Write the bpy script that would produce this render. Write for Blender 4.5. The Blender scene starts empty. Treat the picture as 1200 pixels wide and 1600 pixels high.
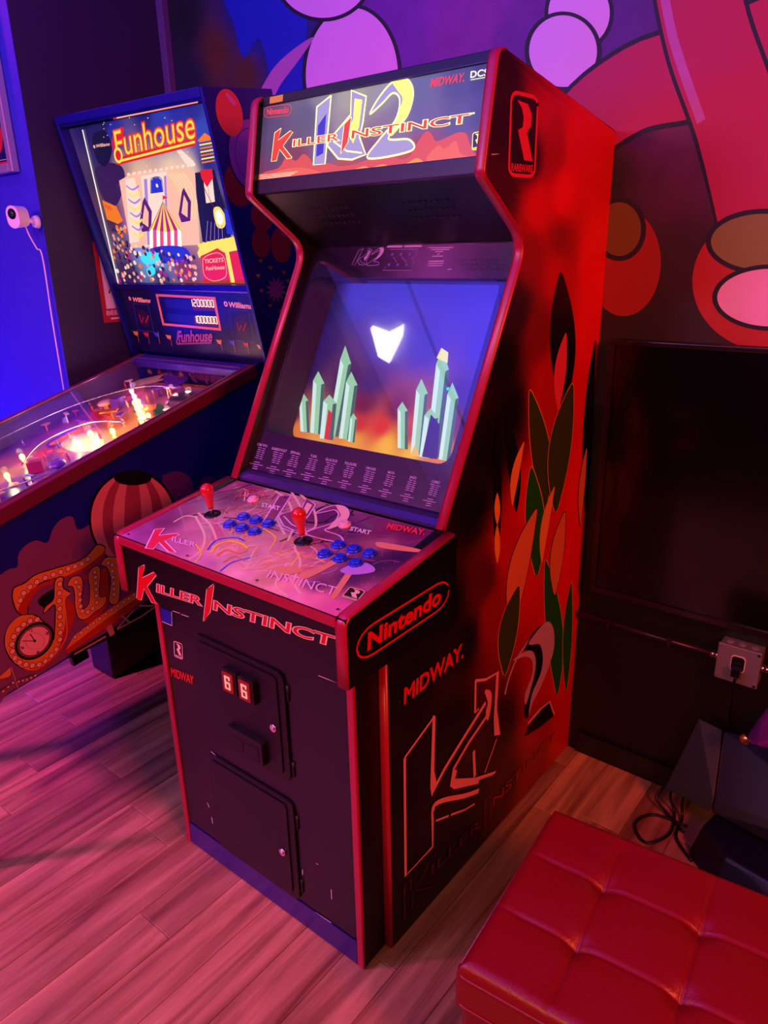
import bpy, bmesh, math, random
from mathutils import Vector, Matrix
sc=bpy.context.scene; col=sc.collection
def lin(h):
    o=[]
    for i in(0,2,4):
        c=int(h[i:i+2],16)/255; o.append(c/12.92 if c<=.04045 else ((c+.055)/1.055)**2.4)
    return (o[0],o[1],o[2],1)
# ---------------------------------------------------------------- camera
cam=bpy.data.cameras.new('camera'); co=bpy.data.objects.new('camera',cam); col.objects.link(co); sc.camera=co
cam.sensor_fit='VERTICAL'; cam.sensor_height=36; cam.lens=1140.52*36/1600; cam.clip_start=.05; cam.clip_end=50
yaw,pitch,roll=.6802,-.3413,-.0206
F_=Matrix.Rotation(yaw,3,'Z')@Matrix.Rotation(pitch,3,'X')@Vector((0,1,0)); R_=Matrix.Rotation(yaw,3,'Z')@Vector((1,0,0)); U_=R_.cross(F_)
Rr=R_*math.cos(roll)+U_*math.sin(roll); Ur=U_*math.cos(roll)-R_*math.sin(roll)
co.matrix_world=Matrix.Translation((1.5041,-1.9579,1.5629)) @ Matrix((Rr,Ur,-F_)).transposed().to_4x4()
# ---------------------------------------------------------------- world, lights, exposure
w=bpy.data.worlds.new('world'); sc.world=w; w.use_nodes=True
w.node_tree.nodes['Background'].inputs[0].default_value=(.25,.08,.45,1); w.node_tree.nodes['Background'].inputs[1].default_value=.02
vs=sc.view_settings; vs.view_transform='Standard'; vs.look='None'; vs.exposure=0; vs.gamma=1; vs.use_curve_mapping=False
def area(name,loc,target,size,color,power,sizey=None,spread=180):
    l=bpy.data.lights.new(name,'AREA'); l.shape='RECTANGLE'; l.size=size; l.size_y=sizey or size; l.color=color; l.energy=power; l.spread=math.radians(spread)
    o=bpy.data.objects.new(name,l); col.objects.link(o); o.location=loc
    o.rotation_euler=(Vector(target)-Vector(loc)).to_track_quat('-Z','Y').to_euler(); return o
area('red_light',(2.9,-1.7,2.0),(.7,-.5,.9),.5,(1,.10,.06),64)
area('rose_light',(1.0,-3.9,2.5),(.1,-1.8,.1),.7,(1,.38,.13),35)
area('magenta_light',(-.5,-3.0,2.6),(.0,-.3,1.2),.5,(.9,.45,.95),25)
area('pink_floor_light',(-1.9,-3.7,2.4),(-.9,-1.3,0),.3,(1,.10,.8),32,spread=80)
area('blue_light',(-2.1,-1.5,.5),(-1.5,-.6,1.1),.4,(0,.01,1),22)
area('pink_light',(-1.9,-1.1,2.6),(-1.4,-.6,2.5),.2,(1,.05,.8),6)
area('blue_wash',(-.1,-1.9,2.0),(-.1,-1.7,2.7),.8,(.04,.06,1),50)
# ---------------------------------------------------------------- materials
MATS={}
def mat(name,hexc,rough=.5,metal=0,emit=0,bump=0,bscale=200,spec=.5,coat=0,var=0):
    if name in MATS: return MATS[name]
    m=bpy.data.materials.new(name); m.use_nodes=True; nt=m.node_tree; b=nt.nodes['Principled BSDF']
    c=lin(hexc); b.inputs['Base Color'].default_value=c; b.inputs['Roughness'].default_value=rough; b.inputs['Metallic'].default_value=metal
    b.inputs['Specular IOR Level'].default_value=spec; b.inputs['Coat Weight'].default_value=coat; b.inputs['Coat Roughness'].default_value=.08
    if emit: b.inputs['Emission Color'].default_value=c; b.inputs['Emission Strength'].default_value=emit; b.inputs['Base Color'].default_value=(c[0]*.15,c[1]*.15,c[2]*.15,1)
    if bump or var:
        tc=nt.nodes.new('ShaderNodeTexCoord'); n=nt.nodes.new('ShaderNodeTexNoise'); n.inputs['Scale'].default_value=bscale; n.inputs['Detail'].default_value=4
        nt.links.new(tc.outputs['Object'],n.inputs['Vector'])
        if bump:
            bp=nt.nodes.new('ShaderNodeBump'); bp.inputs['Strength'].default_value=bump; bp.inputs['Distance'].default_value=.002
            nt.links.new(n.outputs['Fac'],bp.inputs['Height']); nt.links.new(bp.outputs['Normal'],b.inputs['Normal'])
        if var:
            mr=nt.nodes.new('ShaderNodeMapRange'); mr.inputs[3].default_value=max(0,rough-var); mr.inputs[4].default_value=min(1,rough+var)
            nt.links.new(n.outputs['Fac'],mr.inputs[0]); nt.links.new(mr.outputs[0],b.inputs['Roughness'])
    MATS[name]=m; return m
def vcol_mat(name,rough=.5,emit=0,coat=0,spec=.5,noise=0):
    m=bpy.data.materials.new(name); m.use_nodes=True; nt=m.node_tree; b=nt.nodes['Principled BSDF']
    a=nt.nodes.new('ShaderNodeVertexColor'); a.layer_name='Col'; out=a.outputs['Color']
    if noise:
        tc=nt.nodes.new('ShaderNodeTexCoord'); n=nt.nodes.new('ShaderNodeTexNoise'); n.inputs['Scale'].default_value=14; n.inputs['Detail'].default_value=6; nt.links.new(tc.outputs['Object'],n.inputs['Vector'])
        mr=nt.nodes.new('ShaderNodeMapRange'); mr.inputs[1].default_value=.3; mr.inputs[2].default_value=.7; mr.inputs[3].default_value=1-noise; mr.inputs[4].default_value=1+noise; nt.links.new(n.outputs['Fac'],mr.inputs[0])
        mx=nt.nodes.new('ShaderNodeVectorMath'); mx.operation='SCALE'; nt.links.new(out,mx.inputs[0]); nt.links.new(mr.outputs[0],mx.inputs['Scale']); out=mx.outputs[0]
    nt.links.new(out,b.inputs['Base Color']); b.inputs['Roughness'].default_value=rough; b.inputs['Coat Weight'].default_value=coat; b.inputs['Specular IOR Level'].default_value=spec
    if emit:
        nt.links.new(out,b.inputs['Emission Color']); b.inputs['Emission Strength'].default_value=emit
        b.inputs['Base Color'].default_value=(.02,.02,.02,1)
        for l in list(nt.links):
            if l.to_socket==b.inputs['Base Color']: nt.links.remove(l)
    return m
def glass_mat(name,fac,tint='ffffff',rough=.02):
    m=bpy.data.materials.new(name); m.use_nodes=True; nt=m.node_tree; nt.nodes.remove(nt.nodes['Principled BSDF']); out=nt.nodes['Material Output']
    t=nt.nodes.new('ShaderNodeBsdfTransparent'); t.inputs[0].default_value=lin(tint); g=nt.nodes.new('ShaderNodeBsdfGlossy'); g.inputs['Roughness'].default_value=rough
    mx=nt.nodes.new('ShaderNodeMixShader'); f=nt.nodes.new('ShaderNodeLayerWeight'); f.inputs[0].default_value=.5
    pw=nt.nodes.new('ShaderNodeMath'); pw.operation='POWER'; pw.inputs[1].default_value=4
    ma=nt.nodes.new('ShaderNodeMath'); ma.operation='MULTIPLY_ADD'; ma.inputs[1].default_value=.9; ma.inputs[2].default_value=fac; ma.use_clamp=True
    nt.links.new(f.outputs['Facing'],pw.inputs[0]); f=pw
    nt.links.new(f.outputs[0],ma.inputs[0]); nt.links.new(ma.outputs[0],mx.inputs[0]); nt.links.new(t.outputs[0],mx.inputs[1]); nt.links.new(g.outputs[0],mx.inputs[2]); nt.links.new(mx.outputs[0],out.inputs[0])
    return m
# ---------------------------------------------------------------- object helpers
def link(name,me,m=None,parent=None):
    o=bpy.data.objects.new(name,me); col.objects.link(o)
    if m is not None:
        for k in (m if isinstance(m,(list,tuple)) else [m]): me.materials.append(k)
    if parent: o.parent=parent
    return o
def obj(name,bm,m,parent=None,bevel=0,seg=2,smooth=False):
    if bevel: bmesh.ops.bevel(bm,geom=list(bm.edges),offset=bevel,segments=seg,profile=.6,affect='EDGES',clamp_overlap=True)
    bmesh.ops.recalc_face_normals(bm,faces=list(bm.faces))
    me=bpy.data.meshes.new(name); bm.to_mesh(me); bm.free()
    if smooth:
        for p in me.polygons: p.use_smooth=True
    return link(name,me,m,parent)
def bx(bm,lo,hi,mi=0,M=None):
    P=[Vector((x,y,z)) for x in(lo[0],hi[0]) for y in(lo[1],hi[1]) for z in(lo[2],hi[2])]
    if M: P=[M@p for p in P]
    v=[bm.verts.new(p) for p in P]
    for f in((0,1,3,2),(4,6,7,5),(0,4,5,1),(2,3,7,6),(0,2,6,4),(1,5,7,3)):
        fc=bm.faces.new([v[i] for i in f]); fc.material_index=mi
    return bm
def box(name,lo,hi,m,parent=None,bevel=0,M=None,seg=2): return obj(name,bx(bmesh.new(),lo,hi,0,M),m,parent,bevel,seg)
def prism(name,pts,f,h,m,parent=None,bevel=0,smooth=False):  # pts 2d, f maps (a,b,t)->Vector for t in(0,h)
    bm=bmesh.new(); a=[bm.verts.new(f(p[0],p[1],0)) for p in pts]; b=[bm.verts.new(f(p[0],p[1],h)) for p in pts]; n=len(pts)
    bm.faces.new(a); bm.faces.new(b[::-1])
    for i in range(n): bm.faces.new((a[i],a[(i+1)%n],b[(i+1)%n],b[i]))
    return obj(name,bm,m,parent,bevel,2,smooth)
def cyl(bm,p,q,r0,r1=None,n=16,cap=True):
    p,q=Vector(p),Vector(q); r1=r0 if r1 is None else r1; d=(q-p).normalized(); u=d.orthogonal().normalized(); v=d.cross(u)
    A=[bm.verts.new(p+(u*math.cos(2*math.pi*i/n)+v*math.sin(2*math.pi*i/n))*r0) for i in range(n)]
    B=[bm.verts.new(q+(u*math.cos(2*math.pi*i/n)+v*math.sin(2*math.pi*i/n))*r1) for i in range(n)]
    for i in range(n): bm.faces.new((A[i],A[(i+1)%n],B[(i+1)%n],B[i])).smooth=True
    if cap: bm.faces.new(A[::-1]); bm.faces.new(B)
    return bm
def lathe(bm,O,D,prof,n=20):  # prof list of (r,h) along D from O
    O=Vector(O); d=Vector(D).normalized(); u=d.orthogonal().normalized(); v=d.cross(u); rings=[]
    for r,h in prof:
        if r<1e-6: rings.append([bm.verts.new(O+d*h)]); continue
        rings.append([bm.verts.new(O+d*h+(u*math.cos(2*math.pi*i/n)+v*math.sin(2*math.pi*i/n))*r) for i in range(n)])
    for a,b in zip(rings,rings[1:]):
        for i in range(n):
            j=(i+1)%n
            if len(a)==1 and len(b)==1: continue
            if len(a)==1: f=(a[0],b[j],b[i])
            elif len(b)==1: f=(a[i],a[j],b[0])
            else: f=(a[i],a[j],b[j],b[i])
            bm.faces.new(f).smooth=True
    return bm
def tube(bm,pts,r,n=8):
    P=[Vector(p) for p in pts]; rings=[]; up=None
    for i,p in enumerate(P):
        d=(P[min(i+1,len(P)-1)]-P[max(i-1,0)]).normalized()
        u=d.orthogonal().normalized() if up is None else (up-d*up.dot(d)).normalized(); up=u; v=d.cross(u)
        rings.append([bm.verts.new(p+(u*math.cos(2*math.pi*k/n)+v*math.sin(2*math.pi*k/n))*r) for k in range(n)])
    for a,b in zip(rings,rings[1:]):
        for i in range(n): bm.faces.new((a[i],a[(i+1)%n],b[(i+1)%n],b[i])).smooth=True
    bm.faces.new(rings[0][::-1]); bm.faces.new(rings[-1]); return bm
def crom(P,closed=False,k=6):
    P=[Vector(p) for p in P]; n=len(P); o=[]
    if n<3: return P
    for i in range(n if closed else n-1):
        g=(lambda j:P[j%n]) if closed else (lambda j:P[min(max(j,0),n-1)])
        a,b,c,d=g(i-1),g(i),g(i+1),g(i+2)
        for s in range(k):
            t=s/k; o.append(.5*((2*b)+(c-a)*t+(2*a-5*b+4*c-d)*t*t+(3*b-a-3*c+d)*t**3))
    if not closed: o.append(P[-1])
    return o
def fillet(pts,rad,k=5):
    o=[]; n=len(pts)
    for i,p in enumerate(pts):
        r=rad.get(i,0)
        if not r: o.append(tuple(p)); continue
        p=Vector(p); a=(Vector(pts[i-1])-p); b=(Vector(pts[(i+1)%n])-p); la,lb=a.length,b.length; a.normalize(); b.normalize()
        ang=a.angle(b); t=min(r/math.tan(ang/2),la*.45,lb*.45); A=p+a*t; B=p+b*t
        for s in range(k+1):
            q=s/k; o.append(tuple(A*(1-q)**2+p*2*q*(1-q)+B*q*q))
    return o
def empty(name,loc,label,cat,group=None):
    o=bpy.data.objects.new(name,None); col.objects.link(o); o.location=loc; o.empty_display_size=.1; o['label']=label; o['category']=cat
    if group: o['group']=group
    return o
def tag(o,label,cat,group=None):
    o['label']=label; o['category']=cat
    if group: o['group']=group
    return o
def struct(o): o['kind']='structure'; return o
# ---------------------------------------------------------------- flat print
class Panel:
    def __init__(s,O,U,V):
        s.O=Vector(O); s.U=Vector(U).normalized(); V=Vector(V); s.V=(V-s.U*V.dot(s.U)).normalized(); s.N=s.U.cross(s.V)
    def __call__(s,a,b,h=0): return s.O+s.U*a+s.V*b+s.N*h
TXT={}
def text_mesh(t,bold):
    k=(t,bold)
    if k in TXT: return TXT[k]
    c=bpy.data.curves.new('text','FONT'); c.body=t; c.size=1; c.offset=bold; c.resolution_u=3
    o=bpy.data.objects.new('text',c); col.objects.link(o); bpy.context.view_layer.update()
    me=bpy.data.meshes.new_from_object(o.evaluated_get(bpy.context.evaluated_depsgraph_get()))
    V=[(v.co.x,v.co.y) for v in me.vertices]; F=[tuple(p.vertices) for p in me.polygons]
    col.objects.unlink(o); bpy.data.objects.remove(o); bpy.data.meshes.remove(me)
    TXT[k]=(V,F); return TXT[k]
def rrect(x0,y0,x1,y1,r):
    o=[]
    for cx,cy,a0 in((x1-r,y1-r,0),(x0+r,y1-r,90),(x0+r,y0+r,180),(x1-r,y0+r,270)):
        for i in range(5): a=math.radians(a0+i*22.5); o+=[cx+r*math.cos(a),cy+r*math.sin(a)]
    return o
BIGK=[7,64,35,78,25,32,80,62,92,57,50,8,97,-43,75,-43,35,-2,23,-46,0,-47]
BIGI=[317,56,343,78,337,-11,313,-50]
def logos(n,c):
    # c: list of colour keys. unit coordinates; returns items, width, height
    if n=='word':
        return [('l',c[1],5,BIGK,1),('p',c[0],BIGK),('l',c[1],5,BIGI,1),('p',c[0],BIGI)]+[i for t,a,b,h in(('ILLER',99,298,27),('NSTINCT',352,772,29)) for i in(('t',c[1],t,[a,0,b,0,a,h],.055),('t',c[0],t,[a,0,b,0,a,h],.008))]+[('p',c[1],[776,25,790,25,790,30,776,30])],800,100
    if n=='bigk': return [('l',c[1],7,BIGK,1),('p',c[0],BIGK)],100,100
    if n=='ki2':
        A=[15,223,75,255,50,-2,0,0]; B=[70,90,155,169,157,258,215,225,203,132,190,80,215,12,160,0,105,11,60,67]; D=[230,158,265,213,315,257,365,255,387,202,365,125,300,59,375,43,382,2,225,-4,265,58,325,120,340,188,315,217,275,187]
        return [('p',c[0],A),('p',c[1],[20,150,55,190,42,40,12,30]),('l',c[2],6,A,1),('p',c[0],B),('p',c[3],[165,150,170,225,200,215,188,120,165,60,140,110]),('l',c[2],6,B,1),('l',c[2],5,[85,80,140,35,200,20],0),('s',c[0],D),('s',c[3],[315,257,365,255,387,202,365,125,310,65,330,130,350,188,330,225]),('c',c[2],6,D,1)],385,100
    if n=='nin':
        return [('l',c[0],5,rrect(0,0,300,100,48),1),('t',c[0],'Nintendo',[32,25,268,25,34,80],.035)],300,100
    if n=='rare':
        return [('p',c[1],rrect(0,0,100,200,22)),('l',c[0],7,rrect(4,4,96,196,20),1),('p',c[0],[24,180,60,176,76,155,76,128,62,108,86,42,56,42,30,112,46,120,48,145,40,165]),('t',c[0],'RAREWARE',[12,14,88,14,12,32],.03)],100,200
    if n=='fun':
        return [('s',c[1],[-10,60,20,95,80,105,70,75,20,55,0,25]),('p',c[1],[0,-18,500,-4,505,22,10,8]),('t',c[1],'Funhouse',[10,10,500,20,14,100],.05),('t','g_orng' if c[0]=='g_yel' else c[0],'Funhouse',[10,10,500,20,14,100],.02),('t',c[0],'Funhouse',[10,10,500,20,14,100],-.01),('l',c[0],8,[10,-6,495,8],0),('o',c[0],20,15,28,28),('o',c[1],20,15,18,18)],500,100
LOGOPAL={('ki2','m'):['m_lil','m_blu','m_crm','m_yel'],('word','m'):['m_ored','m_crm'],('nin','r'):['e_red'],('rare','y'):['m_yel','m_nav'],('rare','s'):['a_rose','a_blk'],('nin','n'):['a_red'],('word','f'):['f_red','f_crm'],('rare','w'):['f_crm','f_blk'],('ki2','t'):['t_mauv','t_mauv','t_line','t_cream'],('bigk','t'):['t_red','t_wht'],('rare','c'):['t_cream','t_dark'],('ki2','g'):['w_dk','w_dk','w_wh2','w_wh2'],('fun','g'):['g_yel','g_red'],('fun','k'):['k_dred','k_lil']}
def art(name,P,items,parent,h0=.0004,step=.00006,cmat=None,par=None):
    # marker items ('N', name) begin a new part
    groups=[[name,[]]]
    for it in items:
        if it[0]=='N': groups.append([it[1],[]])
        else: groups[-1][1].append(it)
    out=[]; base=0; step=min(step,.0028/len(items))
    for n_,its in groups:
        if its: out.append(art1(n_,P,its,parent,h0,step,cmat,base)); base+=len(its)
    if par:
        for o in out: par(o)
    for o in out: o['kind']='stuff'
    return out[0]
def art1(name,P,items,parent,h0,step,cmat,base):
    bm=bmesh.new(); keys=[]; layer=[base]
    def mi(k):
        if k not in keys: keys.append(k)
        return keys.index(k)
    def poly(T,pts,k,z):
        V=[bm.verts.new(P(*T(x,y),z)) for x,y in pts]
        try: f=bm.faces.new(V)
        except ValueError: return
        f.material_index=mi(k)
        if f.normal.dot(P.N)==0: f.normal_update()
        if f.normal.dot(P.N)<0: f.normal_flip()
    def ribbon(T,pts,wd,k,z,closed):
        Q=[Vector(T(x,y)) for x,y in pts]
        if closed: Q=Q+[Q[0],Q[1]]
        n=len(Q); L=[]
        for i,q in enumerate(Q):
            d=(Q[min(i+1,n-1)]-Q[max(i-1,0)]); 
            if d.length<1e-9: d=Vector((1,0))
            d.normalize(); nn=Vector((-d.y,d.x))*wd/2
            L.append((q+nn,q-nn))
        V=[(bm.verts.new(P(*a,z)),bm.verts.new(P(*b,z))) for a,b in L]
        for a,b in zip(V,V[1:]):
            f=bm.faces.new((a[0],b[0],b[1],a[1])); f.material_index=mi(k); f.normal_update()
            if f.normal.dot(P.N)<0: f.normal_flip()
    def run(items,T,ws):
        for it in items:
            layer[0]+=1; z=h0+layer[0]*step; k=it[0]
            pr=lambda a:[(a[i],a[i+1]) for i in range(0,len(a),2)]
            if k=='p': poly(T,pr(it[2]),it[1],z)
            elif k=='s': poly(T,[tuple(v) for v in crom(pr(it[2]),True)],it[1],z)
            elif k=='l': ribbon(T,pr(it[3]),it[2]*ws,it[1],z,it[4])
            elif k=='c': ribbon(T,[tuple(v) for v in crom(pr(it[3]),bool(it[4]))],it[2]*ws,it[1],z,it[4])
            elif k=='o': 
                n=12 if it[4]<10 else 32
                poly(T,[(it[2]+it[4]*math.cos(2*math.pi*i/n),it[3]+it[5]*math.sin(2*math.pi*i/n)) for i in range(n)],it[1],z)
            elif k=='t':
                a=it[3]; p0,p1,p2=Vector(a[0:2]),Vector(a[2:4]),Vector(a[4:6]); V0,_=text_mesh(it[2],0); V,F=text_mesh(it[2],it[4])
                x0=min(v[0] for v in V0); x1=max(v[0] for v in V0); y1=.7
                X=[bm.verts.new(P(*T(*(p0+(p1-p0)*((v[0]-x0)/(x1-x0))+(p2-p0)*(v[1]/y1))),z)) for v in V]
                for f in F:
                    try: ff=bm.faces.new([X[i] for i in f])
                    except ValueError: continue
                    ff.material_index=mi(it[1]); ff.normal_update()
                    if ff.normal.dot(P.N)<0: ff.normal_flip()
            elif k=='L':
                sub,W_,H_=logos(it[1],LOGOPAL[(it[1],it[3])]); a=it[2]; q0,q1,q2=Vector(a[0:2]),Vector(a[2:4]),Vector(a[4:6])
                eu=(q1-q0)/W_; ev=(q2-q0)/H_
                run(sub,(lambda q0,eu,ev,T:(lambda x,y:T(*(q0+eu*x+ev*y))))(q0,eu,ev,T),(eu.length*.6+ev.length*.4)*ws)
    run(items,lambda x,y:(x*.001,y*.001),.001)
    me=bpy.data.meshes.new(name); bm.to_mesh(me); bm.free()
    return link(name,me,[cmat(k) for k in keys],parent)
def grid_mesh(name,P,rows,pts,m,parent,nu=48,h=0,power=3.2):
    # rows: list of (v,u0,u1) metres; pts: [u mm, v mm, hex]; colours of the printed picture spread between sample points
    S=[(p[0]*.001,p[1]*.001,lin(p[2])) for p in pts]
    V=[];F=[];C=[]
    for v,a,b in rows:
        for i in range(nu+1):
            u=a+(b-a)*i/nu; V.append(P(u,v,h)); ws=0; r=g=bl=0
            for x,y,c in S:
                q=1/(((u-x)**2+(v-y)**2)+.0001)**(power/2); ws+=q; r+=c[0]*q; g+=c[1]*q; bl+=c[2]*q
            C+=[r/ws,g/ws,bl/ws,1]
    for j in range(len(rows)-1):
        for i in range(nu):
            a=j*(nu+1)+i; F.append((a,a+1,a+nu+2,a+nu+1))
    me=bpy.data.meshes.new(name); me.from_pydata(V,[],F); ca=me.color_attributes.new('Col','FLOAT_COLOR','POINT'); ca.data.foreach_set('color',C); me.update()
    return link(name,me,m,parent)
def rows_rect(v0,v1,u0,u1,n): return [(v0+(v1-v0)*i/n,u0,u1) for i in range(n+1)]
def rows_poly(poly,n):
    vs_=[p[1] for p in poly]; lo,hi=min(vs_)+1e-4,max(vs_)-1e-4; out=[]
    for i in range(n+1):
        v=lo+(hi-lo)*i/n; X=[]
        for a,b in zip(poly,poly[1:]+poly[:1]):
            if (a[1]-v)*(b[1]-v)<0: X.append(a[0]+(b[0]-a[0])*(v-a[1])/(b[1]-a[1]))
        if X: out.append((v,min(X),max(X)))
    return out
# ---------------------------------------------------------------- print shapes, millimetres in each panel's own plane
ART={}
ART['marquee']=[('s','fire',[13.9,36,38.3,52.8,92,60.4,116,83.4,147.7,71.4,171.8,84.1,195.8,71.8,212.7,54.7,252.9,57,293.6,47,339.3,48.7,375.3,57.3,383.4,79.2,407.1,89.9,424.2,67.6,461.5,48.8,488.4,50.5,505.1,75.1,523.2,95.6,538.8,90.5,553.8,74.3,581.4,79.8,605.2,85.5,623.9,81.6,635.7,62.3,650.6,41.9,662.8,35.2]),('s','fire2',[58.4,37.7,101.7,53.8,171,54.1,231.3,35.3]),('s','fire3',[341,35.2,362.6,41.5,385.2,37,417.1,41.2,428.7,33.5]),('s','fire3',[456.6,33.8,483.4,37.8,509.1,45.7,524,33.4]),('s','fire2',[536.5,37.3,558.3,65,578.2,58.2,601.2,70.5,617.2,45,648.9,33.5]),('L','ki2',[208.3,56.7,493.8,60.1,201.6,113.2],'m'),('L','word',[64.9,103.7,647.8,101.1,64.8,161.7],'m'),('L','nin',[27.6,179.3,123.1,175,26.8,203.8],'r'),('t','e_red','MIDWAY.',[524.3,179.9,606.1,178.9,527.1,195.9],0.02),('t','e_wht','DCS',[620.9,183.3,660.1,182.2,620.3,195.4],0.02),('l','e_wht',1.4,[621.5,179.5,659.4,179.1],0),('L','rare',[643.9,47.3,669,48.7,640.7,80.7],'y'),('l','e_wht',0.9,[27.8,47,159.2,45.3],0),('l','e_wht',1,[28.2,42.8,149.3,42.1],0),('l','e_wht',1,[28.7,38.6,139.3,38.8],0),('p','e_wht',[5.1,209.4,11.6,209.2,17,33.4,11.3,33.8])]  # last pale strip paints light leaking along the left edge
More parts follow.
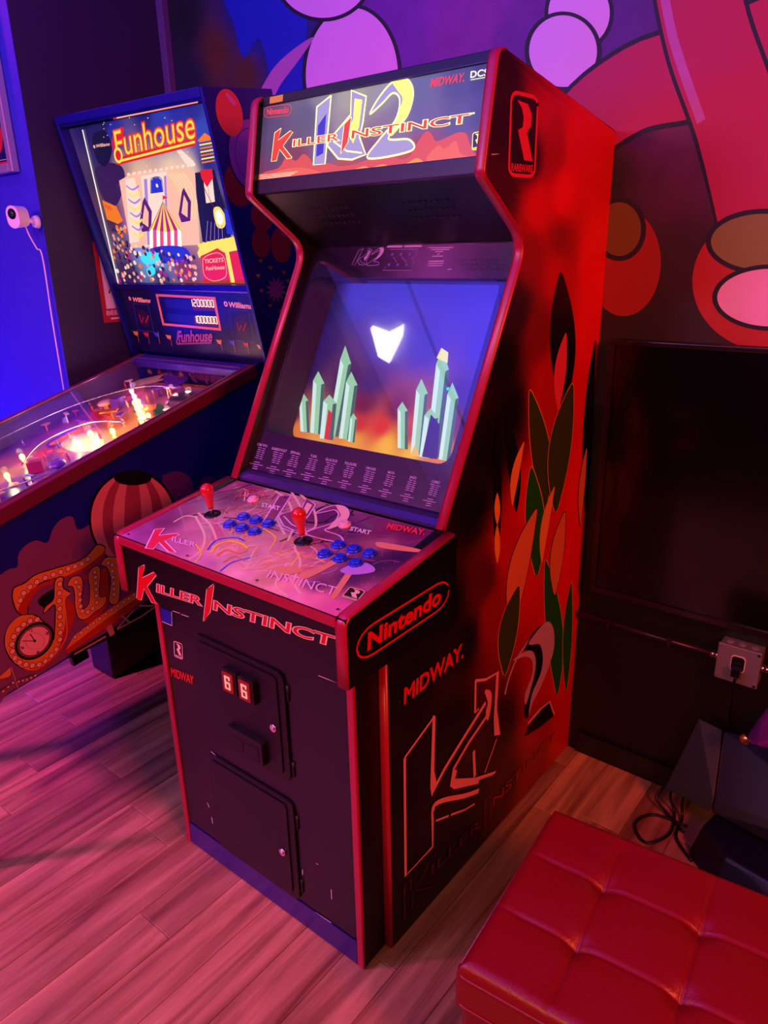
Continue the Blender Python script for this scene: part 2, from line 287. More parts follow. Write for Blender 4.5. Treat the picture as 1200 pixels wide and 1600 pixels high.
ART['side']=[('L','rare',[-532.3,1703.7,-412.3,1706.8,-532.1,1859],'s'),('N','shard_print'),('s','a_blk',[-200.7,1168.6,-246.7,1226.9,-276.3,1280.2,-295,1330.2,-302.8,1377.6,-300.3,1423.2,-288.3,1467.6,-262.9,1511.3,-216.5,1464,-183.4,1415.1,-161,1364.9,-150.8,1314.4,-153.6,1264.2,-168.8,1215.1]),('s','a_pink',[-231.1,1173.9,-251.2,1205.5,-262.3,1235,-266.6,1263.1,-264.1,1289.9,-254.7,1315.7,-238.6,1340.8,-214,1365.2,-204.7,1337.3,-200.4,1309.5,-199.2,1281.7,-201.6,1254.2,-207.5,1226.9,-216.8,1200]),('c','a_org',6,[-278.3,908,-314.2,966,-340.8,1019.5,-361.7,1069.8,-376.9,1117.4,-386.9,1162.7,-392.1,1206,-390.3,1247.5,-340.8,1197.3,-302.4,1146.7,-273.6,1095.8,-256,1045.7,-250.4,997,-256.8,950.6],1),('s','a_olive',[-278.3,908,-314.2,966,-340.8,1019.5,-361.7,1069.8,-376.9,1117.4,-386.9,1162.7,-392.1,1206,-390.3,1247.5,-340.8,1197.3,-302.4,1146.7,-273.6,1095.8,-256,1045.7,-250.4,997,-256.8,950.6]),('s','a_blk',[-244.5,934.4,-269.2,984.2,-280.2,1029.1,-280.5,1070.7,-269.9,1109.5,-248.3,1146,-215.8,1180.8,-169.3,1214,-172.2,1173.5,-179.1,1133.1,-187.7,1092.8,-198.5,1052.7,-211.4,1012.7,-225.9,973.1]),('c','a_org',6,[-208.1,887.6,-247.2,950.5,-267.5,1006.3,-273.9,1057.1,-266.3,1103.9,-244.8,1147.7,-209.6,1189.3,-156.2,1228.9,-141.3,1178.1,-135.8,1127.6,-136.3,1077.3,-143.6,1027.7,-157.7,979.2,-178,932],1),('s','a_olive',[-208.1,887.6,-247.2,950.5,-267.5,1006.3,-273.9,1057.1,-266.3,1103.9,-244.8,1147.7,-209.6,1189.3,-156.2,1228.9,-141.3,1178.1,-135.8,1127.6,-136.3,1077.3,-143.6,1027.7,-157.7,979.2,-178,932]),('c','a_org',6,[-302.6,731.3,-337,789.1,-360.2,841,-375.8,889,-383.8,933.6,-384.7,975.3,-379.1,1014.7,-364.1,1051.5,-325.2,1001,-297,951.3,-277.4,902.5,-267.7,855.4,-268.2,810.6,-278.9,768.7],1),('s','a_green',[-302.6,731.3,-337,789.1,-360.2,841,-375.8,889,-383.8,933.6,-384.7,975.3,-379.1,1014.7,-364.1,1051.5,-325.2,1001,-297,951.3,-277.4,902.5,-267.7,855.4,-268.2,810.6,-278.9,768.7]),('c','a_blk',7,[-426.6,620.4,-454.6,683.1,-466.1,737.1,-464.8,785,-450.5,827.5,-423.1,865.5,-382.2,899.8,-323.9,930,-327.3,882.9,-336.4,837,-348,791.6,-362.8,747,-380.6,703.3,-401,660.7],1),('s','a_skin',[-426.6,620.4,-454.6,683.1,-466.1,737.1,-464.8,785,-450.5,827.5,-423.1,865.5,-382.2,899.8,-323.9,930,-327.3,882.9,-336.4,837,-348,791.6,-362.8,747,-380.6,703.3,-401,660.7]),('s','a_org',[-276.1,759.6,-290.1,796.7,-296.2,830.4,-295.7,861.5,-288.5,890.4,-274.7,917.2,-254.4,942.2,-225.9,965.4,-230.5,935.7,-236.8,906.3,-243.4,876.9,-250.5,847.4,-258.3,818,-266.4,788.6]),('c','a_org',6,[-116.9,259.7,-159.1,349.8,-190.7,431.1,-215.7,506.4,-234.3,576.5,-246.8,642,-254.1,703.7,-253.7,761.3,-199.6,683.3,-156.7,606.1,-123.7,529.6,-102.2,455.3,-93.2,384.6,-96.9,318.5],1),('s','a_green',[-116.9,259.7,-159.1,349.8,-190.7,431.1,-215.7,506.4,-234.3,576.5,-246.8,642,-254.1,703.7,-253.7,761.3,-199.6,683.3,-156.7,606.1,-123.7,529.6,-102.2,455.3,-93.2,384.6,-96.9,318.5]),('c','a_blk',7,[-181.9,626.3,-207.2,673.4,-220.7,715.1,-225.2,752.7,-220.6,786.7,-206.9,817.6,-184.4,845.8,-150.5,870.9,-141.4,832.7,-138.2,795.7,-138.5,759.4,-143,724,-151.5,689.9,-163.7,656.9],1),('s','a_skin',[-181.9,626.3,-207.2,673.4,-220.7,715.1,-225.2,752.7,-220.6,786.7,-206.9,817.6,-184.4,845.8,-150.5,870.9,-141.4,832.7,-138.2,795.7,-138.5,759.4,-143,724,-151.5,689.9,-163.7,656.9]),('c','a_org',6,[-458.3,500.5,-484.3,552,-496.8,595.8,-499.2,634.1,-491.3,667.3,-473.1,696.1,-444.6,720.8,-402.6,741,-394.5,700.9,-393.4,662.9,-396.5,626.3,-404.5,591.4,-417.3,558.6,-434.4,527.8],1),('s','a_olive',[-458.3,500.5,-484.3,552,-496.8,595.8,-499.2,634.1,-491.3,667.3,-473.1,696.1,-444.6,720.8,-402.6,741,-394.5,700.9,-393.4,662.9,-396.5,626.3,-404.5,591.4,-417.3,558.6,-434.4,527.8]),('s','a_blk',[-433.9,953.1,-454.6,994.4,-470.3,1033.4,-483,1070.7,-492.5,1106.4,-499,1140.7,-502.9,1173.9,-502.7,1205.9,-472,1167.9,-448.5,1130.1,-431.2,1092.5,-420.7,1055.6,-417.4,1019.8,-421.1,985.3]),('s','a_org',[-454.8,975.7,-465.4,1002,-469.6,1026.3,-468.6,1049,-462.4,1070.2,-450.8,1090.2,-434,1109,-410.6,1126.7,-414.1,1104.7,-419.1,1082.9,-424.7,1061.2,-431,1039.6,-438.1,1018.1,-445.7,996.7]),('s','a_blk',[-7.7,829.5,-36.5,913.5,-54.8,991.6,-65,1065.3,-67.3,1135.5,-62.1,1202.8,-49.8,1268,-28.7,1331.4,-18.8,1264.1,-12.1,1195.3,-7,1124.8,-3.8,1052.9,-2.7,979.5,-3.4,904.9]),('c','a_org',6,[-50.4,236.3,-76.1,306.3,-92.5,369.8,-102,428.5,-104.7,483,-100.7,533.6,-90.4,581.1,-72.1,625.2,-56.9,567.8,-46.5,510.9,-39.4,454.3,-36.1,398.1,-36.6,342.8,-40.7,288.5],1),('s','a_green',[-50.4,236.3,-76.1,306.3,-92.5,369.8,-102,428.5,-104.7,483,-100.7,533.6,-90.4,581.1,-72.1,625.2,-56.9,567.8,-46.5,510.9,-39.4,454.3,-36.1,398.1,-36.6,342.8,-40.7,288.5]),('c','a_blk',7,[-38,798.4,-53.6,837.2,-62.8,873.4,-67.1,907.8,-66.3,940.4,-60.6,971.5,-50.1,1001.3,-33.7,1029.7,-29.4,996.6,-27.4,963.5,-26.5,930.3,-27.1,897.1,-29.1,864,-32.4,831],1),('s','a_skin',[-38,798.4,-53.6,837.2,-62.8,873.4,-67.1,907.8,-66.3,940.4,-60.6,971.5,-50.1,1001.3,-33.7,1029.7,-29.4,996.6,-27.4,963.5,-26.5,930.3,-27.1,897.1,-29.1,864,-32.4,831]),('s','a_blk',[-520,845.8,-534.6,905.7,-544.4,962.2,-550.8,1016.3,-553.8,1068.1,-553.6,1118,-550.4,1166.3,-543.2,1213.1,-529.8,1162.1,-520.1,1110.4,-513.3,1057.9,-509.7,1004.9,-509.5,951.7,-512.5,898.5]),('s','a_org',[-520,845.8,-528.1,863.1,-533.3,879.2,-536.3,894.5,-537.2,908.9,-535.9,922.5,-532.6,935.5,-526.5,947.6,-518.5,931.1,-513.3,915.3,-510.1,900.1,-509.1,885.4,-510.4,871.4,-513.8,858.1]),('s','a_org',[-526.5,947.6,-534.2,961.5,-539.1,974.4,-541.9,986.6,-542.6,998.2,-541.2,1009.1,-537.8,1019.4,-531.6,1029,-524,1015.7,-519,1002.9,-516.1,990.7,-515.3,979,-516.7,967.8,-520.2,957.3]),('N','publisher_lettering'),('t','a_red','MIDWAY.',[-898.3,651,-667.2,656.1,-896.2,689.7],0.03),('N','number_logo'),('l','a_line',9,[-899.2,513.7,-901,179.7,-790.4,180.9,-790.8,261.3,-792.6,289.8],0),('l','a_line',7,[-899.2,513.7,-785.7,556.2],0),('p','a_line',[-792.1,562.6,-780.9,556.2,-784.8,404.9,-772.8,356.3,-795.3,336.2,-801.1,369.5]),('l','a_line',12.3,[-791.2,348.1,-740.7,382.3,-670.8,415.5,-554.8,468.5],0),('l','a_line',8.8,[-607.1,563.5,-605.9,466.8,-588.9,469.2],0),('l','a_line',7.7,[-609.9,562,-558.5,538.7,-495.1,528.7,-496.2,449],0),('s','a_line',[-561.6,505,-541.7,500.5,-525.4,476.8,-528.1,435.7,-541.6,406.3,-553.2,437.4,-544.7,463]),('p','a_line',[-505.5,532.7,-493.1,529.5,-494.2,416.9,-471.1,321.1,-503.9,337.3,-510.4,394.8]),('l','a_line',10.8,[-542.6,425.3,-633.2,392.8,-700.8,356.6,-711.6,315.3,-695,296.9,-578.4,236.1],0),('p','a_line',[-700.8,356.6,-685.1,340.5,-693.7,321.8,-599.4,262.8,-483.3,210,-499.3,207,-608.9,254.4,-699.5,296.2,-715.1,314.7]),('l','a_line',12,[-608,353,-599.6,266.1],0),('l','a_line',5.1,[-490.2,319.5,-548.5,245.6],0),('c','a_line',13.7,[-790.9,288.6,-782.6,303.6,-739.4,288.7,-646.9,237.3,-577.1,205.8],0),('l','a_line',5.8,[-778,252,-720.6,226],0),('l','a_line',6.1,[-711.5,222.6,-645.4,191.4,-595.9,176.1],0),('c','a_sil',9.1,[-455.7,439.8,-437.2,480,-397,522,-331.7,547.4,-262.2,560.6],0),('s','a_blk2',[-353.1,532.3,-286.7,564.9,-211.1,544.7,-171.2,481.1,-182.9,419.3,-228,366.8,-285.5,322.2,-318.3,285.9,-334.9,335.7,-287,397,-281.5,460.1,-310.1,505.9]),('s','a_sil',[-331,540.9,-262.2,560.6,-212.3,555,-174.8,509.3,-166.6,445.4,-193.1,397,-239,352,-285.5,322.2,-306.9,293.2,-294.8,354.3,-244.6,402.2,-237.7,452.2,-261.9,502.8,-306,523.1]),('s','a_sil',[-419.2,526.6,-363.8,524.8,-303.6,499.6,-280.1,446.3,-298.4,389.6,-329.3,339.4,-338.8,377.7,-301.9,424.3,-306.7,472.2,-350.7,506.1]),('l','a_line',11.2,[-310.2,264.2,-229.9,271.1],0),('l','a_line',7.1,[-229.9,271.1,-170.2,263.2,-130.4,194.2],0),('p','a_blk2',[-303,253.1,-222.7,263.6,-174,261.7,-134.3,192.7,-222.3,203,-324.9,227.8]),('N','title_lettering'),('l','a_dred',3.2,[-908.6,52.5,-906.9,151,-881.6,154.5,-882,117.6],0),('l','a_dred',3.2,[-811.6,141.1,-866,103.9,-794.2,56.1],0),('l','a_dred',3.1,[-874,110.8,-878.7,57.8],0),('t','a_dred','ILLER',[-797,97.3,-560.8,73.4,-797.1,129.4],0),('l','a_dred',2.9,[-539,57.3,-544,156.6,-509.4,143,-507.4,69.1,-539,57.3],0),('t','a_dred','NSTINCT',[-498.2,97.3,-114.8,95.5,-500.1,129.7],0)]
ART['control_side']=[('L','nin',[-1071.5,840.5,-766.5,843.5,-1068.4,904.1],'n')]
ART['control_front']=[('L','word',[39.2,822.8,698.7,878.5,60.1,902.8],'f')]
ART['front']=[('L','rare',[67.8,612.2,104.8,615.5,73.7,659.6],'w'),('t','a_red','MIDWAY',[43.9,546.8,137.3,557.1,46.7,572.1],0.02),('p','a_blue',[35.6,742,82.4,742.5,77,703.9,27.5,702]),('l','w_white',1.5,[27.2,700.5,76.8,702.4,82.4,742.5],0),('l','w_white',1.6,[87.2,746.7,117.2,749.2],0),('l','w_white',1.5,[121.9,748,151.2,750.4],0),('l','w_white',2.1,[111.2,64.7,136.9,66.7],0),('l','w_white',1.8,[176.9,374.8,247.1,360.7],0),('l','w_white',1.9,[133.3,191.6,139.5,178.5],0),('l','w_white',2,[145.3,148.7,146.3,128.5],0),('l','w_white',1.8,[402.3,81.8,437.7,84.7],0),('l','w_white',1.8,[521.1,71.6,573.8,74.4],0),('l','w_white',1.7,[580,181.3,579.8,151.2],0),('l','w_white',1.3,[577.6,749.4,633.7,752.2],0),('l','w_white',1.6,[241.9,587.3,270.5,596.4],0),('l','w_white',1.7,[456.9,349.2,470.4,335],0),('l','w_white',1.8,[488.2,183,486.9,167],0),('l','w_white',1.7,[536.2,231.4,542.6,231.6],0)]
ART['control_top']=[('c','t_cream',6,[177.5,346.2,248.2,320.2,346.8,241.7,398.1,169.9],0),('c','t_cream',5.9,[216.1,363.6,302.5,308.3,378.3,240.1],0),('c','t_cream',5.9,[206.7,339.7,269.4,256.9,370.5,187.7],0),('c','t_cream',5.8,[252.2,360.3,331.1,321.6,405.2,253.1,406.3,221.1],0),('c','t_cream',5.8,[91.4,154.9,193.2,100.9,246.7,48.4,254.6,7.6],0),('c','t_cream',6,[84.7,170,169.1,139.4,245.2,94.3],0),('c','t_cream',4.9,[431.1,155.8,490.6,113.7,530.9,54.2,574.3,27.1],0),('c','t_cream',4.8,[466.4,101.3,504.9,27.8,560.1,7.4],0),('c','t_cream',5.8,[67.2,107.8,68.7,144.2,105.9,152.9],0),('c','t_yel',3.8,[209.4,60.7,258.2,39.1,278.7,5.4],0),('c','t_yel',3.8,[301,186.2,361.4,167.3,390.3,120.5],0),('c','t_yel',3.5,[463,142.3,493.5,74.2],0),('c','t_yel',3.6,[413,117.1,441.5,117],0),('c','t_orng',5.1,[302.1,46.4,299.7,75,336.6,78.6,345.3,97.9],0),('c','t_orng',3.5,[336.3,34.8,340.7,66,375.2,61.8],0),('c','t_yel',6.6,[279.3,49.7,262.8,79.5,274.7,105.7,310.5,110.9,340,102.7],0),('c','t_blue2',4.5,[260,55.1,242.9,96.3,274.3,124.5,308.2,122.3],0),('c','t_blue2',3.5,[360.7,5.4,355.2,44.5,377.7,77.4],0),('c','t_line',3.2,[265.4,219.9,269.4,256.9,309.9,258.4],0),('c','t_line',3.1,[294.9,216.9,373.1,204.9,465.4,218.5],0),('s','t_skin',[521.3,81.9,539.4,118.1,549.4,164.6,563.8,158,556.2,100,543.9,67.5]),('s','t_skin',[585,254.8,635.3,265.1,687.9,269.8,688.1,258.6,635.4,243.5,597.6,239]),('s','t_skin',[636.3,48.1,615.6,98.7,601.6,143.4,614,143.2,636.1,84.4,647.9,48.4]),('s','t_lav',[588.3,129.9,602.9,171.1,633.8,173.4,654.5,157.6,634,133.9,610,124]),('s','t_skin',[448.7,64.5,492.1,93.8,522.9,89.4,483.2,48.9]),('L','ki2',[277.4,208.5,513.8,215,242.4,262.1],'t'),('L','bigk',[90.5,21,181.1,37.2,30.8,81.6],'t'),('t','t_line','ILLER',[147.5,42.7,223.8,49.2,131.4,57.5],0.02),('t','t_line','INSTINCT',[470,35.4,641.6,51,456.3,61.7],0),('t','t_wht','START',[211.1,265.8,269.4,269.4,197.5,281.8],0.03),('t','t_wht','START',[495.4,267.6,549.5,272.1,487.6,283.1],0.03),('t','t_red','MIDWAY.',[564.8,310.8,658.4,322.5,554.5,333],0.04),('L','rare',[654.8,55.7,694.3,58.1,647,90.2],'c'),('o','t_hole',16.6,14.4,3.2,3.2),('o','t_hole',11.3,325.5,3.2,3.2),('o','t_hole',231.8,327.9,3.2,3.2),('o','t_hole',450.8,328.5,3.2,3.2),('o','t_hole',239.9,14.9,3.2,3.2),('o','t_hole',461.3,17.8,3.2,3.2),('o','t_hole',678.5,19.9,3.2,3.2),('o','t_hole',640.3,327.3,3.2,3.2),('c','t_red',2.5,[115.4,259.3,105.3,283.9,150.8,285.1,182.1,261.6],0),('c','t_red',2.5,[109.3,285.7,99,310.9,145,311.8,176.8,287.5],0),('c','t_red',2.5,[117.7,299.4,107.4,324.8,153.5,325.5,185.2,300.9],0)]  # blue strokes and nearby yellow, orange ones paint a neon reflection into the print
ART['glass']=[('t','w_white','KIM WU',[30.1,103.1,68.8,103.2,29.8,110.1],0.02),('l','w_wh2',1.6,[36.7,98.3,50.4,98.2],0),('l','w_wh2',1.7,[54.4,97.8,65.4,97.4],0),('l','w_wh2',1.7,[37.5,92.6,50.2,92.5],0),('l','w_wh2',1.6,[54.2,92.2,64.2,91.8],0),('l','w_wh2',1.6,[35,86.9,50,86.9],0),('l','w_wh2',1.5,[54,86.6,66,86.1],0),('l','w_wh2',1.6,[36.7,81.3,49.7,81.3],0),('l','w_wh2',1.6,[53.8,81,64.1,80.6],0),('l','w_wh2',1.7,[37.2,75.7,49.5,75.7],0),('l','w_wh2',1.7,[53.5,75.4,63.3,75],0),('l','w_wh2',1.5,[34.3,70,49.3,70],0),('l','w_wh2',1.6,[53.3,69.7,65.4,69.4],0),('l','w_wh2',1.7,[36,57.9,59.5,58.4],0),('l','w_wh2',1.7,[21.5,51.6,73.6,52.6],0),('l','w_wh2',1.6,[38.6,45.9,56.8,46.2],0),('l','w_wh2',1.7,[37.3,39.7,58,40.2],0),('t','w_white','SABREWULF',[87.8,100.1,143.6,100.3,87.5,106.9],0.02),('l','w_wh2',1.6,[98.5,95.3,116.7,95.3],0),('l','w_wh2',1.6,[120.6,95,135.7,94.5],0),('l','w_wh2',1.5,[99.1,89.8,116.5,89.8],0),('l','w_wh2',1.6,[120.4,89.5,134.7,89],0),('l','w_wh2',1.6,[99.2,84.3,116.3,84.3],0),('l','w_wh2',1.6,[120.2,84,134.2,83.5],0),('l','w_wh2',1.7,[103,78.8,116.1,78.8],0),('l','w_wh2',1.6,[119.9,78.5,130.3,78],0),('l','w_wh2',1.5,[100.4,73.2,115.8,73.2],0),('l','w_wh2',1.6,[119.7,73,132.2,72.6],0),('l','w_wh2',1.5,[102.2,67.7,115.6,67.7],0),('l','w_wh2',1.6,[119.5,67.5,130.3,67.1],0),('l','w_wh2',1.5,[102.9,55.9,125.4,56.3],0),('l','w_wh2',1.7,[89,49.6,138.9,50.7],0),('l','w_wh2',1.6,[105.3,44,122.8,44.4],0),('l','w_wh2',1.6,[104,38,124,38.5],0),('t','w_white','SPINAL',[159.2,100.5,195,100.6,158.9,107.2],0.02),('l','w_wh2',1.5,[165.8,95.8,178,95.7],0),('l','w_wh2',1.5,[181.7,95.4,191.4,95],0),('l','w_wh2',1.5,[166.1,90.4,177.7,90.3],0),('l','w_wh2',1.5,[181.5,90,190.7,89.6],0),('l','w_wh2',1.6,[165,84.9,177.5,84.9],0),('l','w_wh2',1.5,[181.3,84.6,191.2,84.2],0),('l','w_wh2',1.6,[159.6,79.5,177.3,79.5],0),('l','w_wh2',1.5,[181,79.2,195.6,78.8],0),('l','w_wh2',1.5,[160.1,74,177.1,74.1],0),('l','w_wh2',1.5,[180.8,73.8,194.7,73.4],0),('l','w_wh2',1.5,[160.1,68.6,176.8,68.7],0),('l','w_wh2',1.5,[180.6,68.4,194.4,68],0),('l','w_wh2',1.6,[164.6,57.1,186.2,57.5],0),('l','w_wh2',1.6,[151.2,50.9,199.2,51.9],0),('l','w_wh2',1.5,[166.9,45.4,183.7,45.8],0),('l','w_wh2',1.5,[165.6,39.6,184.8,40],0),('t','w_white','TUSK',[230.2,101.7,253.1,101.8,229.9,108.3],0.02),('l','w_wh2',1.5,[226.3,97.1,242.4,97],0),('l','w_wh2',1.5,[246,96.7,259.2,96.2],0),('l','w_wh2',1.5,[230.3,91.8,242.2,91.7],0),('l','w_wh2',1.5,[245.8,91.4,255.2,91],0),('l','w_wh2',1.6,[229.3,86.4,241.9,86.4],0),('l','w_wh2',1.5,[245.5,86.1,255.7,85.7],0),('l','w_wh2',1.5,[226.9,81.1,241.7,81.1],0),('l','w_wh2',1.5,[245.3,80.8,257.4,80.4],0),('l','w_wh2',1.5,[225.9,75.8,241.5,75.8],0),('l','w_wh2',1.5,[245.1,75.5,257.8,75.1],0),('l','w_wh2',1.5,[224.8,70.4,241.3,70.5],0),('l','w_wh2',1.5,[244.8,70.2,258.4,69.9],0),('l','w_wh2',1.5,[229.5,59.1,250.2,59.5],0),('l','w_wh2',1.5,[216.6,53.1,262.7,54.1],0),('l','w_wh2',1.5,[231.7,47.7,247.8,48.1],0),('l','w_wh2',1.5,[230.4,42,248.9,42.4],0),('t','w_white','GLACIUS',[283.3,100.9,321.8,101.1,283,107.4],0.02),('l','w_wh2',1.5,[287.3,96.4,303.3,96.4],0),('l','w_wh2',1.5,[306.8,96.1,319.9,95.6],0),('l','w_wh2',1.4,[292.4,91.2,303.1,91.2],0),('l','w_wh2',1.5,[306.5,90.9,315,90.5],0),('l','w_wh2',1.5,[288.7,86,302.9,86],0),('l','w_wh2',1.5,[306.3,85.7,317.8,85.3],0),('l','w_wh2',1.5,[288.1,80.8,302.6,80.8],0),('l','w_wh2',1.5,[306.1,80.5,318,80.1],0),('l','w_wh2',1.4,[288.9,75.6,302.4,75.6],0),('l','w_wh2',1.5,[305.9,75.3,316.8,74.9],0),('l','w_wh2',1.5,[290.9,70.4,302.2,70.4],0),('l','w_wh2',1.5,[305.6,70.1,314.6,69.8],0),('l','w_wh2',1.5,[290.8,59.2,310.8,59.6],0),('l','w_wh2',1.4,[278.4,53.4,322.8,54.3],0),('l','w_wh2',1.4,[292.9,48.1,308.4,48.4],0),('l','w_wh2',1.5,[291.7,42.4,309.5,42.9],0),('t','w_white','FULGORE',[347.6,101.4,384.5,101.6,347.3,107.8],0.02),('l','w_wh2',1.4,[354.1,97.1,366.8,97],0),('l','w_wh2',1.5,[370.1,96.7,380.4,96.2],0),('l','w_wh2',1.4,[356.3,92,366.6,91.9],0),('l','w_wh2',1.5,[369.9,91.6,378,91.2],0),('l','w_wh2',1.5,[350.6,86.8,366.3,86.8],0),('l','w_wh2',1.5,[369.6,86.5,382.6,86.1],0),('l','w_wh2',1.5,[350.9,81.7,366.1,81.7],0),('l','w_wh2',1.4,[369.4,81.4,381.9,81],0),('l','w_wh2',1.5,[352.7,76.6,365.9,76.6],0),('l','w_wh2',1.4,[369.2,76.4,379.9,76],0),('l','w_wh2',1.5,[354.1,71.5,365.6,71.5],0),('l','w_wh2',1.4,[368.9,71.3,378.3,70.9],0),('l','w_wh2',1.5,[354.7,60.6,373.9,61],0),('l','w_wh2',1.4,[342.8,54.9,385.4,55.8],0),('l','w_wh2',1.4,[356.7,49.7,371.6,50],0),('l','w_wh2',1.4,[355.6,44.2,372.6,44.6],0),('t','w_white','ORCHID',[415.4,100.5,445.8,100.6,415.2,106.7],0.02),('l','w_wh2',1.4,[416.4,96.2,431.3,96.1],0),('l','w_wh2',1.4,[434.4,95.8,446.7,95.4],0),('l','w_wh2',1.4,[418.3,91.2,431,91.1],0),('l','w_wh2',1.4,[434.2,90.9,444.6,90.4],0),('l','w_wh2',1.4,[416.1,86.2,430.8,86.2],0),('l','w_wh2',1.4,[434,85.9,446.1,85.5],0),('l','w_wh2',1.4,[416.1,81.2,430.6,81.2],0),('l','w_wh2',1.4,[433.7,80.9,445.7,80.5],0),('l','w_wh2',1.4,[418,76.2,430.4,76.2],0),('l','w_wh2',1.4,[433.5,75.9,443.6,75.6],0),('l','w_wh2',1.4,[418.3,71.2,430.1,71.2],0),('l','w_wh2',1.4,[433.3,71,442.8,70.6],0),('l','w_wh2',1.4,[419.7,60.5,438,60.9],0),('l','w_wh2',1.4,[408.2,54.9,449,55.8],0),('l','w_wh2',1.4,[421.5,49.8,435.8,50.2],0),('l','w_wh2',1.4,[420.4,44.4,436.7,44.8],0),('t','w_white','MAYA',[482.3,100.7,501.7,100.8,482.2,106.8],0.02),('l','w_wh2',1.4,[480.2,96.5,492.6,96.4],0),('l','w_wh2',1.4,[495.7,96.1,505.8,95.7],0),('l','w_wh2',1.4,[481,91.6,492.4,91.6],0),('l','w_wh2',1.4,[495.4,91.3,504.7,90.9],0),('l','w_wh2',1.4,[482.4,86.7,492.2,86.7],0),('l','w_wh2',1.3,[495.2,86.4,503,86],0),('l','w_wh2',1.4,[481.3,81.8,491.9,81.8],0),('l','w_wh2',1.4,[495,81.5,503.5,81.2],0),('l','w_wh2',1.4,[478.1,76.9,491.7,76.9],0),('l','w_wh2',1.4,[494.7,76.7,506,76.3],0),('l','w_wh2',1.4,[482.4,72.1,491.5,72.1],0),('l','w_wh2',1.3,[494.5,71.8,501.7,71.5],0),('l','w_wh2',1.4,[481.4,61.6,499,61.9],0),('l','w_wh2',1.4,[470.5,56.1,509.5,56.9],0),('l','w_wh2',1.3,[483.2,51.1,496.9,51.4],0),('l','w_wh2',1.4,[482.1,45.8,497.8,46.2],0),('t','w_white','JAGO',[546.1,100.1,564.7,100.2,546,106],0.02),('l','w_wh2',1.4,[547.2,96,556,95.9],0),('l','w_wh2',1.4,[558.9,95.7,565.7,95.3],0),('l','w_wh2',1.3,[543.7,91.2,555.7,91.2],0),('l','w_wh2',1.3,[558.6,90.9,568.4,90.5],0),('l','w_wh2',1.4,[545.4,86.4,555.5,86.4],0),('l','w_wh2',1.4,[558.4,86.1,566.5,85.8],0),('l','w_wh2',1.4,[543.8,81.6,555.3,81.6],0),('l','w_wh2',1.4,[558.2,81.4,567.5,81],0),('l','w_wh2',1.4,[543.9,76.9,555,76.9],0),('l','w_wh2',1.3,[557.9,76.6,567,76.3],0),('l','w_wh2',1.3,[544.4,72.1,554.8,72.1],0),('l','w_wh2',1.4,[557.7,71.9,566.1,71.5],0),('l','w_wh2',1.4,[545.2,61.9,562,62.2],0),('l','w_wh2',1.3,[534.7,56.5,572.1,57.3],0),('l','w_wh2',1.3,[546.9,51.6,559.9,51.9],0),('l','w_wh2',1.4,[545.8,46.5,560.8,46.8],0),('t','w_white','COMBO',[607.4,100.4,629.5,100.5,607.2,106.2],0.02),('l','w_wh2',1.4,[605.5,96.3,619,96.3],0),('l','w_wh2',1.3,[621.7,96,632.9,95.6],0),('l','w_wh2',1.3,[609.6,91.7,618.7,91.6],0),('l','w_wh2',1.3,[621.5,91.4,628.8,91],0),('l','w_wh2',1.3,[608.2,87,618.5,87],0),('l','w_wh2',1.3,[621.3,86.7,629.6,86.3],0),('l','w_wh2',1.4,[609.1,82.3,618.3,82.3],0),('l','w_wh2',1.4,[621.1,82.1,628.4,81.7],0),('l','w_wh2',1.3,[606.5,77.6,618.1,77.7],0),('l','w_wh2',1.3,[620.8,77.4,630.2,77.1],0),('l','w_wh2',1.3,[608.2,73,617.8,73],0),('l','w_wh2',1.4,[620.6,72.7,628.3,72.4],0),('l','w_wh2',1.3,[608.6,63,624.7,63.3],0),('l','w_wh2',1.4,[598.6,57.7,634.3,58.5],0),('l','w_wh2',1.3,[610.2,53,622.7,53.3],0),('l','w_wh2',1.3,[609.2,47.9,623.5,48.3],0),('N','instruction_card'),('L','ki2',[177.9,619.8,266.1,619.3,180.2,637.8],'g'),('l','w_wh2',4.8,[279,668.8,327.9,668.3],0),('l','w_wh2',4.6,[333.5,668.2,387.7,667.9],0),('o','w_ring',302.8,647.4,4.6,4.6),('o','w_btn',302.8,647.4,3.6,3.6),('o','w_ring',302.2,619.7,4.6,4.6),('o','w_btn',302.2,619.7,3.6,3.6),('o','w_ring',330.9,647,4.6,4.6),('o','w_btn',330.9,647,3.6,3.6),('o','w_ring',330.2,619.5,4.6,4.6),('o','w_btn',330.2,619.5,3.6,3.6),('o','w_ring',358.5,646.6,4.6,4.6),('o','w_btn',358.5,646.6,3.6,3.6),('o','w_ring',357.8,619.3,4.6,4.6),('o','w_btn',357.8,619.3,3.6,3.6),('l','w_wh2',0.9,[289.3,661.2,379.7,660.1,378.9,641.6,368.9,634.1,378.8,626.3,379.8,604.8,288.5,604.9,294.8,613.7],0),('l','w_wh2',0.9,[307.7,641,324,626.7],0),('l','w_wh2',1,[335.7,640.7,353.5,626.5],0),('l','w_white',2.3,[408,663.2,481.5,662.3],0),('l','w_white',2.3,[418.2,657.8,472.4,657.4],0),('l','w_white',2.3,[432.6,652.1,455.5,652.3],0),('l','w_white',2.2,[440.5,645.9,448.2,646.4],0),('l','w_white',2.9,[428.6,640.4,459.4,640.5],0),('l','w_white',2.9,[420.7,627.7,466.9,627.9],0),('l','w_white',2.2,[422,622,466.5,622.2],0),('l','w_white',2.3,[422.9,616.2,465.6,616.6],0),('l','w_white',2.2,[484,606.7,495.5,607.2],0),('l','w_red2',0.6,[251.3,585.1,518.8,586.4],0),('l','w_red2',0.7,[245.6,579.3,525.4,581.2],0),('l','w_red2',0.6,[278.3,574.8,327.3,575.2],0),('l','w_red2',0.6,[249.7,568.2,514,570.9],0)]
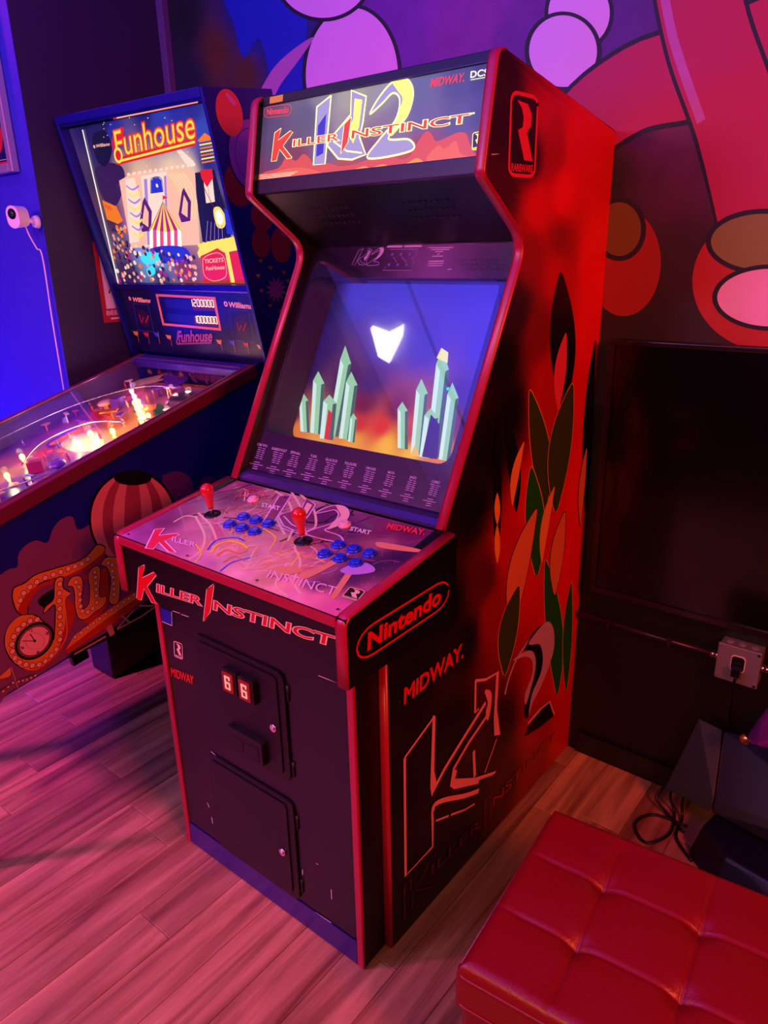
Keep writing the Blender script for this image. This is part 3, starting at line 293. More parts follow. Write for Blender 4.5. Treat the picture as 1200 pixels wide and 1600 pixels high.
ART['crt']=[('p','s_grn',[199.8,177.6,165.3,388.4,168.2,426.9,207.3,378.9,238.1,177.5]),('p','s_grn2',[199.8,177.6,165.3,388.4,183.2,371.9,212.2,177.5]),('p','s_dkg',[226.6,177.7,198.8,373.2,207.3,378.9,238.1,177.5]),('p','s_grn',[136.4,176,90.9,320.7,99.3,348.2,135,316,178.1,176]),('p','s_grn2',[136.4,176,90.9,320.7,108,309.9,149.9,176]),('p','s_dkg',[165.6,176.2,125,311.5,135,316,178.1,176]),('p','s_grn',[241.8,174.9,209.2,328.1,216.3,356.7,250.5,322.7,280.9,175]),('p','s_grn2',[241.8,174.9,209.2,328.1,225.4,316.6,254.4,174.9]),('p','s_dkg',[269.2,175.1,241.3,318.2,250.5,322.7,280.9,175]),('p','s_grn',[101,174.9,59.2,264.3,68.2,282,95.4,262.6,135.9,174.9]),('p','s_grn2',[101,174.9,59.2,264.3,72.5,257.9,112.3,174.8]),('p','s_dkg',[125.4,175,86.7,259.5,95.4,262.6,135.9,174.9]),('p','s_grn',[176.5,165.7,150.3,266.8,164.5,286.9,198.9,266.1,224.5,165.9]),('p','s_grn2',[176.5,165.7,150.3,266.8,167.6,260.1,192,165.7]),('p','s_dkg',[210.1,166,187,262.3,198.9,266.1,224.5,165.9]),('p','s_grn',[274.6,170.5,259.7,233.9,265.5,246.2,282.9,232.9,297.4,170.6]),('p','s_grn2',[274.6,170.5,259.7,233.9,268.2,229.6,282,170.5]),('p','s_dkg',[290.6,170.7,277.4,230.7,282.9,232.9,297.4,170.6]),('p','s_grn',[522.6,170.9,476.3,397.9,479.4,439.8,517.2,387.4,559.6,171]),('p','s_grn2',[522.6,170.9,476.3,397.9,493.6,380,534.5,170.9]),('p','s_dkg',[548.5,171.2,508.9,381.3,517.2,387.4,559.6,171]),('p','s_grn',[477.1,170.3,439.9,328,445.9,357.5,477.4,322.2,512.2,170.4]),('p','s_grn2',[477.1,170.3,439.9,328,454.7,316,488.4,170.3]),('p','s_dkg',[501.7,170.6,469.1,317.5,477.4,322.2,512.2,170.4]),('p','s_grn',[560.8,167.4,532.9,326.7,537.7,356.2,566.8,320.6,592.6,167.5]),('p','s_grn2',[560.8,167.4,532.9,326.7,546.5,314.6,571,167.4]),('p','s_dkg',[583,167.6,559.5,316,566.8,320.6,592.6,167.5]),('p','s_grn',[435.5,177.2,401.2,274.6,409,293.6,433.9,272.4,466.9,177.2]),('p','s_grn2',[435.5,177.2,401.2,274.6,413.3,267.6,445.6,177.1]),('p','s_dkg',[457.5,177.3,426.2,269.1,433.9,272.4,466.9,177.2]),('p','s_grn',[505.7,165.1,486.1,267.2,497.8,287.1,527.1,266,546.1,165.2]),('p','s_grn2',[505.7,165.1,486.1,267.2,500.7,260.3,518.8,165]),('p','s_dkg',[534,165.4,517.1,262.3,527.1,266,546.1,165.2]),('p','s_yel',[472.8,412.8,478.3,439.7,501.9,429.4,508.6,402.4]),('p','s_red',[193.2,165.9,177.9,246.4,195.1,237.7,212,165]),('p','s_dk',[512.9,166.2,503.6,271.6,536.9,249.9,557.3,166.8]),('p','s_yel2',[479.2,164.2,483.1,190.8,505.5,165.7]),('o','s_cyan',530.9,339.4,4.5,4.5)]
ART['mural']=[('s','m_blue',[-740.4,2458.8,-368.2,2383.1,-359.3,2210,-397.8,2015.8,-565.2,2035.5,-539.6,2128,-573.9,2245.1,-659.3,2202.4,-692.5,2302.2]),('N','pink_oval'),('s','m_out',[22.1,2053.2,2.3,1974.4,-52.4,1913,-133.8,1882.4,-227.1,1891,-312.1,1939.7,-369,2018.7,-384.4,2110.1,-355.8,2192.8,-291.6,2249.6,-207.1,2270.6,-119.7,2254.5,-44.9,2206.2,5.1,2135]),('s','m_pink',[7.8,2055.2,-10.7,1980.3,-61.5,1922.2,-136.9,1893.3,-222.8,1901.5,-300.9,1947.3,-353.1,2021.6,-367.2,2107.7,-341,2185.9,-282,2239.9,-204.2,2260.4,-123.4,2245.7,-54.1,2200.2,-7.8,2132.9]),('N','pink_disc'),('s','m_out',[-79.2,2321.1,-99.4,2275.7,-154.5,2245.4,-236,2236.8,-329.1,2253.1,-414.5,2292.4,-472.6,2346.9,-489.7,2404.4,-462.4,2451.9,-398.2,2479.5,-312.5,2482.5,-223.2,2462,-146.8,2423.1,-96.1,2373.2]),('s','m_pink',[-93.6,2324,-112.5,2282.3,-163.6,2254.7,-238.9,2247.2,-324.7,2262.4,-403.2,2298.5,-456.6,2348.3,-472.4,2400.8,-447.5,2444.3,-388.6,2469.6,-309.6,2472.5,-227,2453.7,-156.2,2417.9,-109.2,2371.9]),('N','pink_ribbon'),('s','m_pink2',[-592.7,2077.7,-522.3,2144.4,-427.8,2185.3,-325.8,2207.9,-386.1,2160.9,-480.5,2101.1,-530.9,2060.3]),('N','lavender_disc'),('s','m_out',[662.4,2095.5,656.8,2062,634.5,2037.6,599.4,2027.4,558,2033.8,518.7,2056.3,490,2090.3,478.2,2128.7,485.6,2163.2,510.2,2186.7,546.5,2194.8,587,2186.6,624,2164.1,650.7,2131.7]),('s','m_lav',[652.6,2097.3,647.6,2067.1,627.8,2045.1,596.5,2035.9,559.7,2041.7,524.9,2061.9,499.5,2092.3,489,2126.7,495.4,2157.7,517.1,2179,549.3,2186.5,585.4,2179.2,618.4,2159.1,642.2,2129.9]),('N','lavender_disc'),('s','m_out',[638.3,2019.2,631.4,1983.3,605.6,1956.7,565,1945,517.2,1951.3,471.9,1974.8,439,2011.1,425.8,2052.3,434.9,2089.6,463.9,2115.2,506.1,2124.3,552.8,2115.9,595,2092.1,625.3,2057.8]),('s','m_lav',[626.6,2021.1,620.5,1988.5,597.5,1964.4,561.6,1953.9,519.4,1959.5,479.6,1980.7,450.7,2013.2,439,2050.3,446.8,2083.9,472.2,2107.1,509.4,2115.6,550.6,2108.3,588.1,2087,615,2056]),('N','magenta_band'),('c','m_out',211.4,[560.8,1658.5,584.7,1833.8,727.3,1924.5,889.5,1942,1055.9,1977.9],0),('c','m_mag',188.9,[560.8,1658.5,584.7,1833.8,727.3,1924.5,889.5,1942,1055.9,1977.9],0),('N','magenta_band'),('c','m_out',187.8,[835.1,2162.1,888.7,2005.3,973.3,1828.2,1047.1,1636.1],0),('c','m_mag',170.6,[835.1,2162.1,888.7,2005.3,973.3,1828.2,1049.1,1622.4],0),('c','m_pink2',20.1,[762.4,2177.4,811.8,2017.9,896.6,1836.6],0),('N','red_disc'),('s','m_red',[1242.3,1482.8,1238.4,1418.5,1205.3,1364,1147.5,1330.3,1074.6,1325.8,1001.5,1353.8,944.9,1409.4,918.5,1480.5,927.9,1550.4,969.5,1603.7,1032.6,1630.3,1103.4,1627.2,1168.7,1596.9,1217.5,1545.8]),('N','olive_disc'),('s','m_out',[1190.3,1566.4,1183.7,1536.3,1154.8,1511.8,1108.1,1497.8,1052,1497.8,997.5,1512.4,956.7,1539.1,939.1,1572.3,948.6,1604.5,982.3,1628.9,1032.2,1640.5,1087.6,1637.9,1137.8,1622.2,1174.1,1596.9]),('s','m_oliv',[1180.2,1566.7,1173.8,1541.1,1147,1520.5,1104.1,1508.8,1052.9,1509,1003.5,1521.4,966.7,1544,951,1572,959.7,1599.2,990.6,1619.8,1036.2,1629.6,1086.8,1627.4,1132.7,1614.1,1165.7,1592.5]),('N','pale_disc'),('s','m_out',[1221.8,1448.3,1215.4,1416.8,1186.6,1390.1,1140,1373.5,1083.7,1371,1028.9,1383.7,987.9,1409.7,970,1443.4,979.3,1477.3,1013,1504,1063,1518.3,1118.5,1518,1168.9,1503.9,1205.4,1479.2]),('s','m_wht',[1211.8,1448.1,1205.5,1420.7,1178.9,1397.6,1136.1,1383.4,1084.7,1381.2,1035.1,1392.2,998,1414.6,981.9,1443.6,990.5,1472.9,1021.2,1496.1,1066.8,1508.6,1117.6,1508.5,1163.7,1496.4,1196.9,1474.9]),('N','red_disc'),('s','m_red2',[836.4,1526.2,833.1,1469.9,811.4,1423.3,774.8,1396,730.1,1394.5,686.4,1420.2,653.4,1468,638.2,1527.7,644,1586.2,668.8,1631.4,706.8,1654.7,750.1,1652.7,790.7,1626.6,821.3,1581.7]),('N','olive_disc'),('s','m_out',[790.9,1606.1,787.4,1573.2,770.8,1546.8,743.9,1532,711.8,1532.3,681,1548,658,1576.1,647.8,1610.8,652.5,1644.5,670.6,1670.5,698.3,1683.7,729.9,1682,759.2,1666,780.8,1639]),('s','m_olv2',[777.8,1606.5,775,1578.8,761.5,1556.6,739.7,1544.3,713.7,1544.7,688.9,1557.9,670.3,1581.4,662,1610.3,665.6,1638.6,680.1,1660.5,702.4,1671.7,728,1670.4,751.9,1657,769.6,1634.3])]
ART['pin_side']=[('s','p_cloud',[-324.6,828.6,-297.8,842.8,-265.4,850.5,-241.8,846.5,-231,874.1,-206.2,890.7,-174.3,891.8,-147.9,872.9,-122.6,900.9,-92.7,916.6,-60.4,910.7,-55.5,869.9,-20.9,867.1,57,880.7,113.5,909.9,168,892,175.9,847.5,171.2,793.7,125.8,612.6,118.3,566.4,4,531.5,-93.8,531.8,-186.9,528,-295.2,524.6,-371,526.6,-426.5,520.9]),('s','p_cld2',[247.1,897.7,266.3,910.4,297.5,908.4,332.8,888.1,353.4,855.7,356.5,819.1,397.7,845.3,431.3,839.3,454.8,808.3,447.2,759.9,217.1,730.7]),('s','p_blk',[267.4,757.6,239.4,704.5,192.1,671.2,134.1,662.9,75.7,680,26.2,718.1,-7.7,770.2,-22.2,828.3,-16.3,884.4,8.8,931.3,49.7,963.1,101.4,975.3,157.5,965.3,209.9,933.3,250.2,882.7,270.9,820.7]),('s','p_pink',[258.6,761.5,232.2,711.2,187.6,679.5,132.9,671.4,77.8,687.3,31,723.2,-1.2,772.7,-14.9,827.9,-9.3,881.3,14.5,926,53.3,956.3,102.4,967.9,155.5,958.4,204.9,928,242.8,880,262.1,821.3]),('s','p_rose',[218.5,779.4,195.5,728.6,160.1,693.1,118.6,678.7,77.8,687.3,44.3,716.5,22.8,760.8,15.8,813.4,23.7,866.5,45.3,913,77.4,946.6,115.9,962.7,155.5,958.4,190.5,933.6,215.2,891.1,225.4,836.8]),('s','p_pink',[182.4,795.5,162.4,744.2,135.2,705.4,105.3,685.5,77.8,687.3,56.8,710.1,45.5,749.6,45,799.6,55.3,852.4,74.6,900.6,100.2,937.4,128.5,957.8,155.5,958.4,177.2,938.8,190.2,901.1,192.2,850.8]),('s','p_rose',[144.7,812.4,127.6,760.6,108.8,718.4,91.3,692.6,77.8,687.3,70.5,703.2,70.4,737.3,77.4,784.3,90.3,836.7,107,886.8,125.2,927.3,142.2,952.4,155.5,958.4,163.1,944.3,163.8,911.8,157.4,865.5]),('s','p_blk',[212.1,918.1,205.1,912.3,189.8,911.1,168.7,914.7,145.2,922.4,122.9,933,105.3,944.8,94.7,956,92.5,965.1,99,970.7,113.3,972.2,133.4,969.1,156.5,961.9,179.1,951.5,197.8,939.5,209.5,927.7]),('N','bulb_lettering'),('c','p_blk',7,[-272.5,787.5,-264.1,795.5,-237.4,793.7,-203.1,801.1,-148.4,791.9,-82.9,780.3,-45.3,785.9,-13.8,799.6,5.6,783.4,-1.4,770.9,-26.1,758.3,-63.8,754.8,-116.8,755.5,-148.2,765.5,-195.1,775.2,-227.5,762.6,-247.1,738.9,-260.1,710.6,-278,728.5,-279.5,765.9],1),('s','p_orng',[-272.5,787.5,-264.1,795.5,-237.4,793.7,-203.1,801.1,-148.4,791.9,-82.9,780.3,-45.3,785.9,-13.8,799.6,5.6,783.4,-1.4,770.9,-26.1,758.3,-63.8,754.8,-116.8,755.5,-148.2,765.5,-195.1,775.2,-227.5,762.6,-247.1,738.9,-260.1,710.6,-278,728.5,-279.5,765.9]),('s','p_red',[-278,728.5,-263.8,748.4,-238.8,764.6,-204.4,771.6,-164.4,767.5,-141.4,759.7,-63.2,756.8,-1.4,770.9,5,781.4,6,771.9,-5.5,757,-57.7,744.9,-130.4,753.8,-167.9,756.2,-199.8,760.4,-227.6,749.6,-250.6,727.8,-260.1,710.6]),('c','p_line',1.9,[-276.3,734,-270.2,764.9,-253.2,781.1,-220.5,784.6,-178.7,788.2,-127,778.6,-68.1,770.5,-20.1,793.7],0),('s','p_blk',[-222,729,-194,739.7,-165.4,737.2,-180.9,714.6,-207,698.3]),('c','p_blk',7,[-158.4,759.9,-137.8,757.7,-146,731,-132.3,705.4,-148.2,696.2,-162.6,649.6,-173.4,600.3,-206.4,564.5,-246,547.9,-287.9,547.8,-318.8,577.9,-334.2,615.5,-336.2,656.8,-323.9,688.6,-300,708.9,-271.7,711.7,-241.3,693.8,-228.3,670.4,-213.3,624.9,-213.4,597.2,-192.9,649.2,-180.3,696.4,-214.1,689,-205.8,702,-177.4,712.6],1),('s','p_orng',[-158.4,759.9,-137.8,757.7,-146,731,-132.3,705.4,-148.2,696.2,-162.6,649.6,-173.4,600.3,-206.4,564.5,-246,547.9,-287.9,547.8,-318.8,577.9,-334.2,615.5,-336.2,656.8,-323.9,688.6,-300,708.9,-271.7,711.7,-241.3,693.8,-228.3,670.4,-213.3,624.9,-213.4,597.2,-192.9,649.2,-180.3,696.4,-214.1,689,-205.8,702,-177.4,712.6]),('s','p_red',[-148.2,696.2,-130.6,667.9,-136.4,634.2,-172.2,590.2,-205.2,554.3,-253.2,538.5,-289.7,542,-314.6,565.9,-267.7,545.9,-222.1,555.8,-195.4,585.9,-167.4,634]),('c','p_line',2,[-214.1,689,-178.5,708.8,-160.7,752.3,-140.8,754.9,-150.8,715.7,-130.4,704.4,-151.2,693.4,-160.7,648.5,-175.9,592.5,-206.4,564.5,-246,547.9,-287.9,547.8,-321.4,582,-335,625,-334.4,664.5,-314.4,700.2,-278.9,713.8,-244.2,697.7],0),('o','p_blk',-262.9,626.1,55.7,52.1),('o','p_line2',-262.9,626.1,48.5,44.8),('o','p_blk',-262.9,626.1,43.9,40.7),('o','p_face',-262.9,626.1,42.3,39.2),('c','p_dark',0.7,[-255.7,648.7,-240.9,630.5,-238.8,610.8,-251.2,598,-270.2,603.3,-285.2,619.8,-285.8,640.5,-275,651.7,-255.7,648.7],0),('l','p_blk',2.8,[-262.9,626.1,-268.1,651.9],0),('l','p_blk',2,[-262.9,626.1,-292.5,644.7],0),('o','p_blk',-262.9,626.1,4,4),('t','p_blk','12',[-268.4,659.7,-260.3,654.7,-266,667.2],0.02),('t','p_blk','3',[-231.9,627.2,-223.5,622,-229.5,634.9],0.02),('t','p_blk','9',[-304.3,625.2,-296.4,620.1,-301.9,632.7],0.02),('t','p_blk','6',[-269.4,588.9,-261.2,583.6,-267,596.6],0.02),('o','p_blk',-248.9,770.2,8.6,8.6),('o','p_bulb',-248.9,770.2,7,7),('o','p_blk',-228.5,778.2,8.6,8.6),('o','p_bulb',-228.5,778.2,7,7),('o','p_blk',-207.3,781.8,8.6,8.6),('o','p_bulb',-207.3,781.8,7,7),('o','p_blk',-182.8,781.7,8.6,8.6),('o','p_bulb',-182.8,781.7,7,7),('o','p_blk',-159.4,779.3,8.6,8.6),('o','p_bulb',-159.4,779.3,7,7),('o','p_blk',-137.6,776.2,8.6,8.6),('o','p_bulb',-137.6,776.2,7,7),('o','p_blk',-115.3,774.7,8.6,8.6),('o','p_bulb',-115.3,774.7,7,7),('o','p_blk',-94.4,771.5,8.6,8.6),('o','p_bulb',-94.4,771.5,7,7),('o','p_blk',-73.6,769.7,8.6,8.6),('o','p_bulb',-73.6,769.7,7,7),('o','p_blk',-52.6,773.9,8.6,8.6),('o','p_bulb',-52.6,773.9,7,7),('o','p_blk',-263.3,755.9,8.6,8.6),('o','p_bulb',-263.3,755.9,7,7),('o','p_blk',-150.4,744.5,8.6,8.6),('o','p_bulb',-150.4,744.5,7,7),('o','p_blk',-159.2,720.4,8.6,8.6),('o','p_bulb',-159.2,720.4,7,7),('o','p_blk',-166.5,699.7,8.6,8.6),('o','p_bulb',-166.5,699.7,7,7),('o','p_blk',-172.2,677.2,8.6,8.6),('o','p_bulb',-172.2,677.2,7,7),('o','p_blk',-178.4,654.4,8.6,8.6),('o','p_bulb',-178.4,654.4,7,7),('o','p_blk',-184.7,631.4,8.6,8.6),('o','p_bulb',-184.7,631.4,7,7),('o','p_blk',-191.6,609.2,8.6,8.6),('o','p_bulb',-191.6,609.2,7,7),('o','p_blk',-198.4,590.1,8.6,8.6),('o','p_bulb',-198.4,590.1,7,7),('o','p_blk',-216,568.4,8.6,8.6),('o','p_bulb',-216,568.4,7,7),('o','p_blk',-234,558.9,8.6,8.6),('o','p_bulb',-234,558.9,7,7),('o','p_blk',-254.7,553.7,8.6,8.6),('o','p_bulb',-254.7,553.7,7,7),('o','p_blk',-273.3,554.4,8.6,8.6),('o','p_bulb',-273.3,554.4,7,7),('o','p_blk',-290.5,562.6,8.6,8.6),('o','p_bulb',-290.5,562.6,7,7),('o','p_blk',-305.4,575.8,8.6,8.6),('o','p_bulb',-305.4,575.8,7,7),('o','p_blk',-318.4,591.4,8.6,8.6),('o','p_bulb',-318.4,591.4,7,7),('o','p_blk',-325.9,610.9,8.6,8.6),('o','p_bulb',-325.9,610.9,7,7),('o','p_blk',-325.6,632.3,8.6,8.6),('o','p_bulb',-325.6,632.3,7,7),('o','p_blk',-320.4,652.1,8.6,8.6),('o','p_bulb',-320.4,652.1,7,7),('o','p_blk',-309.5,670,8.6,8.6),('o','p_bulb',-309.5,670,7,7),('o','p_blk',-293.7,682.4,8.6,8.6),('o','p_bulb',-293.7,682.4,7,7),('o','p_blk',-276.1,688,8.6,8.6),('o','p_bulb',-276.1,688,7,7),('o','p_blk',-257.4,687.8,8.6,8.6),('o','p_bulb',-257.4,687.8,7,7),('o','p_blk',-239.2,681.4,8.6,8.6),('o','p_bulb',-239.2,681.4,7,7),('s','p_red',[-96.5,735.8,-70.6,717.4,-73.1,663.3,-90.7,635.7,-117.2,608.7,-128.9,629.7,-105.3,587.3,-42.6,608,-24.6,636.2,-5.9,715.7,-35.6,726.5]),('c','p_blk',7,[-128.8,730.6,-111.7,743.9,-90.1,734.7,-90.9,710.1,-106.7,672.8,-112.5,638.9,-88.2,643.7,-72.3,681.4,-61.9,731.1,-36.1,740.5,-29.6,723.4,-53.2,652.1,-34.1,636.7,-49.5,616.8,-78.5,614.4,-108.2,608.1,-126.9,621.5,-127.3,656.8,-117.2,697.1,-116.9,719.6],1),('s','p_orng',[-128.8,730.6,-111.7,743.9,-90.1,734.7,-90.9,710.1,-106.7,672.8,-112.5,638.9,-88.2,643.7,-72.3,681.4,-61.9,731.1,-36.1,740.5,-29.6,723.4,-53.2,652.1,-34.1,636.7,-49.5,616.8,-78.5,614.4,-108.2,608.1,-126.9,621.5,-127.3,656.8,-117.2,697.1,-116.9,719.6]),('c','p_line',2,[-128.8,730.6,-111.7,743.9,-90.1,734.7,-90.9,710.1,-106.7,672.8,-112.5,638.9,-88.2,643.7,-72.3,681.4,-61.9,731.1,-36.1,740.5,-29.6,723.4,-53.2,652.1,-34.1,636.7,-49.5,616.8,-78.5,614.4,-108.2,608.1,-126.9,621.5,-127.3,656.8,-117.2,697.1,-116.9,719.6],1),('o','p_blk',-105.8,727.2,7.6,7.6),('o','p_bulb',-105.8,727.2,6,6),('o','p_blk',-101.5,709,7.6,7.6),('o','p_bulb',-101.5,709,6,6),('o','p_blk',-105.2,688.1,7.6,7.6),('o','p_bulb',-105.2,688.1,6,6),('o','p_blk',-110.6,670.4,7.6,7.6),('o','p_bulb',-110.6,670.4,6,6),('o','p_blk',-114.1,651.5,7.6,7.6),('o','p_bulb',-114.1,651.5,6,6),('o','p_blk',-113.7,634.9,7.6,7.6),('o','p_bulb',-113.7,634.9,6,6),('o','p_blk',-98.8,623.9,7.6,7.6),('o','p_bulb',-98.8,623.9,6,6),('o','p_blk',-82,626,7.6,7.6),('o','p_bulb',-82,626,6,6),('o','p_blk',-64.9,636.5,7.6,7.6),('o','p_bulb',-64.9,636.5,6,6),('o','p_blk',-60.2,657,7.6,7.6),('o','p_bulb',-60.2,657,6,6),('o','p_blk',-55.5,675.5,7.6,7.6),('o','p_bulb',-55.5,675.5,6,6),('o','p_blk',-51.3,694.2,7.6,7.6),('o','p_bulb',-51.3,694.2,6,6),('o','p_blk',-47,711.8,7.6,7.6),('o','p_bulb',-47,711.8,6,6),('o','p_blk',-44.6,727.5,7.6,7.6),('o','p_bulb',-44.6,727.5,6,6),('c','p_blk',7,[-17.5,740.2,-0.5,749.9,16.6,743.6,33.5,718.7,2.2,611.4,-25.3,617.4,-1.9,680.7,-3.5,723.7],1),('s','p_orng',[-17.5,740.2,-0.5,749.9,16.6,743.6,33.5,718.7,2.2,611.4,-25.3,617.4,-1.9,680.7,-3.5,723.7]),('c','p_line',2.1,[-17.5,740.2,-0.5,749.9,16.6,743.6,33.5,718.7,2.2,611.4,-25.3,617.4,-1.9,680.7,-3.5,723.7],1),('o','p_blk',3.1,733.3,7.6,7.6),('o','p_bulb',3.1,733.3,6,6),('o','p_blk',12.8,722.3,7.6,7.6),('o','p_bulb',12.8,722.3,6,6),('o','p_blk',8.7,703.4,7.6,7.6),('o','p_bulb',8.7,703.4,6,6),('o','p_blk',5,684.2,7.6,7.6),('o','p_bulb',5,684.2,6,6),('o','p_blk',0.8,665.1,7.6,7.6),('o','p_bulb',0.8,665.1,6,6),('o','p_blk',-2.8,648,7.6,7.6),('o','p_bulb',-2.8,648,6,6),('o','p_blk',-6.8,631,7.6,7.6),('o','p_bulb',-6.8,631,6,6),('p','p_red',[-195.5,557.5,-75.4,593.4,26.1,607.8,130.5,610.1,120.7,575.2,8.9,548.6,-90.1,544.2,-165.8,538.4,-193,536.9]),('p','p_orng',[-188.1,552.8,-158.5,576.9,-76.6,589.4,23.6,599.4,128,601.4,124.4,588.3,17.5,578.3,-82.8,568.9,-150.8,557.8]),('l','p_line',2.1,[-188.1,552.8,-158.5,576.9,-76.6,589.4,23.6,599.4,128,601.4],0),('o','p_blk',-156.1,573,6.6,6.6),('o','p_bulb',-156.1,573,5.2,5.2),('o','p_blk',-135.7,574.7,6.6,6.6),('o','p_bulb',-135.7,574.7,5.2,5.2),('o','p_blk',-113.4,578.8,6.6,6.6),('o','p_bulb',-113.4,578.8,5.2,5.2),('o','p_blk',-92.9,582.2,6.6,6.6),('o','p_bulb',-92.9,582.2,5.2,5.2),('o','p_blk',-71,584.6,6.6,6.6),('o','p_bulb',-71,584.6,5.2,5.2),('o','p_blk',-49.5,587.8,6.6,6.6),('o','p_bulb',-49.5,587.8,5.2,5.2),('o','p_blk',-27.7,589.7,6.6,6.6),('o','p_bulb',-27.7,589.7,5.2,5.2),('o','p_blk',-5.8,590.7,6.6,6.6),('o','p_bulb',-5.8,590.7,5.2,5.2),('o','p_blk',15.4,591.8,6.6,6.6),('o','p_bulb',15.4,591.8,5.2,5.2),('o','p_blk',34.7,594.1,6.6,6.6),('o','p_bulb',34.7,594.1,5.2,5.2),('o','p_blk',53.3,596.6,6.6,6.6),('p','p_blk',[-197.9,535.3,-56.5,528.3,114.6,553.2,98.6,495.7,-53.2,506.4,-127.4,513.8]),('o','p_bulb',53.3,596.6,5.2,5.2),('l','p_truss',5.1,[-174.5,524.8,-68.4,520.8],0),('l','p_truss',5.3,[-29,521.4,56.1,515.7,110.7,519.7],0),('l','p_truss',5.3,[-3.9,556.1,15.8,519.4],0),('l','p_truss',5.3,[-28.4,523.5,40,550.4],0),('l','p_truss',5.4,[61.5,553,111.9,524.1],0),('p','p_truss',[-61,545.9,-40.8,548.4,-39,512.6,-56.3,512.3]),('l','p_flag2',1.6,[-343.1,594.3,-345.2,526.8],0),('s','p_flag',[-374.6,586.3,-357.8,590.7,-345.9,591.6,-351.9,573,-367,574.3,-383.2,583.3]),('c','p_blk',1.9,[-394.8,548.2,-363.6,549.1,-333,546.1,-291.5,536.2],0),('o','p_bulb',-381.7,541.2,3,3),('o','p_bulb',-367,544.6,3,3),('o','p_bulb',-352.2,548,3,3),('o','p_bulb',-338.1,542.7,3,3),('o','p_bulb',-327.4,538.5,3,3),('o','p_bulb',-316.8,534,3,3),('o','p_bulb',-305.1,532.4,3,3),('o','p_bulb',-293,531.6,3,3)]
ART['box_side']=[('o','b_ball',710.3,1879.9,51.9,60.5),('s','b_hi',[705.9,1926.5,715.4,1928.9,741.5,1906.9,736.1,1899.2,726.3,1902.3]),('o','b_dred',703.1,1689.4,60,60),('o','b_clk2',780.6,1764.6,105,105),('o','b_clk',780.6,1764.6,98,98),('o','b_clk2',780.6,1764.6,76,76),('o','b_clk',780.6,1764.6,74,74),('o','b_ball',710.3,1879.9,1,1),('o','b_ball',710.3,1879.9,51.9,60.5),('s','b_hi',[705.9,1926.5,715.4,1928.9,741.5,1906.9,736.1,1899.2,726.3,1902.3]),('o','b_dred',780,1596.1,48.8,43.9),('o','b_dred',758,1518.3,41,44.6),('o','b_ball2',845.6,1500.4,47,53.0),('l','b_hi',3.2,[855.9,1535.7,870.7,1526],0),('p','b_conf',[732.3,1472.2,754.4,1471.2,743.7,1460]),('p','b_conf',[710.6,1430.3,732.6,1429,722,1417.8]),('p','b_conf',[715.7,1383.7,737.9,1382.1,727.2,1370.8]),('p','b_conf',[770.3,1445.4,793,1444.2,782.2,1432.8]),('p','b_conf',[827.7,1423.1,851.3,1421.8,840.2,1410.1]),('p','b_conf',[842.5,1393,866.4,1391.4,855.2,1379.7]),('p','b_conf',[744.4,1331.7,767.2,1329.7,756.2,1318.3]),('p','b_conf',[789,1306.3,812.6,1304.1,801.4,1292.5]),('p','b_star',[820,1365.3,839.2,1350.6,813.7,1354.4,821.6,1334,801.6,1347.7,796.3,1327.2,787.1,1347.1,770.2,1332,774,1352.7,750.4,1346.9,765.9,1362.7,742,1367.6,764.9,1374.7,746.8,1388.8,771.1,1385.4,763.7,1405,782.9,1392,788.2,1412.1,797.3,1392.8,814.2,1408,810.4,1387.5,834.7,1393.6,818.8,1377.4,843.9,1372.5])]
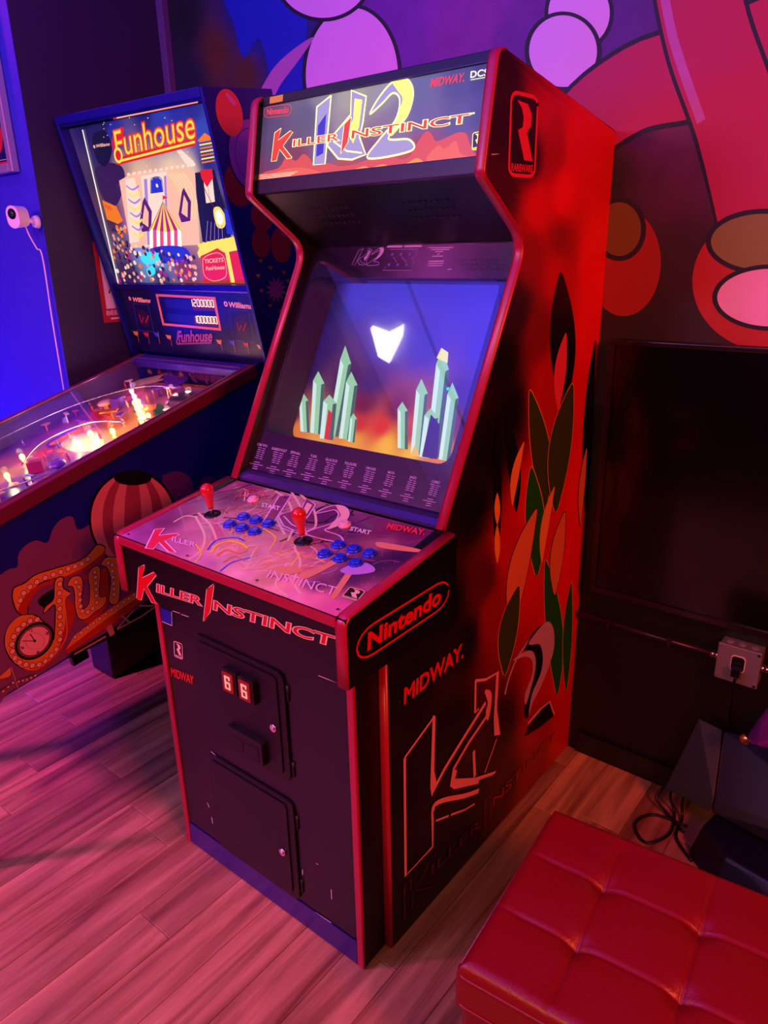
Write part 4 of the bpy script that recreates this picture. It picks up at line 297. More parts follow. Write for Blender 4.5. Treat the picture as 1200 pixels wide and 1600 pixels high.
ART['backglass']=[('p','g_red',[262.4,791.4,667.8,788.6,660.7,774.6,261.5,774.3]),('p','g_pch',[284.8,786.7,667.4,787.9,661.5,776.5,278.6,775.2]),('s','g_dkv',[76.6,632.5,153.5,656.5,232.1,640.8,224,592.7,144.9,526.7,88.4,539.9]),('s','g_navy',[130.1,740.2,204.1,747.2,207.3,690.6,148.2,647.1,110,674.6]),('p','g_pch',[197.1,599.3,279.7,618,431.8,614.2,489,621.4,574.5,603.8,541.9,488,512.2,386.6,151.1,383.7]),('s','g_org2',[443.8,606.3,532.4,600,553.4,534.4,532.4,464.5,493.8,509.3,465.2,567.6]),('c','g_wht2',2.5,[450.3,603.6,483.9,566.5,482.5,509.9,475.7,466.7],0),('c','g_wht2',2.4,[468.3,602.3,500.8,563.1,497.6,509.1,486.4,466.3],0),('c','g_wht2',2.4,[486.1,601,517.5,559.7,512.5,508.4,497,465.9],0),('c','g_wht2',2.4,[503.8,599.8,534.2,556.4,527.4,507.6,507.6,465.5],0),('c','g_wht2',2.5,[521.3,598.5,550.7,553.1,542.1,506.9,518.2,465],0),('p','g_wht2',[315.3,605.9,445.8,610.8,364.3,395,241.9,387.2]),('p','g_ltv',[326.7,595.6,343.2,595.9,261.6,392.1,245.6,391.4]),('p','g_ltv',[428.3,598.1,440.3,598.7,362.5,400.2,350.7,397.9]),('p','g_blue',[342.1,551.2,360.1,588.6,375.8,596.1,399.9,596.3,411.6,587.5,401.9,552.5]),('c','g_dkv',2.5,[340.5,551.3,358.5,588.7,376.2,597,400.3,597.3,413.6,588.4,403.4,552.4],0),('o','g_wht2',382.5,572.8,6,6),('p','g_vio',[236.3,460.8,287.5,529.6,304,542.6,320.8,498,288.1,438.4,239,434.7]),('p','g_pch',[252.4,465.4,293.8,521.8,303.3,496.3,278.7,449]),('l','g_dkv',2.2,[252.4,465.4,293.8,521.8,303.3,496.3],0),('p','g_vio',[448.9,482.5,492.4,547.2,506.8,559.5,523.8,517.3,496.6,461,452.4,457.8]),('p','g_pch',[463.3,486.7,498.4,539.8,508,515.7,487.7,471.1]),('l','g_dkv',2.1,[463.3,486.7,498.4,539.8,508,515.7],0),('p','g_wht2',[246.3,610.7,261.8,611.1,266.4,620,250.9,619.6]),('p','g_wht2',[275.3,611.1,290.6,611.5,295.1,620.3,279.8,619.9]),('p','g_wht2',[304,611.5,319.1,611.9,323.4,620.6,308.4,620.3]),('p','g_wht2',[332.2,611.9,347.1,612.3,351.4,621,336.5,620.6]),('p','g_wht2',[360.1,612.3,374.8,612.7,378.9,621.3,364.3,621]),('p','g_wht2',[387.6,612.7,402.1,613.1,406.1,621.6,391.7,621.3]),('p','g_wht2',[414.8,613.1,429.1,613.4,433,621.9,418.8,621.6]),('p','g_wht2',[441.6,613.4,455.7,613.8,459.5,622.2,445.5,621.9]),('p','g_wht2',[468,613.8,482,614.2,485.7,622.6,471.8,622.2]),('p','g_wht2',[494.2,614.2,507.9,614.5,511.5,622.9,497.8,622.5]),('p','g_wht2',[519.9,614.5,533.5,614.9,537,623.2,523.5,622.8]),('p','g_wht2',[545.4,614.9,558.8,615.2,562.2,623.5,548.9,623.1]),('p','g_wht2',[570.5,615.2,583.8,615.6,587.1,623.8,573.9,623.4]),('p','g_wht2',[233.1,601.9,280.7,603.5,280,534.9,206.2,404,150.4,399.9]),('c','g_ltv',5.9,[227.4,582.6,254.5,568.6,293.3,578.4],0),('c','g_yel',6,[221.9,562.1,249.2,548.1,286.6,558.3],0),('c','g_ltv',6.1,[216.4,541.3,243.8,527.3,279.8,537.9],0),('c','g_yel',6.1,[210.8,520.4,238.4,506.4,273,517.3],0),('c','g_ltv',6.3,[205.1,499.2,232.9,485.2,266.1,496.5],0),('c','g_yel',6.3,[199.4,477.8,227.3,463.7,259.1,475.4],0),('c','g_ltv',6.3,[193.6,456.1,221.7,442.1,252,454.1],0),('c','g_yel',6.5,[187.7,434.2,216,420.2,244.8,432.5],0),('p','g_sun',[390.4,524.2,392,524.1,299.6,441.1,281.6,442.7]),('p','g_mag',[390.4,524.2,392,524.1,316.9,438.5,299.1,440.1]),('p','g_sun',[390.4,524.2,392,524.1,334,435.9,316.4,437.5]),('p','g_mag',[390.4,524.2,392,524.1,351.1,433.3,333.6,434.9]),('p','g_sun',[390.4,524.2,392,524.1,368.1,430.7,350.6,432.3]),('p','g_mag',[390.4,524.2,392,524.1,386.7,432.2,368.5,431.7]),('p','g_sun',[390.4,524.2,392,524.1,405.1,433.6,387.1,433.2]),('p','g_mag',[390.4,524.2,392,524.1,423.4,435,405.6,434.6]),('p','g_sun',[390.4,524.2,392,524.1,441.6,436.4,423.9,436]),('p','g_wht',[281.6,442.7,299.6,441.1,274.5,381.2,253.5,380.6]),('p','g_pk',[299.1,440.1,316.9,438.5,293.2,380.9,272.3,380.2]),('p','g_wht',[316.4,437.5,334,435.9,311.7,380.5,291,379.9]),('p','g_pk',[333.6,434.9,351.1,433.3,330.1,380.2,309.5,379.5]),('p','g_wht',[350.6,432.3,368.1,430.7,348.3,379.8,327.9,379.1]),('p','g_pk',[368.5,431.7,386.7,432.2,366.4,379.4,346.2,378.8]),('p','g_wht',[387.1,433.2,405.1,433.6,384.3,379.1,364.3,378.4]),('p','g_pk',[405.6,434.6,423.4,435,402.1,378.7,382.2,378.1]),('p','g_wht',[423.9,436,441.6,436.4,419.7,378.4,400,377.8]),('l','g_dkv',2.2,[278.2,435.6,390.4,524.2,440.6,430.5],0),('p','g_red',[388.4,523.3,397.5,543.2,419.2,534.8,395,530.8]),('s','g_blue',[254,376.3,344.4,387.7,438,378,446.8,341.9,368.3,329.6,278.1,335.8]),('s','g_cyan',[191.1,355.8,268.7,370.7,303.8,354.2,268.2,333.2,204.4,328.3]),('s','g_cyan',[205.2,311.8,245.7,322.5,241.5,295.1,202.1,286.8]),('p','g_navy',[575.4,597,662.1,599.6,671.6,435.5,663.4,392.9,527.5,386.3,545.6,487.8]),('p','g_wht2',[609.2,594.6,649.4,593.9,632,511.6,591.2,509.1]),('l','g_ltv',1.8,[622.8,589.1,610.8,512.7],0),('p','g_red',[599.2,602,652.7,602.5,650.5,578.3,612.4,553.9,598.8,579.6]),('l','g_dred',2.4,[596.6,559.4,625.2,484.2],0),('l','g_orng',4,[626.5,678.3,682.5,679.5],0),('l','g_yel',4.1,[624.8,669,681,670.3],0),('l','g_orng',4.1,[623.2,659.7,679.5,661.2],0),('l','g_yel',4.1,[621.5,650.3,678,651.9],0),('l','g_orng',4.1,[619.9,640.9,676.5,642.7],0),('l','g_yel',4.1,[618.2,631.4,675,633.3],0),('l','g_orng',4.1,[616.5,621.9,673.5,624],0),('p','g_orng',[620.5,681,659,698.5,689.9,680.9]),('p','g_wht2',[512,673.3,521.9,679,584.3,627.5,567.5,613.2,543.5,626.2]),('s','g_sun',[616.3,489.3,647.1,494.8,662,464,644.7,436.4,614.1,439.8]),('s','g_wht',[624.3,481.9,643.3,484.8,651.3,462.1,635.8,445.2,619.7,450.6]),('p','g_blue',[663.7,491.7,684.7,481.5,677.2,411.7,650.6,417.2]),('l','g_ltv',2.1,[578.4,457.9,546.5,395.8],0),('l','g_ltv',2,[593.3,454.4,565.9,395.3],0),('l','g_ltv',1.9,[608.1,451,585.2,394.8],0),('l','g_ltv',1.9,[622.9,447.6,604.3,394.4],0),('l','g_ltv',2,[637.6,444.2,623.2,393.9],0),('p','g_yel',[490.6,361.8,521.9,391.4,675.6,407,688.3,382.7,690.4,368.3,492.2,346.5]),('o','g_yel',511.2,384.1,9,9),('o','g_yel',533.6,386.1,9,9),('o','g_yel',555.6,388.1,9,9),('o','g_yel',577.4,390.1,9,9),('o','g_yel',599,392,9,9),('o','g_yel',620.3,394,9,9),('o','g_yel',641.4,395.9,9,9),('o','g_yel',662.3,397.8,9,9),('o','g_yel',682.9,399.6,9,9),('p','g_red',[502,351.5,540.4,361,591.1,375,618.7,359.8,628.4,274.5,483.5,266]),('p','g_red',[640.5,359.4,681.6,363.6,681.5,269.7,634,269.4]),('p','g_yel',[622.3,369.5,640.4,369.2,633,266.9,614.4,266.8]),('t','g_pch','TICKETS',[512.2,328.4,603.5,332.6,517.2,341.1],0.02),('t','g_pch','FunHouse',[510.8,305.3,600.3,310,515.9,318.1],0.02),('c','g_pch',2.2,[508,341.2,537.5,353.5,585.5,360.3,610.5,347.5,609.6,315,594.7,284.6,536.5,271.5,496.8,289.7,508,341.2],0),('p','g_orng',[73.3,545.9,142.2,521.7,153.1,474.4,120.9,465,66.1,483.1]),('t','g_red','FUN',[78.9,519.5,108.8,510.3,79.7,532.6],0.02),('o','g_dkv',169.6,355.1,7.537728743509321,7.537728743509321),('o','g_orng',54.7,296.2,5.246440968160703,5.246440968160703),('o','g_dkv',100.4,351.9,8.44839618317536,8.44839618317536),('o','g_dkv',51.5,369.2,6.836075008680703,6.836075008680703),('o','g_pch',434.3,350.9,7.700852899547446,7.700852899547446),('o','g_dkv',125.7,298.4,8.864027027872492,8.864027027872492),('o','g_orng',355.4,300.9,7.482041885854116,7.482041885854116),('o','g_wht2',371.1,289.6,8.576334698323674,8.576334698323674),('o','g_dkv',102.4,289.8,8.84725448962762,8.84725448962762),('o','g_skin',113.5,269.9,6.8191413333883,6.8191413333883),('o','g_dkv',178.9,364,7.285823020252652,7.285823020252652),('o','g_wht2',179.1,286.2,5.454472931007729,5.454472931007729),('o','g_dkv',301.3,375.6,5.163569466657341,5.163569466657341),('o','g_skin',207.7,290,5.489093030537678,5.489093030537678),('o','g_mag',257.7,353.3,7.606448709596913,7.606448709596913),('o','g_mag',49.1,283.9,6.642489954588969,6.642489954588969),('o','g_orng',120.6,370.3,5.862879112320534,5.862879112320534),('o','g_dkv',35.2,270.8,5.969556496312533,5.969556496312533),('o','g_orng',55,286.9,6.046748970201664,6.046748970201664),('o','g_dkv',163.3,374.8,7.261376801635503,7.261376801635503),('o','g_pch',455.1,295.2,7.615893866744581,7.615893866744581),('o','g_mag',377.8,334.8,6.549890759375948,6.549890759375948),('o','g_dkv',221.6,382.5,8.599047420744268,8.599047420744268),('o','g_pch',422.6,291.4,6.88491623996212,6.88491623996212),('o','g_mag',410.8,290.1,7.112095571018397,7.112095571018397),('o','g_dkv',311.8,335.1,6.354122457587717,6.354122457587717),('o','g_orng',171.8,321.4,8.884353109600571,8.884353109600571),('o','g_skin',451.4,318.7,6.57919913229256,6.57919913229256),('o','g_dkv',299.9,347,7.668759669551639,7.668759669551639),('o','g_pch',296.2,322.2,6.6149045207345765,6.6149045207345765),('o','g_wht2',192.1,364.2,8.689447973869516,8.689447973869516),('o','g_orng',38.9,352.3,6.524338450368579,6.524338450368579),('o','g_wht2',55,272,5.6476059160078105,5.6476059160078105),('o','g_dkv',297.7,354.4,8.094295435677093,8.094295435677093),('o','g_skin',213.8,323.1,5.3159565935785515,5.3159565935785515),('o','g_dkv',305.3,276.6,8.458879299669011,8.458879299669011),('o','g_dkv',262.6,278.8,5.318759672867641,5.318759672867641),('o','g_dkv',424.7,346.8,8.350755850878734,8.350755850878734),('o','g_dkv',369.2,274.5,6.815079134141148,6.815079134141148),('o','g_mag',102.6,380.2,5.93480237599348,5.93480237599348),('o','g_skin',250.8,383.6,5.308777007891271,5.308777007891271),('o','g_dkv',436.2,333.5,7.0498985946054935,7.0498985946054935),('o','g_orng',218.1,371.4,6.776957484093841,6.776957484093841),('o','g_pch',314.5,369,6.209221867613486,6.209221867613486),('o','g_orng',384.7,300.5,7.233164643269091,7.233164643269091),('o','g_pch',141.1,281.8,5.597227851347768,5.597227851347768),('o','g_dkv',214.2,299.6,8.895042029144536,8.895042029144536),('o','g_skin',282,277.3,6.946026765889532,6.946026765889532),('o','g_skin',330.3,310,7.0828583611679425,7.0828583611679425),('o','g_wht2',169.1,296,8.066679721486967,8.066679721486967),('o','g_pch',460.5,313.9,5.211677599237408,5.211677599237408),('o','g_mag',422.3,309.5,8.129812535983566,8.129812535983566),('o','g_dkv',286.6,373,8.147397531293379,8.147397531293379),('o','g_wht2',278.7,308.4,6.006784909100596,6.006784909100596),('o','g_dkv',303,377.6,5.533018989366292,5.533018989366292),('o','g_dkv',362.9,280.7,5.7899485104078785,5.7899485104078785),('o','g_skin',375.8,327.1,5.308245164231879,5.308245164231879),('o','g_dkv',320.1,363,7.61701036607902,7.61701036607902),('o','g_skin',124.2,295.8,7.415077359083295,7.415077359083295),('o','g_skin',253.9,350.9,8.204417865247112,8.204417865247112),('o','g_wht2',395.4,357.3,5.729605930571818,5.729605930571818),('o','g_skin',462.3,316.9,8.041007605961166,8.041007605961166),('o','g_pch',436.9,276,6.916522731643811,6.916522731643811),('o','g_orng',401.1,283.3,8.325051506169554,8.325051506169554),('o','g_mag',153.9,379,8.524153637857262,8.524153637857262),('o','g_wht2',86.5,316.3,6.238706271875417,6.238706271875417),('o','g_pch',72.6,297.1,7.1190431116953246,7.1190431116953246),('o','g_dkv',222.7,362.1,6.602640151068953,6.602640151068953),('o','g_mag',370.5,288.9,7.35253778139303,7.35253778139303),('o','g_mag',122.7,371.6,7.773157464299636,7.773157464299636),('o','g_mag',275.7,300,7.4929170616842296,7.4929170616842296),('o','g_dkv',469.3,348.6,7.41521447289702,7.41521447289702),('o','g_dkv',105.9,275.1,6.933815724318073,6.933815724318073),('o','g_dkv',293.6,311.5,8.11167574126385,8.11167574126385),('o','g_wht2',153.4,381.8,6.59162917108662,6.59162917108662),('o','g_pch',273.4,330.6,8.837177054241167,8.837177054241167),('o','g_wht2',102.6,321.3,8.005232724450904,8.005232724450904),('o','g_skin',100.7,376.3,5.487085052449357,5.487085052449357),('o','g_pch',143.3,372.7,5.689297131637526,5.689297131637526),('o','g_wht2',32.1,305.2,8.513923755561391,8.513923755561391),('o','g_pch',335.7,317.9,5.010392538419559,5.010392538419559),('o','g_mag',396.4,278.7,5.616805530043122,5.616805530043122),('o','g_skin',390.8,306,6.503876959324916,6.503876959324916),('o','g_dkv',72.2,365.5,6.565294073145177,6.565294073145177),('o','g_dkv',334.3,355.1,5.681054663264916,5.681054663264916),('o','g_dkv',122,341.9,8.84037768213344,8.84037768213344),('o','g_wht2',407.5,340.1,5.92510365109221,5.92510365109221),('o','g_mag',266.5,368.5,8.98575674687915,8.98575674687915),('o','g_pch',348.7,360.8,6.517833242900078,6.517833242900078),('o','g_dkv',407.5,341.3,5.751817468022182,5.751817468022182),('o','g_dkv',240.8,375.2,6.220592586113815,6.220592586113815),('o','g_dkv',320.2,362,7.952325434602076,7.952325434602076),('o','g_dkv',369.6,283.1,8.431855404444878,8.431855404444878),('o','g_mag',296.3,293.3,7.5002174625919285,7.5002174625919285),('o','g_wht2',166.9,367.1,8.572782108665566,8.572782108665566),('o','g_pch',415.8,321.3,5.152964282175343,5.152964282175343),('o','g_dkv',132.5,316.9,8.713220926568226,8.713220926568226),('o','g_dkv',29.5,271.2,7.182575220678997,7.182575220678997),('o','g_wht2',262,288.7,7.703841002921594,7.703841002921594),('o','g_wht2',148.6,333.9,7.786841640131275,7.786841640131275),('o','g_orng',51.6,374.8,8.29954962460103,8.29954962460103),('o','g_wht2',374.3,273.8,7.493448265618705,7.493448265618705),('o','g_pch',266,270.9,8.893758625814222,8.893758625814222),('o','g_pch',58.7,288.7,7.9935674472142315,7.9935674472142315),('o','g_mag',370.3,290.1,7.5287603618146814,7.5287603618146814),('o','g_mag',158.2,283.1,8.899547936437143,8.899547936437143),('o','g_dkv',367,350.5,7.239395370803251,7.239395370803251),('o','g_pch',95.2,285.4,6.749608258063941,6.749608258063941),('o','g_mag',27.5,269.8,8.727332054726588,8.727332054726588),('o','g_mag',126.2,352.8,8.799615908489235,8.799615908489235),('o','g_orng',426.5,297.2,7.480464852159182,7.480464852159182),('o','g_skin',98.2,319.5,6.61215389560374,6.61215389560374),('o','g_pch',289.6,336.1,5.5296061221636155,5.5296061221636155),('o','g_orng',335.5,274.7,5.663962859517456,5.663962859517456),('o','g_pch',438.6,320,6.996967129836294,6.996967129836294),('o','g_wht2',238.1,389.7,5.374049104576135,5.374049104576135),('o','g_orng',215.5,275.7,8.885578164938078,8.885578164938078),('o','g_pch',124.4,327.9,5.603054699510871,5.603054699510871),('o','g_wht2',353.2,327.9,8.596329382606813,8.596329382606813),('o','g_orng',358.3,338.5,5.724321206706795,5.724321206706795),('o','g_dkv',45.4,270.8,7.525493572000882,7.525493572000882),('o','g_orng',354,340.8,6.457132160254998,6.457132160254998),('o','g_wht2',448.3,279.1,5.198053537490633,5.198053537490633),('o','g_pch',452.1,345.1,8.614247002062177,8.614247002062177),('o','g_orng',334.1,330.6,6.975450250632704,6.975450250632704),('o','g_mag',405.5,337.4,6.915095675032445,6.915095675032445),('o','g_dkv',251.5,322.1,6.71999772619338,6.71999772619338),('o','g_skin',154.2,271.5,5.724925194767566,5.724925194767566),('o','g_dkv',141,295.9,7.295271422423411,7.295271422423411),('o','g_dkv',71.2,331.8,6.5347724069261375,6.5347724069261375),('o','g_wht2',224.6,276.9,5.762540072083038,5.762540072083038),('o','g_wht2',183.1,389.8,5.084789396135661,5.084789396135661),('o','g_orng',123,427.2,7.823507920831933,7.823507920831933),('o','g_orng',120.6,369.9,5.491205009957873,5.491205009957873),('o','g_navy',136.6,391.7,6.067771248650211,6.067771248650211),('o','g_skin',109.2,449.5,7.229950438075594,7.229950438075594),('o','g_dkv',122.9,380.1,5.3447061105930755,5.3447061105930755),('o','g_skin',66.6,400.3,6.444936241835541,6.444936241835541),('o','g_dkv',139.9,402.4,7.505155182221591,7.505155182221591),('o','g_skin',75.3,427.2,7.173931628338707,7.173931628338707),('o','g_skin',145.6,448,5.401923526442672,5.401923526442672),('o','g_navy',119.7,437.7,6.622857279354358,6.622857279354358),('o','g_navy',63.6,379.5,5.774018435109253,5.774018435109253),('o','g_dkv',72.2,402.7,6.097461370466445,6.097461370466445),('o','g_orng',148.4,441.1,7.486031825529555,7.486031825529555),('o','g_dkv',81.6,447.7,6.790654312924712,6.790654312924712),('o','g_skin',156.6,454.4,7.354882817789881,7.354882817789881),('o','g_navy',100.3,401.3,6.874771097092571,6.874771097092571),('o','g_skin',117.5,402.6,7.664150487045498,7.664150487045498),('o','g_skin',74.9,417.1,6.039724361807744,6.039724361807744),('o','g_navy',76.3,356.4,5.216140989963851,5.216140989963851),('o','g_orng',111.3,456,7.3667164797974145,7.3667164797974145),('o','g_dkv',129.5,441.8,5.605838545752033,5.605838545752033),('o','g_skin',109.5,355.2,5.031773646658271,5.031773646658271),('o','g_skin',98.7,415.7,6.569848402749822,6.569848402749822),('o','g_dkv',96,446.1,6.531865597345538,6.531865597345538),('o','g_skin',85.2,384,5.417532848631948,5.417532848631948),('o','g_navy',116.3,358.9,6.540979333356805,6.540979333356805),('o','g_skin',132,449.1,6.740147709276273,6.740147709276273),('o','g_skin',98.6,394.3,5.4711582893839505,5.4711582893839505),('o','g_orng',117.3,400.7,7.322900704388928,7.322900704388928),('o','g_dkv',72.2,350.7,6.574244894739245,6.574244894739245),('o','g_orng',111.7,436.3,5.511777348383416,5.511777348383416),('o','g_skin',80.5,388.7,6.741797847106244,6.741797847106244),('o','g_orng',118.5,442.4,7.830666519687648,7.830666519687648),('o','g_wht',242.8,762.8,1.6,1.6),('o','g_wht',579.7,620.7,1.6,1.6),('o','g_wht',483.6,679.3,1.6,1.6),('o','g_wht',460.2,723.5,1.6,1.6),('o','g_wht',579,727.7,1.6,1.6),('o','g_wht',202.5,754.8,1.6,1.6),('o','g_wht',565.7,655.7,1.6,1.6),('o','g_wht',235.5,716.8,1.6,1.6),('o','g_wht',620.8,701.5,1.6,1.6),('o','g_wht',430.4,761.5,1.6,1.6),('o','g_wht',571.3,617.2,1.6,1.6),('o','g_wht',497.6,734,1.6,1.6),('o','g_wht',591.5,694.7,1.6,1.6),('o','g_wht',465,704.5,1.6,1.6),('o','g_wht',418.2,616.8,1.6,1.6),('o','g_wht',352.4,695.2,1.6,1.6),('o','g_wht',344.5,771.1,1.6,1.6),('o','g_wht',233.5,722.9,1.6,1.6),('o','g_wht',359.3,750.3,1.6,1.6),('o','g_wht',506.7,753.8,1.6,1.6),('o','g_wht',256.2,726.2,1.6,1.6),('o','g_wht',361.5,632.8,1.6,1.6),('o','g_wht',211.3,735,1.6,1.6),('o','g_wht',189.2,731.7,1.6,1.6),('o','g_wht',253.8,730.1,1.6,1.6),('o','g_wht',418.8,681.9,1.6,1.6),('o','g_wht',206,767,1.6,1.6),('o','g_wht',359.3,691.7,1.6,1.6),('o','g_wht',534.4,743.5,1.6,1.6),('o','g_wht',213.5,771.3,1.6,1.6),('N','backglass_title'),('L','fun',[217.2,661.1,613.7,673,236.5,744],'g'),('t','g_pch','Williams',[132.4,705.7,207,705.7,137.6,714.8],0.02),('o','g_pch',124.6,709.2,5,5),('p','g_wht',[87.1,763.4,93.1,762.8,18.5,259.2,10.7,259.2])]
ART['speaker']=[('p','k_ledge',[97,264.8,701.1,255,698.8,236.7,101.2,244.9]),('l','k_line',1.6,[107.7,243.7,700.5,236.8],0),('t','k_pch','Williams',[85.3,196.9,185.1,194.5,93.2,212.3],0.03),('o','k_pch',73.2,207.5,7,7),('o','k_dk',73.2,207.5,3,3),('t','k_pch','Williams',[591.2,188.5,696.6,185.6,595.9,206.1],0.03),('o','k_pch',580.4,198.8,9,9),('o','k_dk',580.4,198.8,4,4),('l','k_blu',2.1,[83.3,188.7,168.9,188.3,155.4,86.5,65.1,87.3],1),('o','k_vio',117.9,134.9,32,32),('o','k_dk2',117.9,134.9,29,29),('l','k_red',4.7,[99.1,148.1,98.8,118.1,120.2,139.6,122.4,117.6,152.6,147.4],0),('l','k_blu',1.8,[588,179.5,679.4,179.1,670,74.3,574.1,75.3],1),('o','k_vio',626.9,125.2,32,32),('o','k_dk2',626.9,125.2,29,29),('l','k_red',4,[610.7,137,612.9,110.1,628.3,129.4,631.9,109.7,653.7,136.6],0),('p','k_gold',[230.9,226.8,538.6,221.2,525.3,106.3,217.1,113.4]),('p','k_dk',[240.5,218.3,523.4,212.7,516.5,115.3,229.9,121.6]),('p','d_blue',[268.4,210.1,408.1,209.3,411.9,172.6,271.8,180.6]),('p','d_red',[408.1,209.3,522.6,210.7,520.4,173.5,411.9,172.6]),('p','d_blue',[261.7,158.4,401.5,155.2,397.7,122.6,262.8,130.9]),('p','d_red',[401.5,155.2,515.5,155.8,511.6,118.5,397.7,122.6]),('l','d_lit',1.8,[416.9,210.8,414.9,199.2],0),('l','d_lit',1.8,[414.9,199.2,412.8,187.5],0),('l','d_lit',1.8,[424,211.2,435,210.6],0),('l','d_lit',1.7,[435,210.6,433.1,199],0),('l','d_lit',1.8,[422,199.6,433.1,199],0),('l','d_lit',1.8,[422,199.6,420,188],0),('l','d_lit',1.8,[420,188,431.1,187.4],0),('l','d_lit',1.8,[442.1,211.1,453,210.4],0),('l','d_lit',1.8,[453,210.4,451.1,198.9],0),('l','d_lit',1.8,[451.1,198.9,449.1,187.4],0),('l','d_lit',1.8,[438.2,187.9,449.1,187.4],0),('l','d_lit',1.8,[440.1,199.5,438.2,187.9],0),('l','d_lit',1.8,[442.1,211.1,440.1,199.5],0),('l','d_lit',1.7,[460,210.9,470.8,210.3],0),('l','d_lit',1.8,[470.8,210.3,469,198.8],0),('l','d_lit',1.8,[469,198.8,467.1,187.3],0),('l','d_lit',1.8,[456.2,187.9,467.1,187.3],0),('l','d_lit',1.8,[458.1,199.4,456.2,187.9],0),('l','d_lit',1.7,[460,210.9,458.1,199.4],0),('l','d_lit',1.8,[477.8,210.7,488.5,210.1],0),('l','d_lit',1.7,[488.5,210.1,486.7,198.7],0),('l','d_lit',1.7,[486.7,198.7,484.9,187.2],0),('l','d_lit',1.7,[474.1,187.8,484.9,187.2],0),('l','d_lit',1.7,[475.9,199.3,474.1,187.8],0),('l','d_lit',1.8,[477.8,210.7,475.9,199.3],0),('l','d_lit',1.8,[495.4,210.6,506.1,210],0),('l','d_lit',1.8,[506.1,210,504.3,198.6],0),('l','d_lit',1.7,[504.3,198.6,502.5,187.2],0),('l','d_lit',1.8,[491.8,187.7,502.5,187.2],0),('l','d_lit',1.8,[493.6,199.2,491.8,187.7],0),('l','d_lit',1.8,[495.4,210.6,493.6,199.2],0),('l','d_lit',1.7,[512.9,210.4,523.5,209.8],0),('l','d_lit',1.7,[523.5,209.8,521.8,198.5],0),('l','d_lit',1.8,[521.8,198.5,520.1,187.1],0),('l','d_lit',1.8,[509.4,187.7,520.1,187.1],0),('l','d_lit',1.8,[511.1,199.1,509.4,187.7],0),('l','d_lit',1.7,[512.9,210.4,511.1,199.1],0),('l','d_lit',1.9,[415.4,153.5,413.3,141.6],0),('l','d_lit',1.9,[413.3,141.6,411.3,129.6],0),('l','d_lit',1.8,[422,154,433.1,153.5],0),('l','d_lit',1.8,[433.1,153.5,431.1,141.7],0),('l','d_lit',1.9,[431.1,141.7,429.1,129.8],0),('l','d_lit',1.8,[417.9,130.2,429.1,129.8],0),('l','d_lit',1.8,[419.9,142.2,417.9,130.2],0),('l','d_lit',1.8,[422,154,419.9,142.2],0),('l','d_lit',1.8,[439.6,154.1,450.7,153.6],0),('l','d_lit',1.8,[450.7,153.6,448.7,141.8],0),('l','d_lit',1.9,[448.7,141.8,446.7,129.9],0),('l','d_lit',1.8,[435.6,130.4,446.7,129.9],0),('l','d_lit',1.8,[437.6,142.3,435.6,130.4],0),('l','d_lit',1.8,[439.6,154.1,437.6,142.3],0),('l','d_lit',1.8,[457.1,154.1,468.1,153.6],0),('l','d_lit',1.8,[468.1,153.6,466.2,141.9],0),('l','d_lit',1.8,[466.2,141.9,464.3,130.1],0),('l','d_lit',1.9,[453.2,130.5,464.3,130.1],0),('l','d_lit',1.8,[455.2,142.4,453.2,130.5],0),('l','d_lit',1.8,[457.1,154.1,455.2,142.4],0),('l','d_lit',1.8,[474.5,154.2,485.4,153.7],0),('l','d_lit',1.8,[485.4,153.7,483.5,142],0),('l','d_lit',1.8,[483.5,142,481.7,130.2],0),('l','d_lit',1.8,[470.7,130.6,481.7,130.2],0),('l','d_lit',1.8,[472.6,142.4,470.7,130.6],0),('l','d_lit',1.8,[474.5,154.2,472.6,142.4],0),('l','d_lit',1.8,[491.7,154.2,502.5,153.7],0),('l','d_lit',1.8,[502.5,153.7,500.7,142.1],0),('l','d_lit',1.8,[500.7,142.1,498.9,130.3],0),('l','d_lit',1.8,[488,130.8,498.9,130.3],0),('l','d_lit',1.8,[489.9,142.5,488,130.8],0),('l','d_lit',1.8,[491.7,154.2,489.9,142.5],0),('l','d_lit',1.8,[508.8,154.3,519.5,153.8],0),('l','d_lit',1.8,[519.5,153.8,517.8,142.2],0),('l','d_lit',1.8,[517.8,142.2,516.1,130.5],0),('l','d_lit',1.8,[505.3,130.9,516.1,130.5],0),('l','d_lit',1.8,[507,142.6,505.3,130.9],0),('l','d_lit',1.8,[508.8,154.3,507,142.6],0),('L','fun',[270.9,49.7,460.5,57.6,291.3,96.1],'k'),('p','k_orn',[30.4,84.8,63.7,81.5,51.1,66.7,35.5,69.8]),('l','k_orn',1.6,[58.3,88.4,47.6,40.2],0),('p','k_red',[92.3,82.8,124.8,79.6,112.7,64.9,97.4,67.9]),('l','k_orn',1.6,[119.5,86.3,109.5,38.7],0),('p','k_blue',[155,85.6,186.7,82.4,175.1,67.9,160.1,70.9]),('l','k_orn',1.6,[181.4,89.1,172.2,42.1],0),('p','k_orn',[220.9,79.3,251.9,76.2,240.7,61.9,226.2,64.9]),('l','k_orn',1.6,[246.7,82.8,238.3,36.3],0),('p','k_orn',[488.8,74.4,516.6,71.5,507.3,57.9,494.1,60.7]),('l','k_orn',1.5,[511.6,77.7,506.3,33.7],0),('p','k_blue',[553.3,75.5,580.3,72.6,571.4,59.3,558.6,62]),('l','k_orn',1.4,[575.4,78.8,570.8,35.4],0),('p','k_red',[618.9,71.6,645.2,68.8,636.7,55.6,624.2,58.3]),('l','k_orn',1.4,[640.3,74.9,636.4,32.1],0),('p','k_orn',[682,67.4,707.6,64.7,699.5,51.6,687.4,54.3]),('l','k_orn',1.4,[702.8,70.6,699.5,28.4],0)]
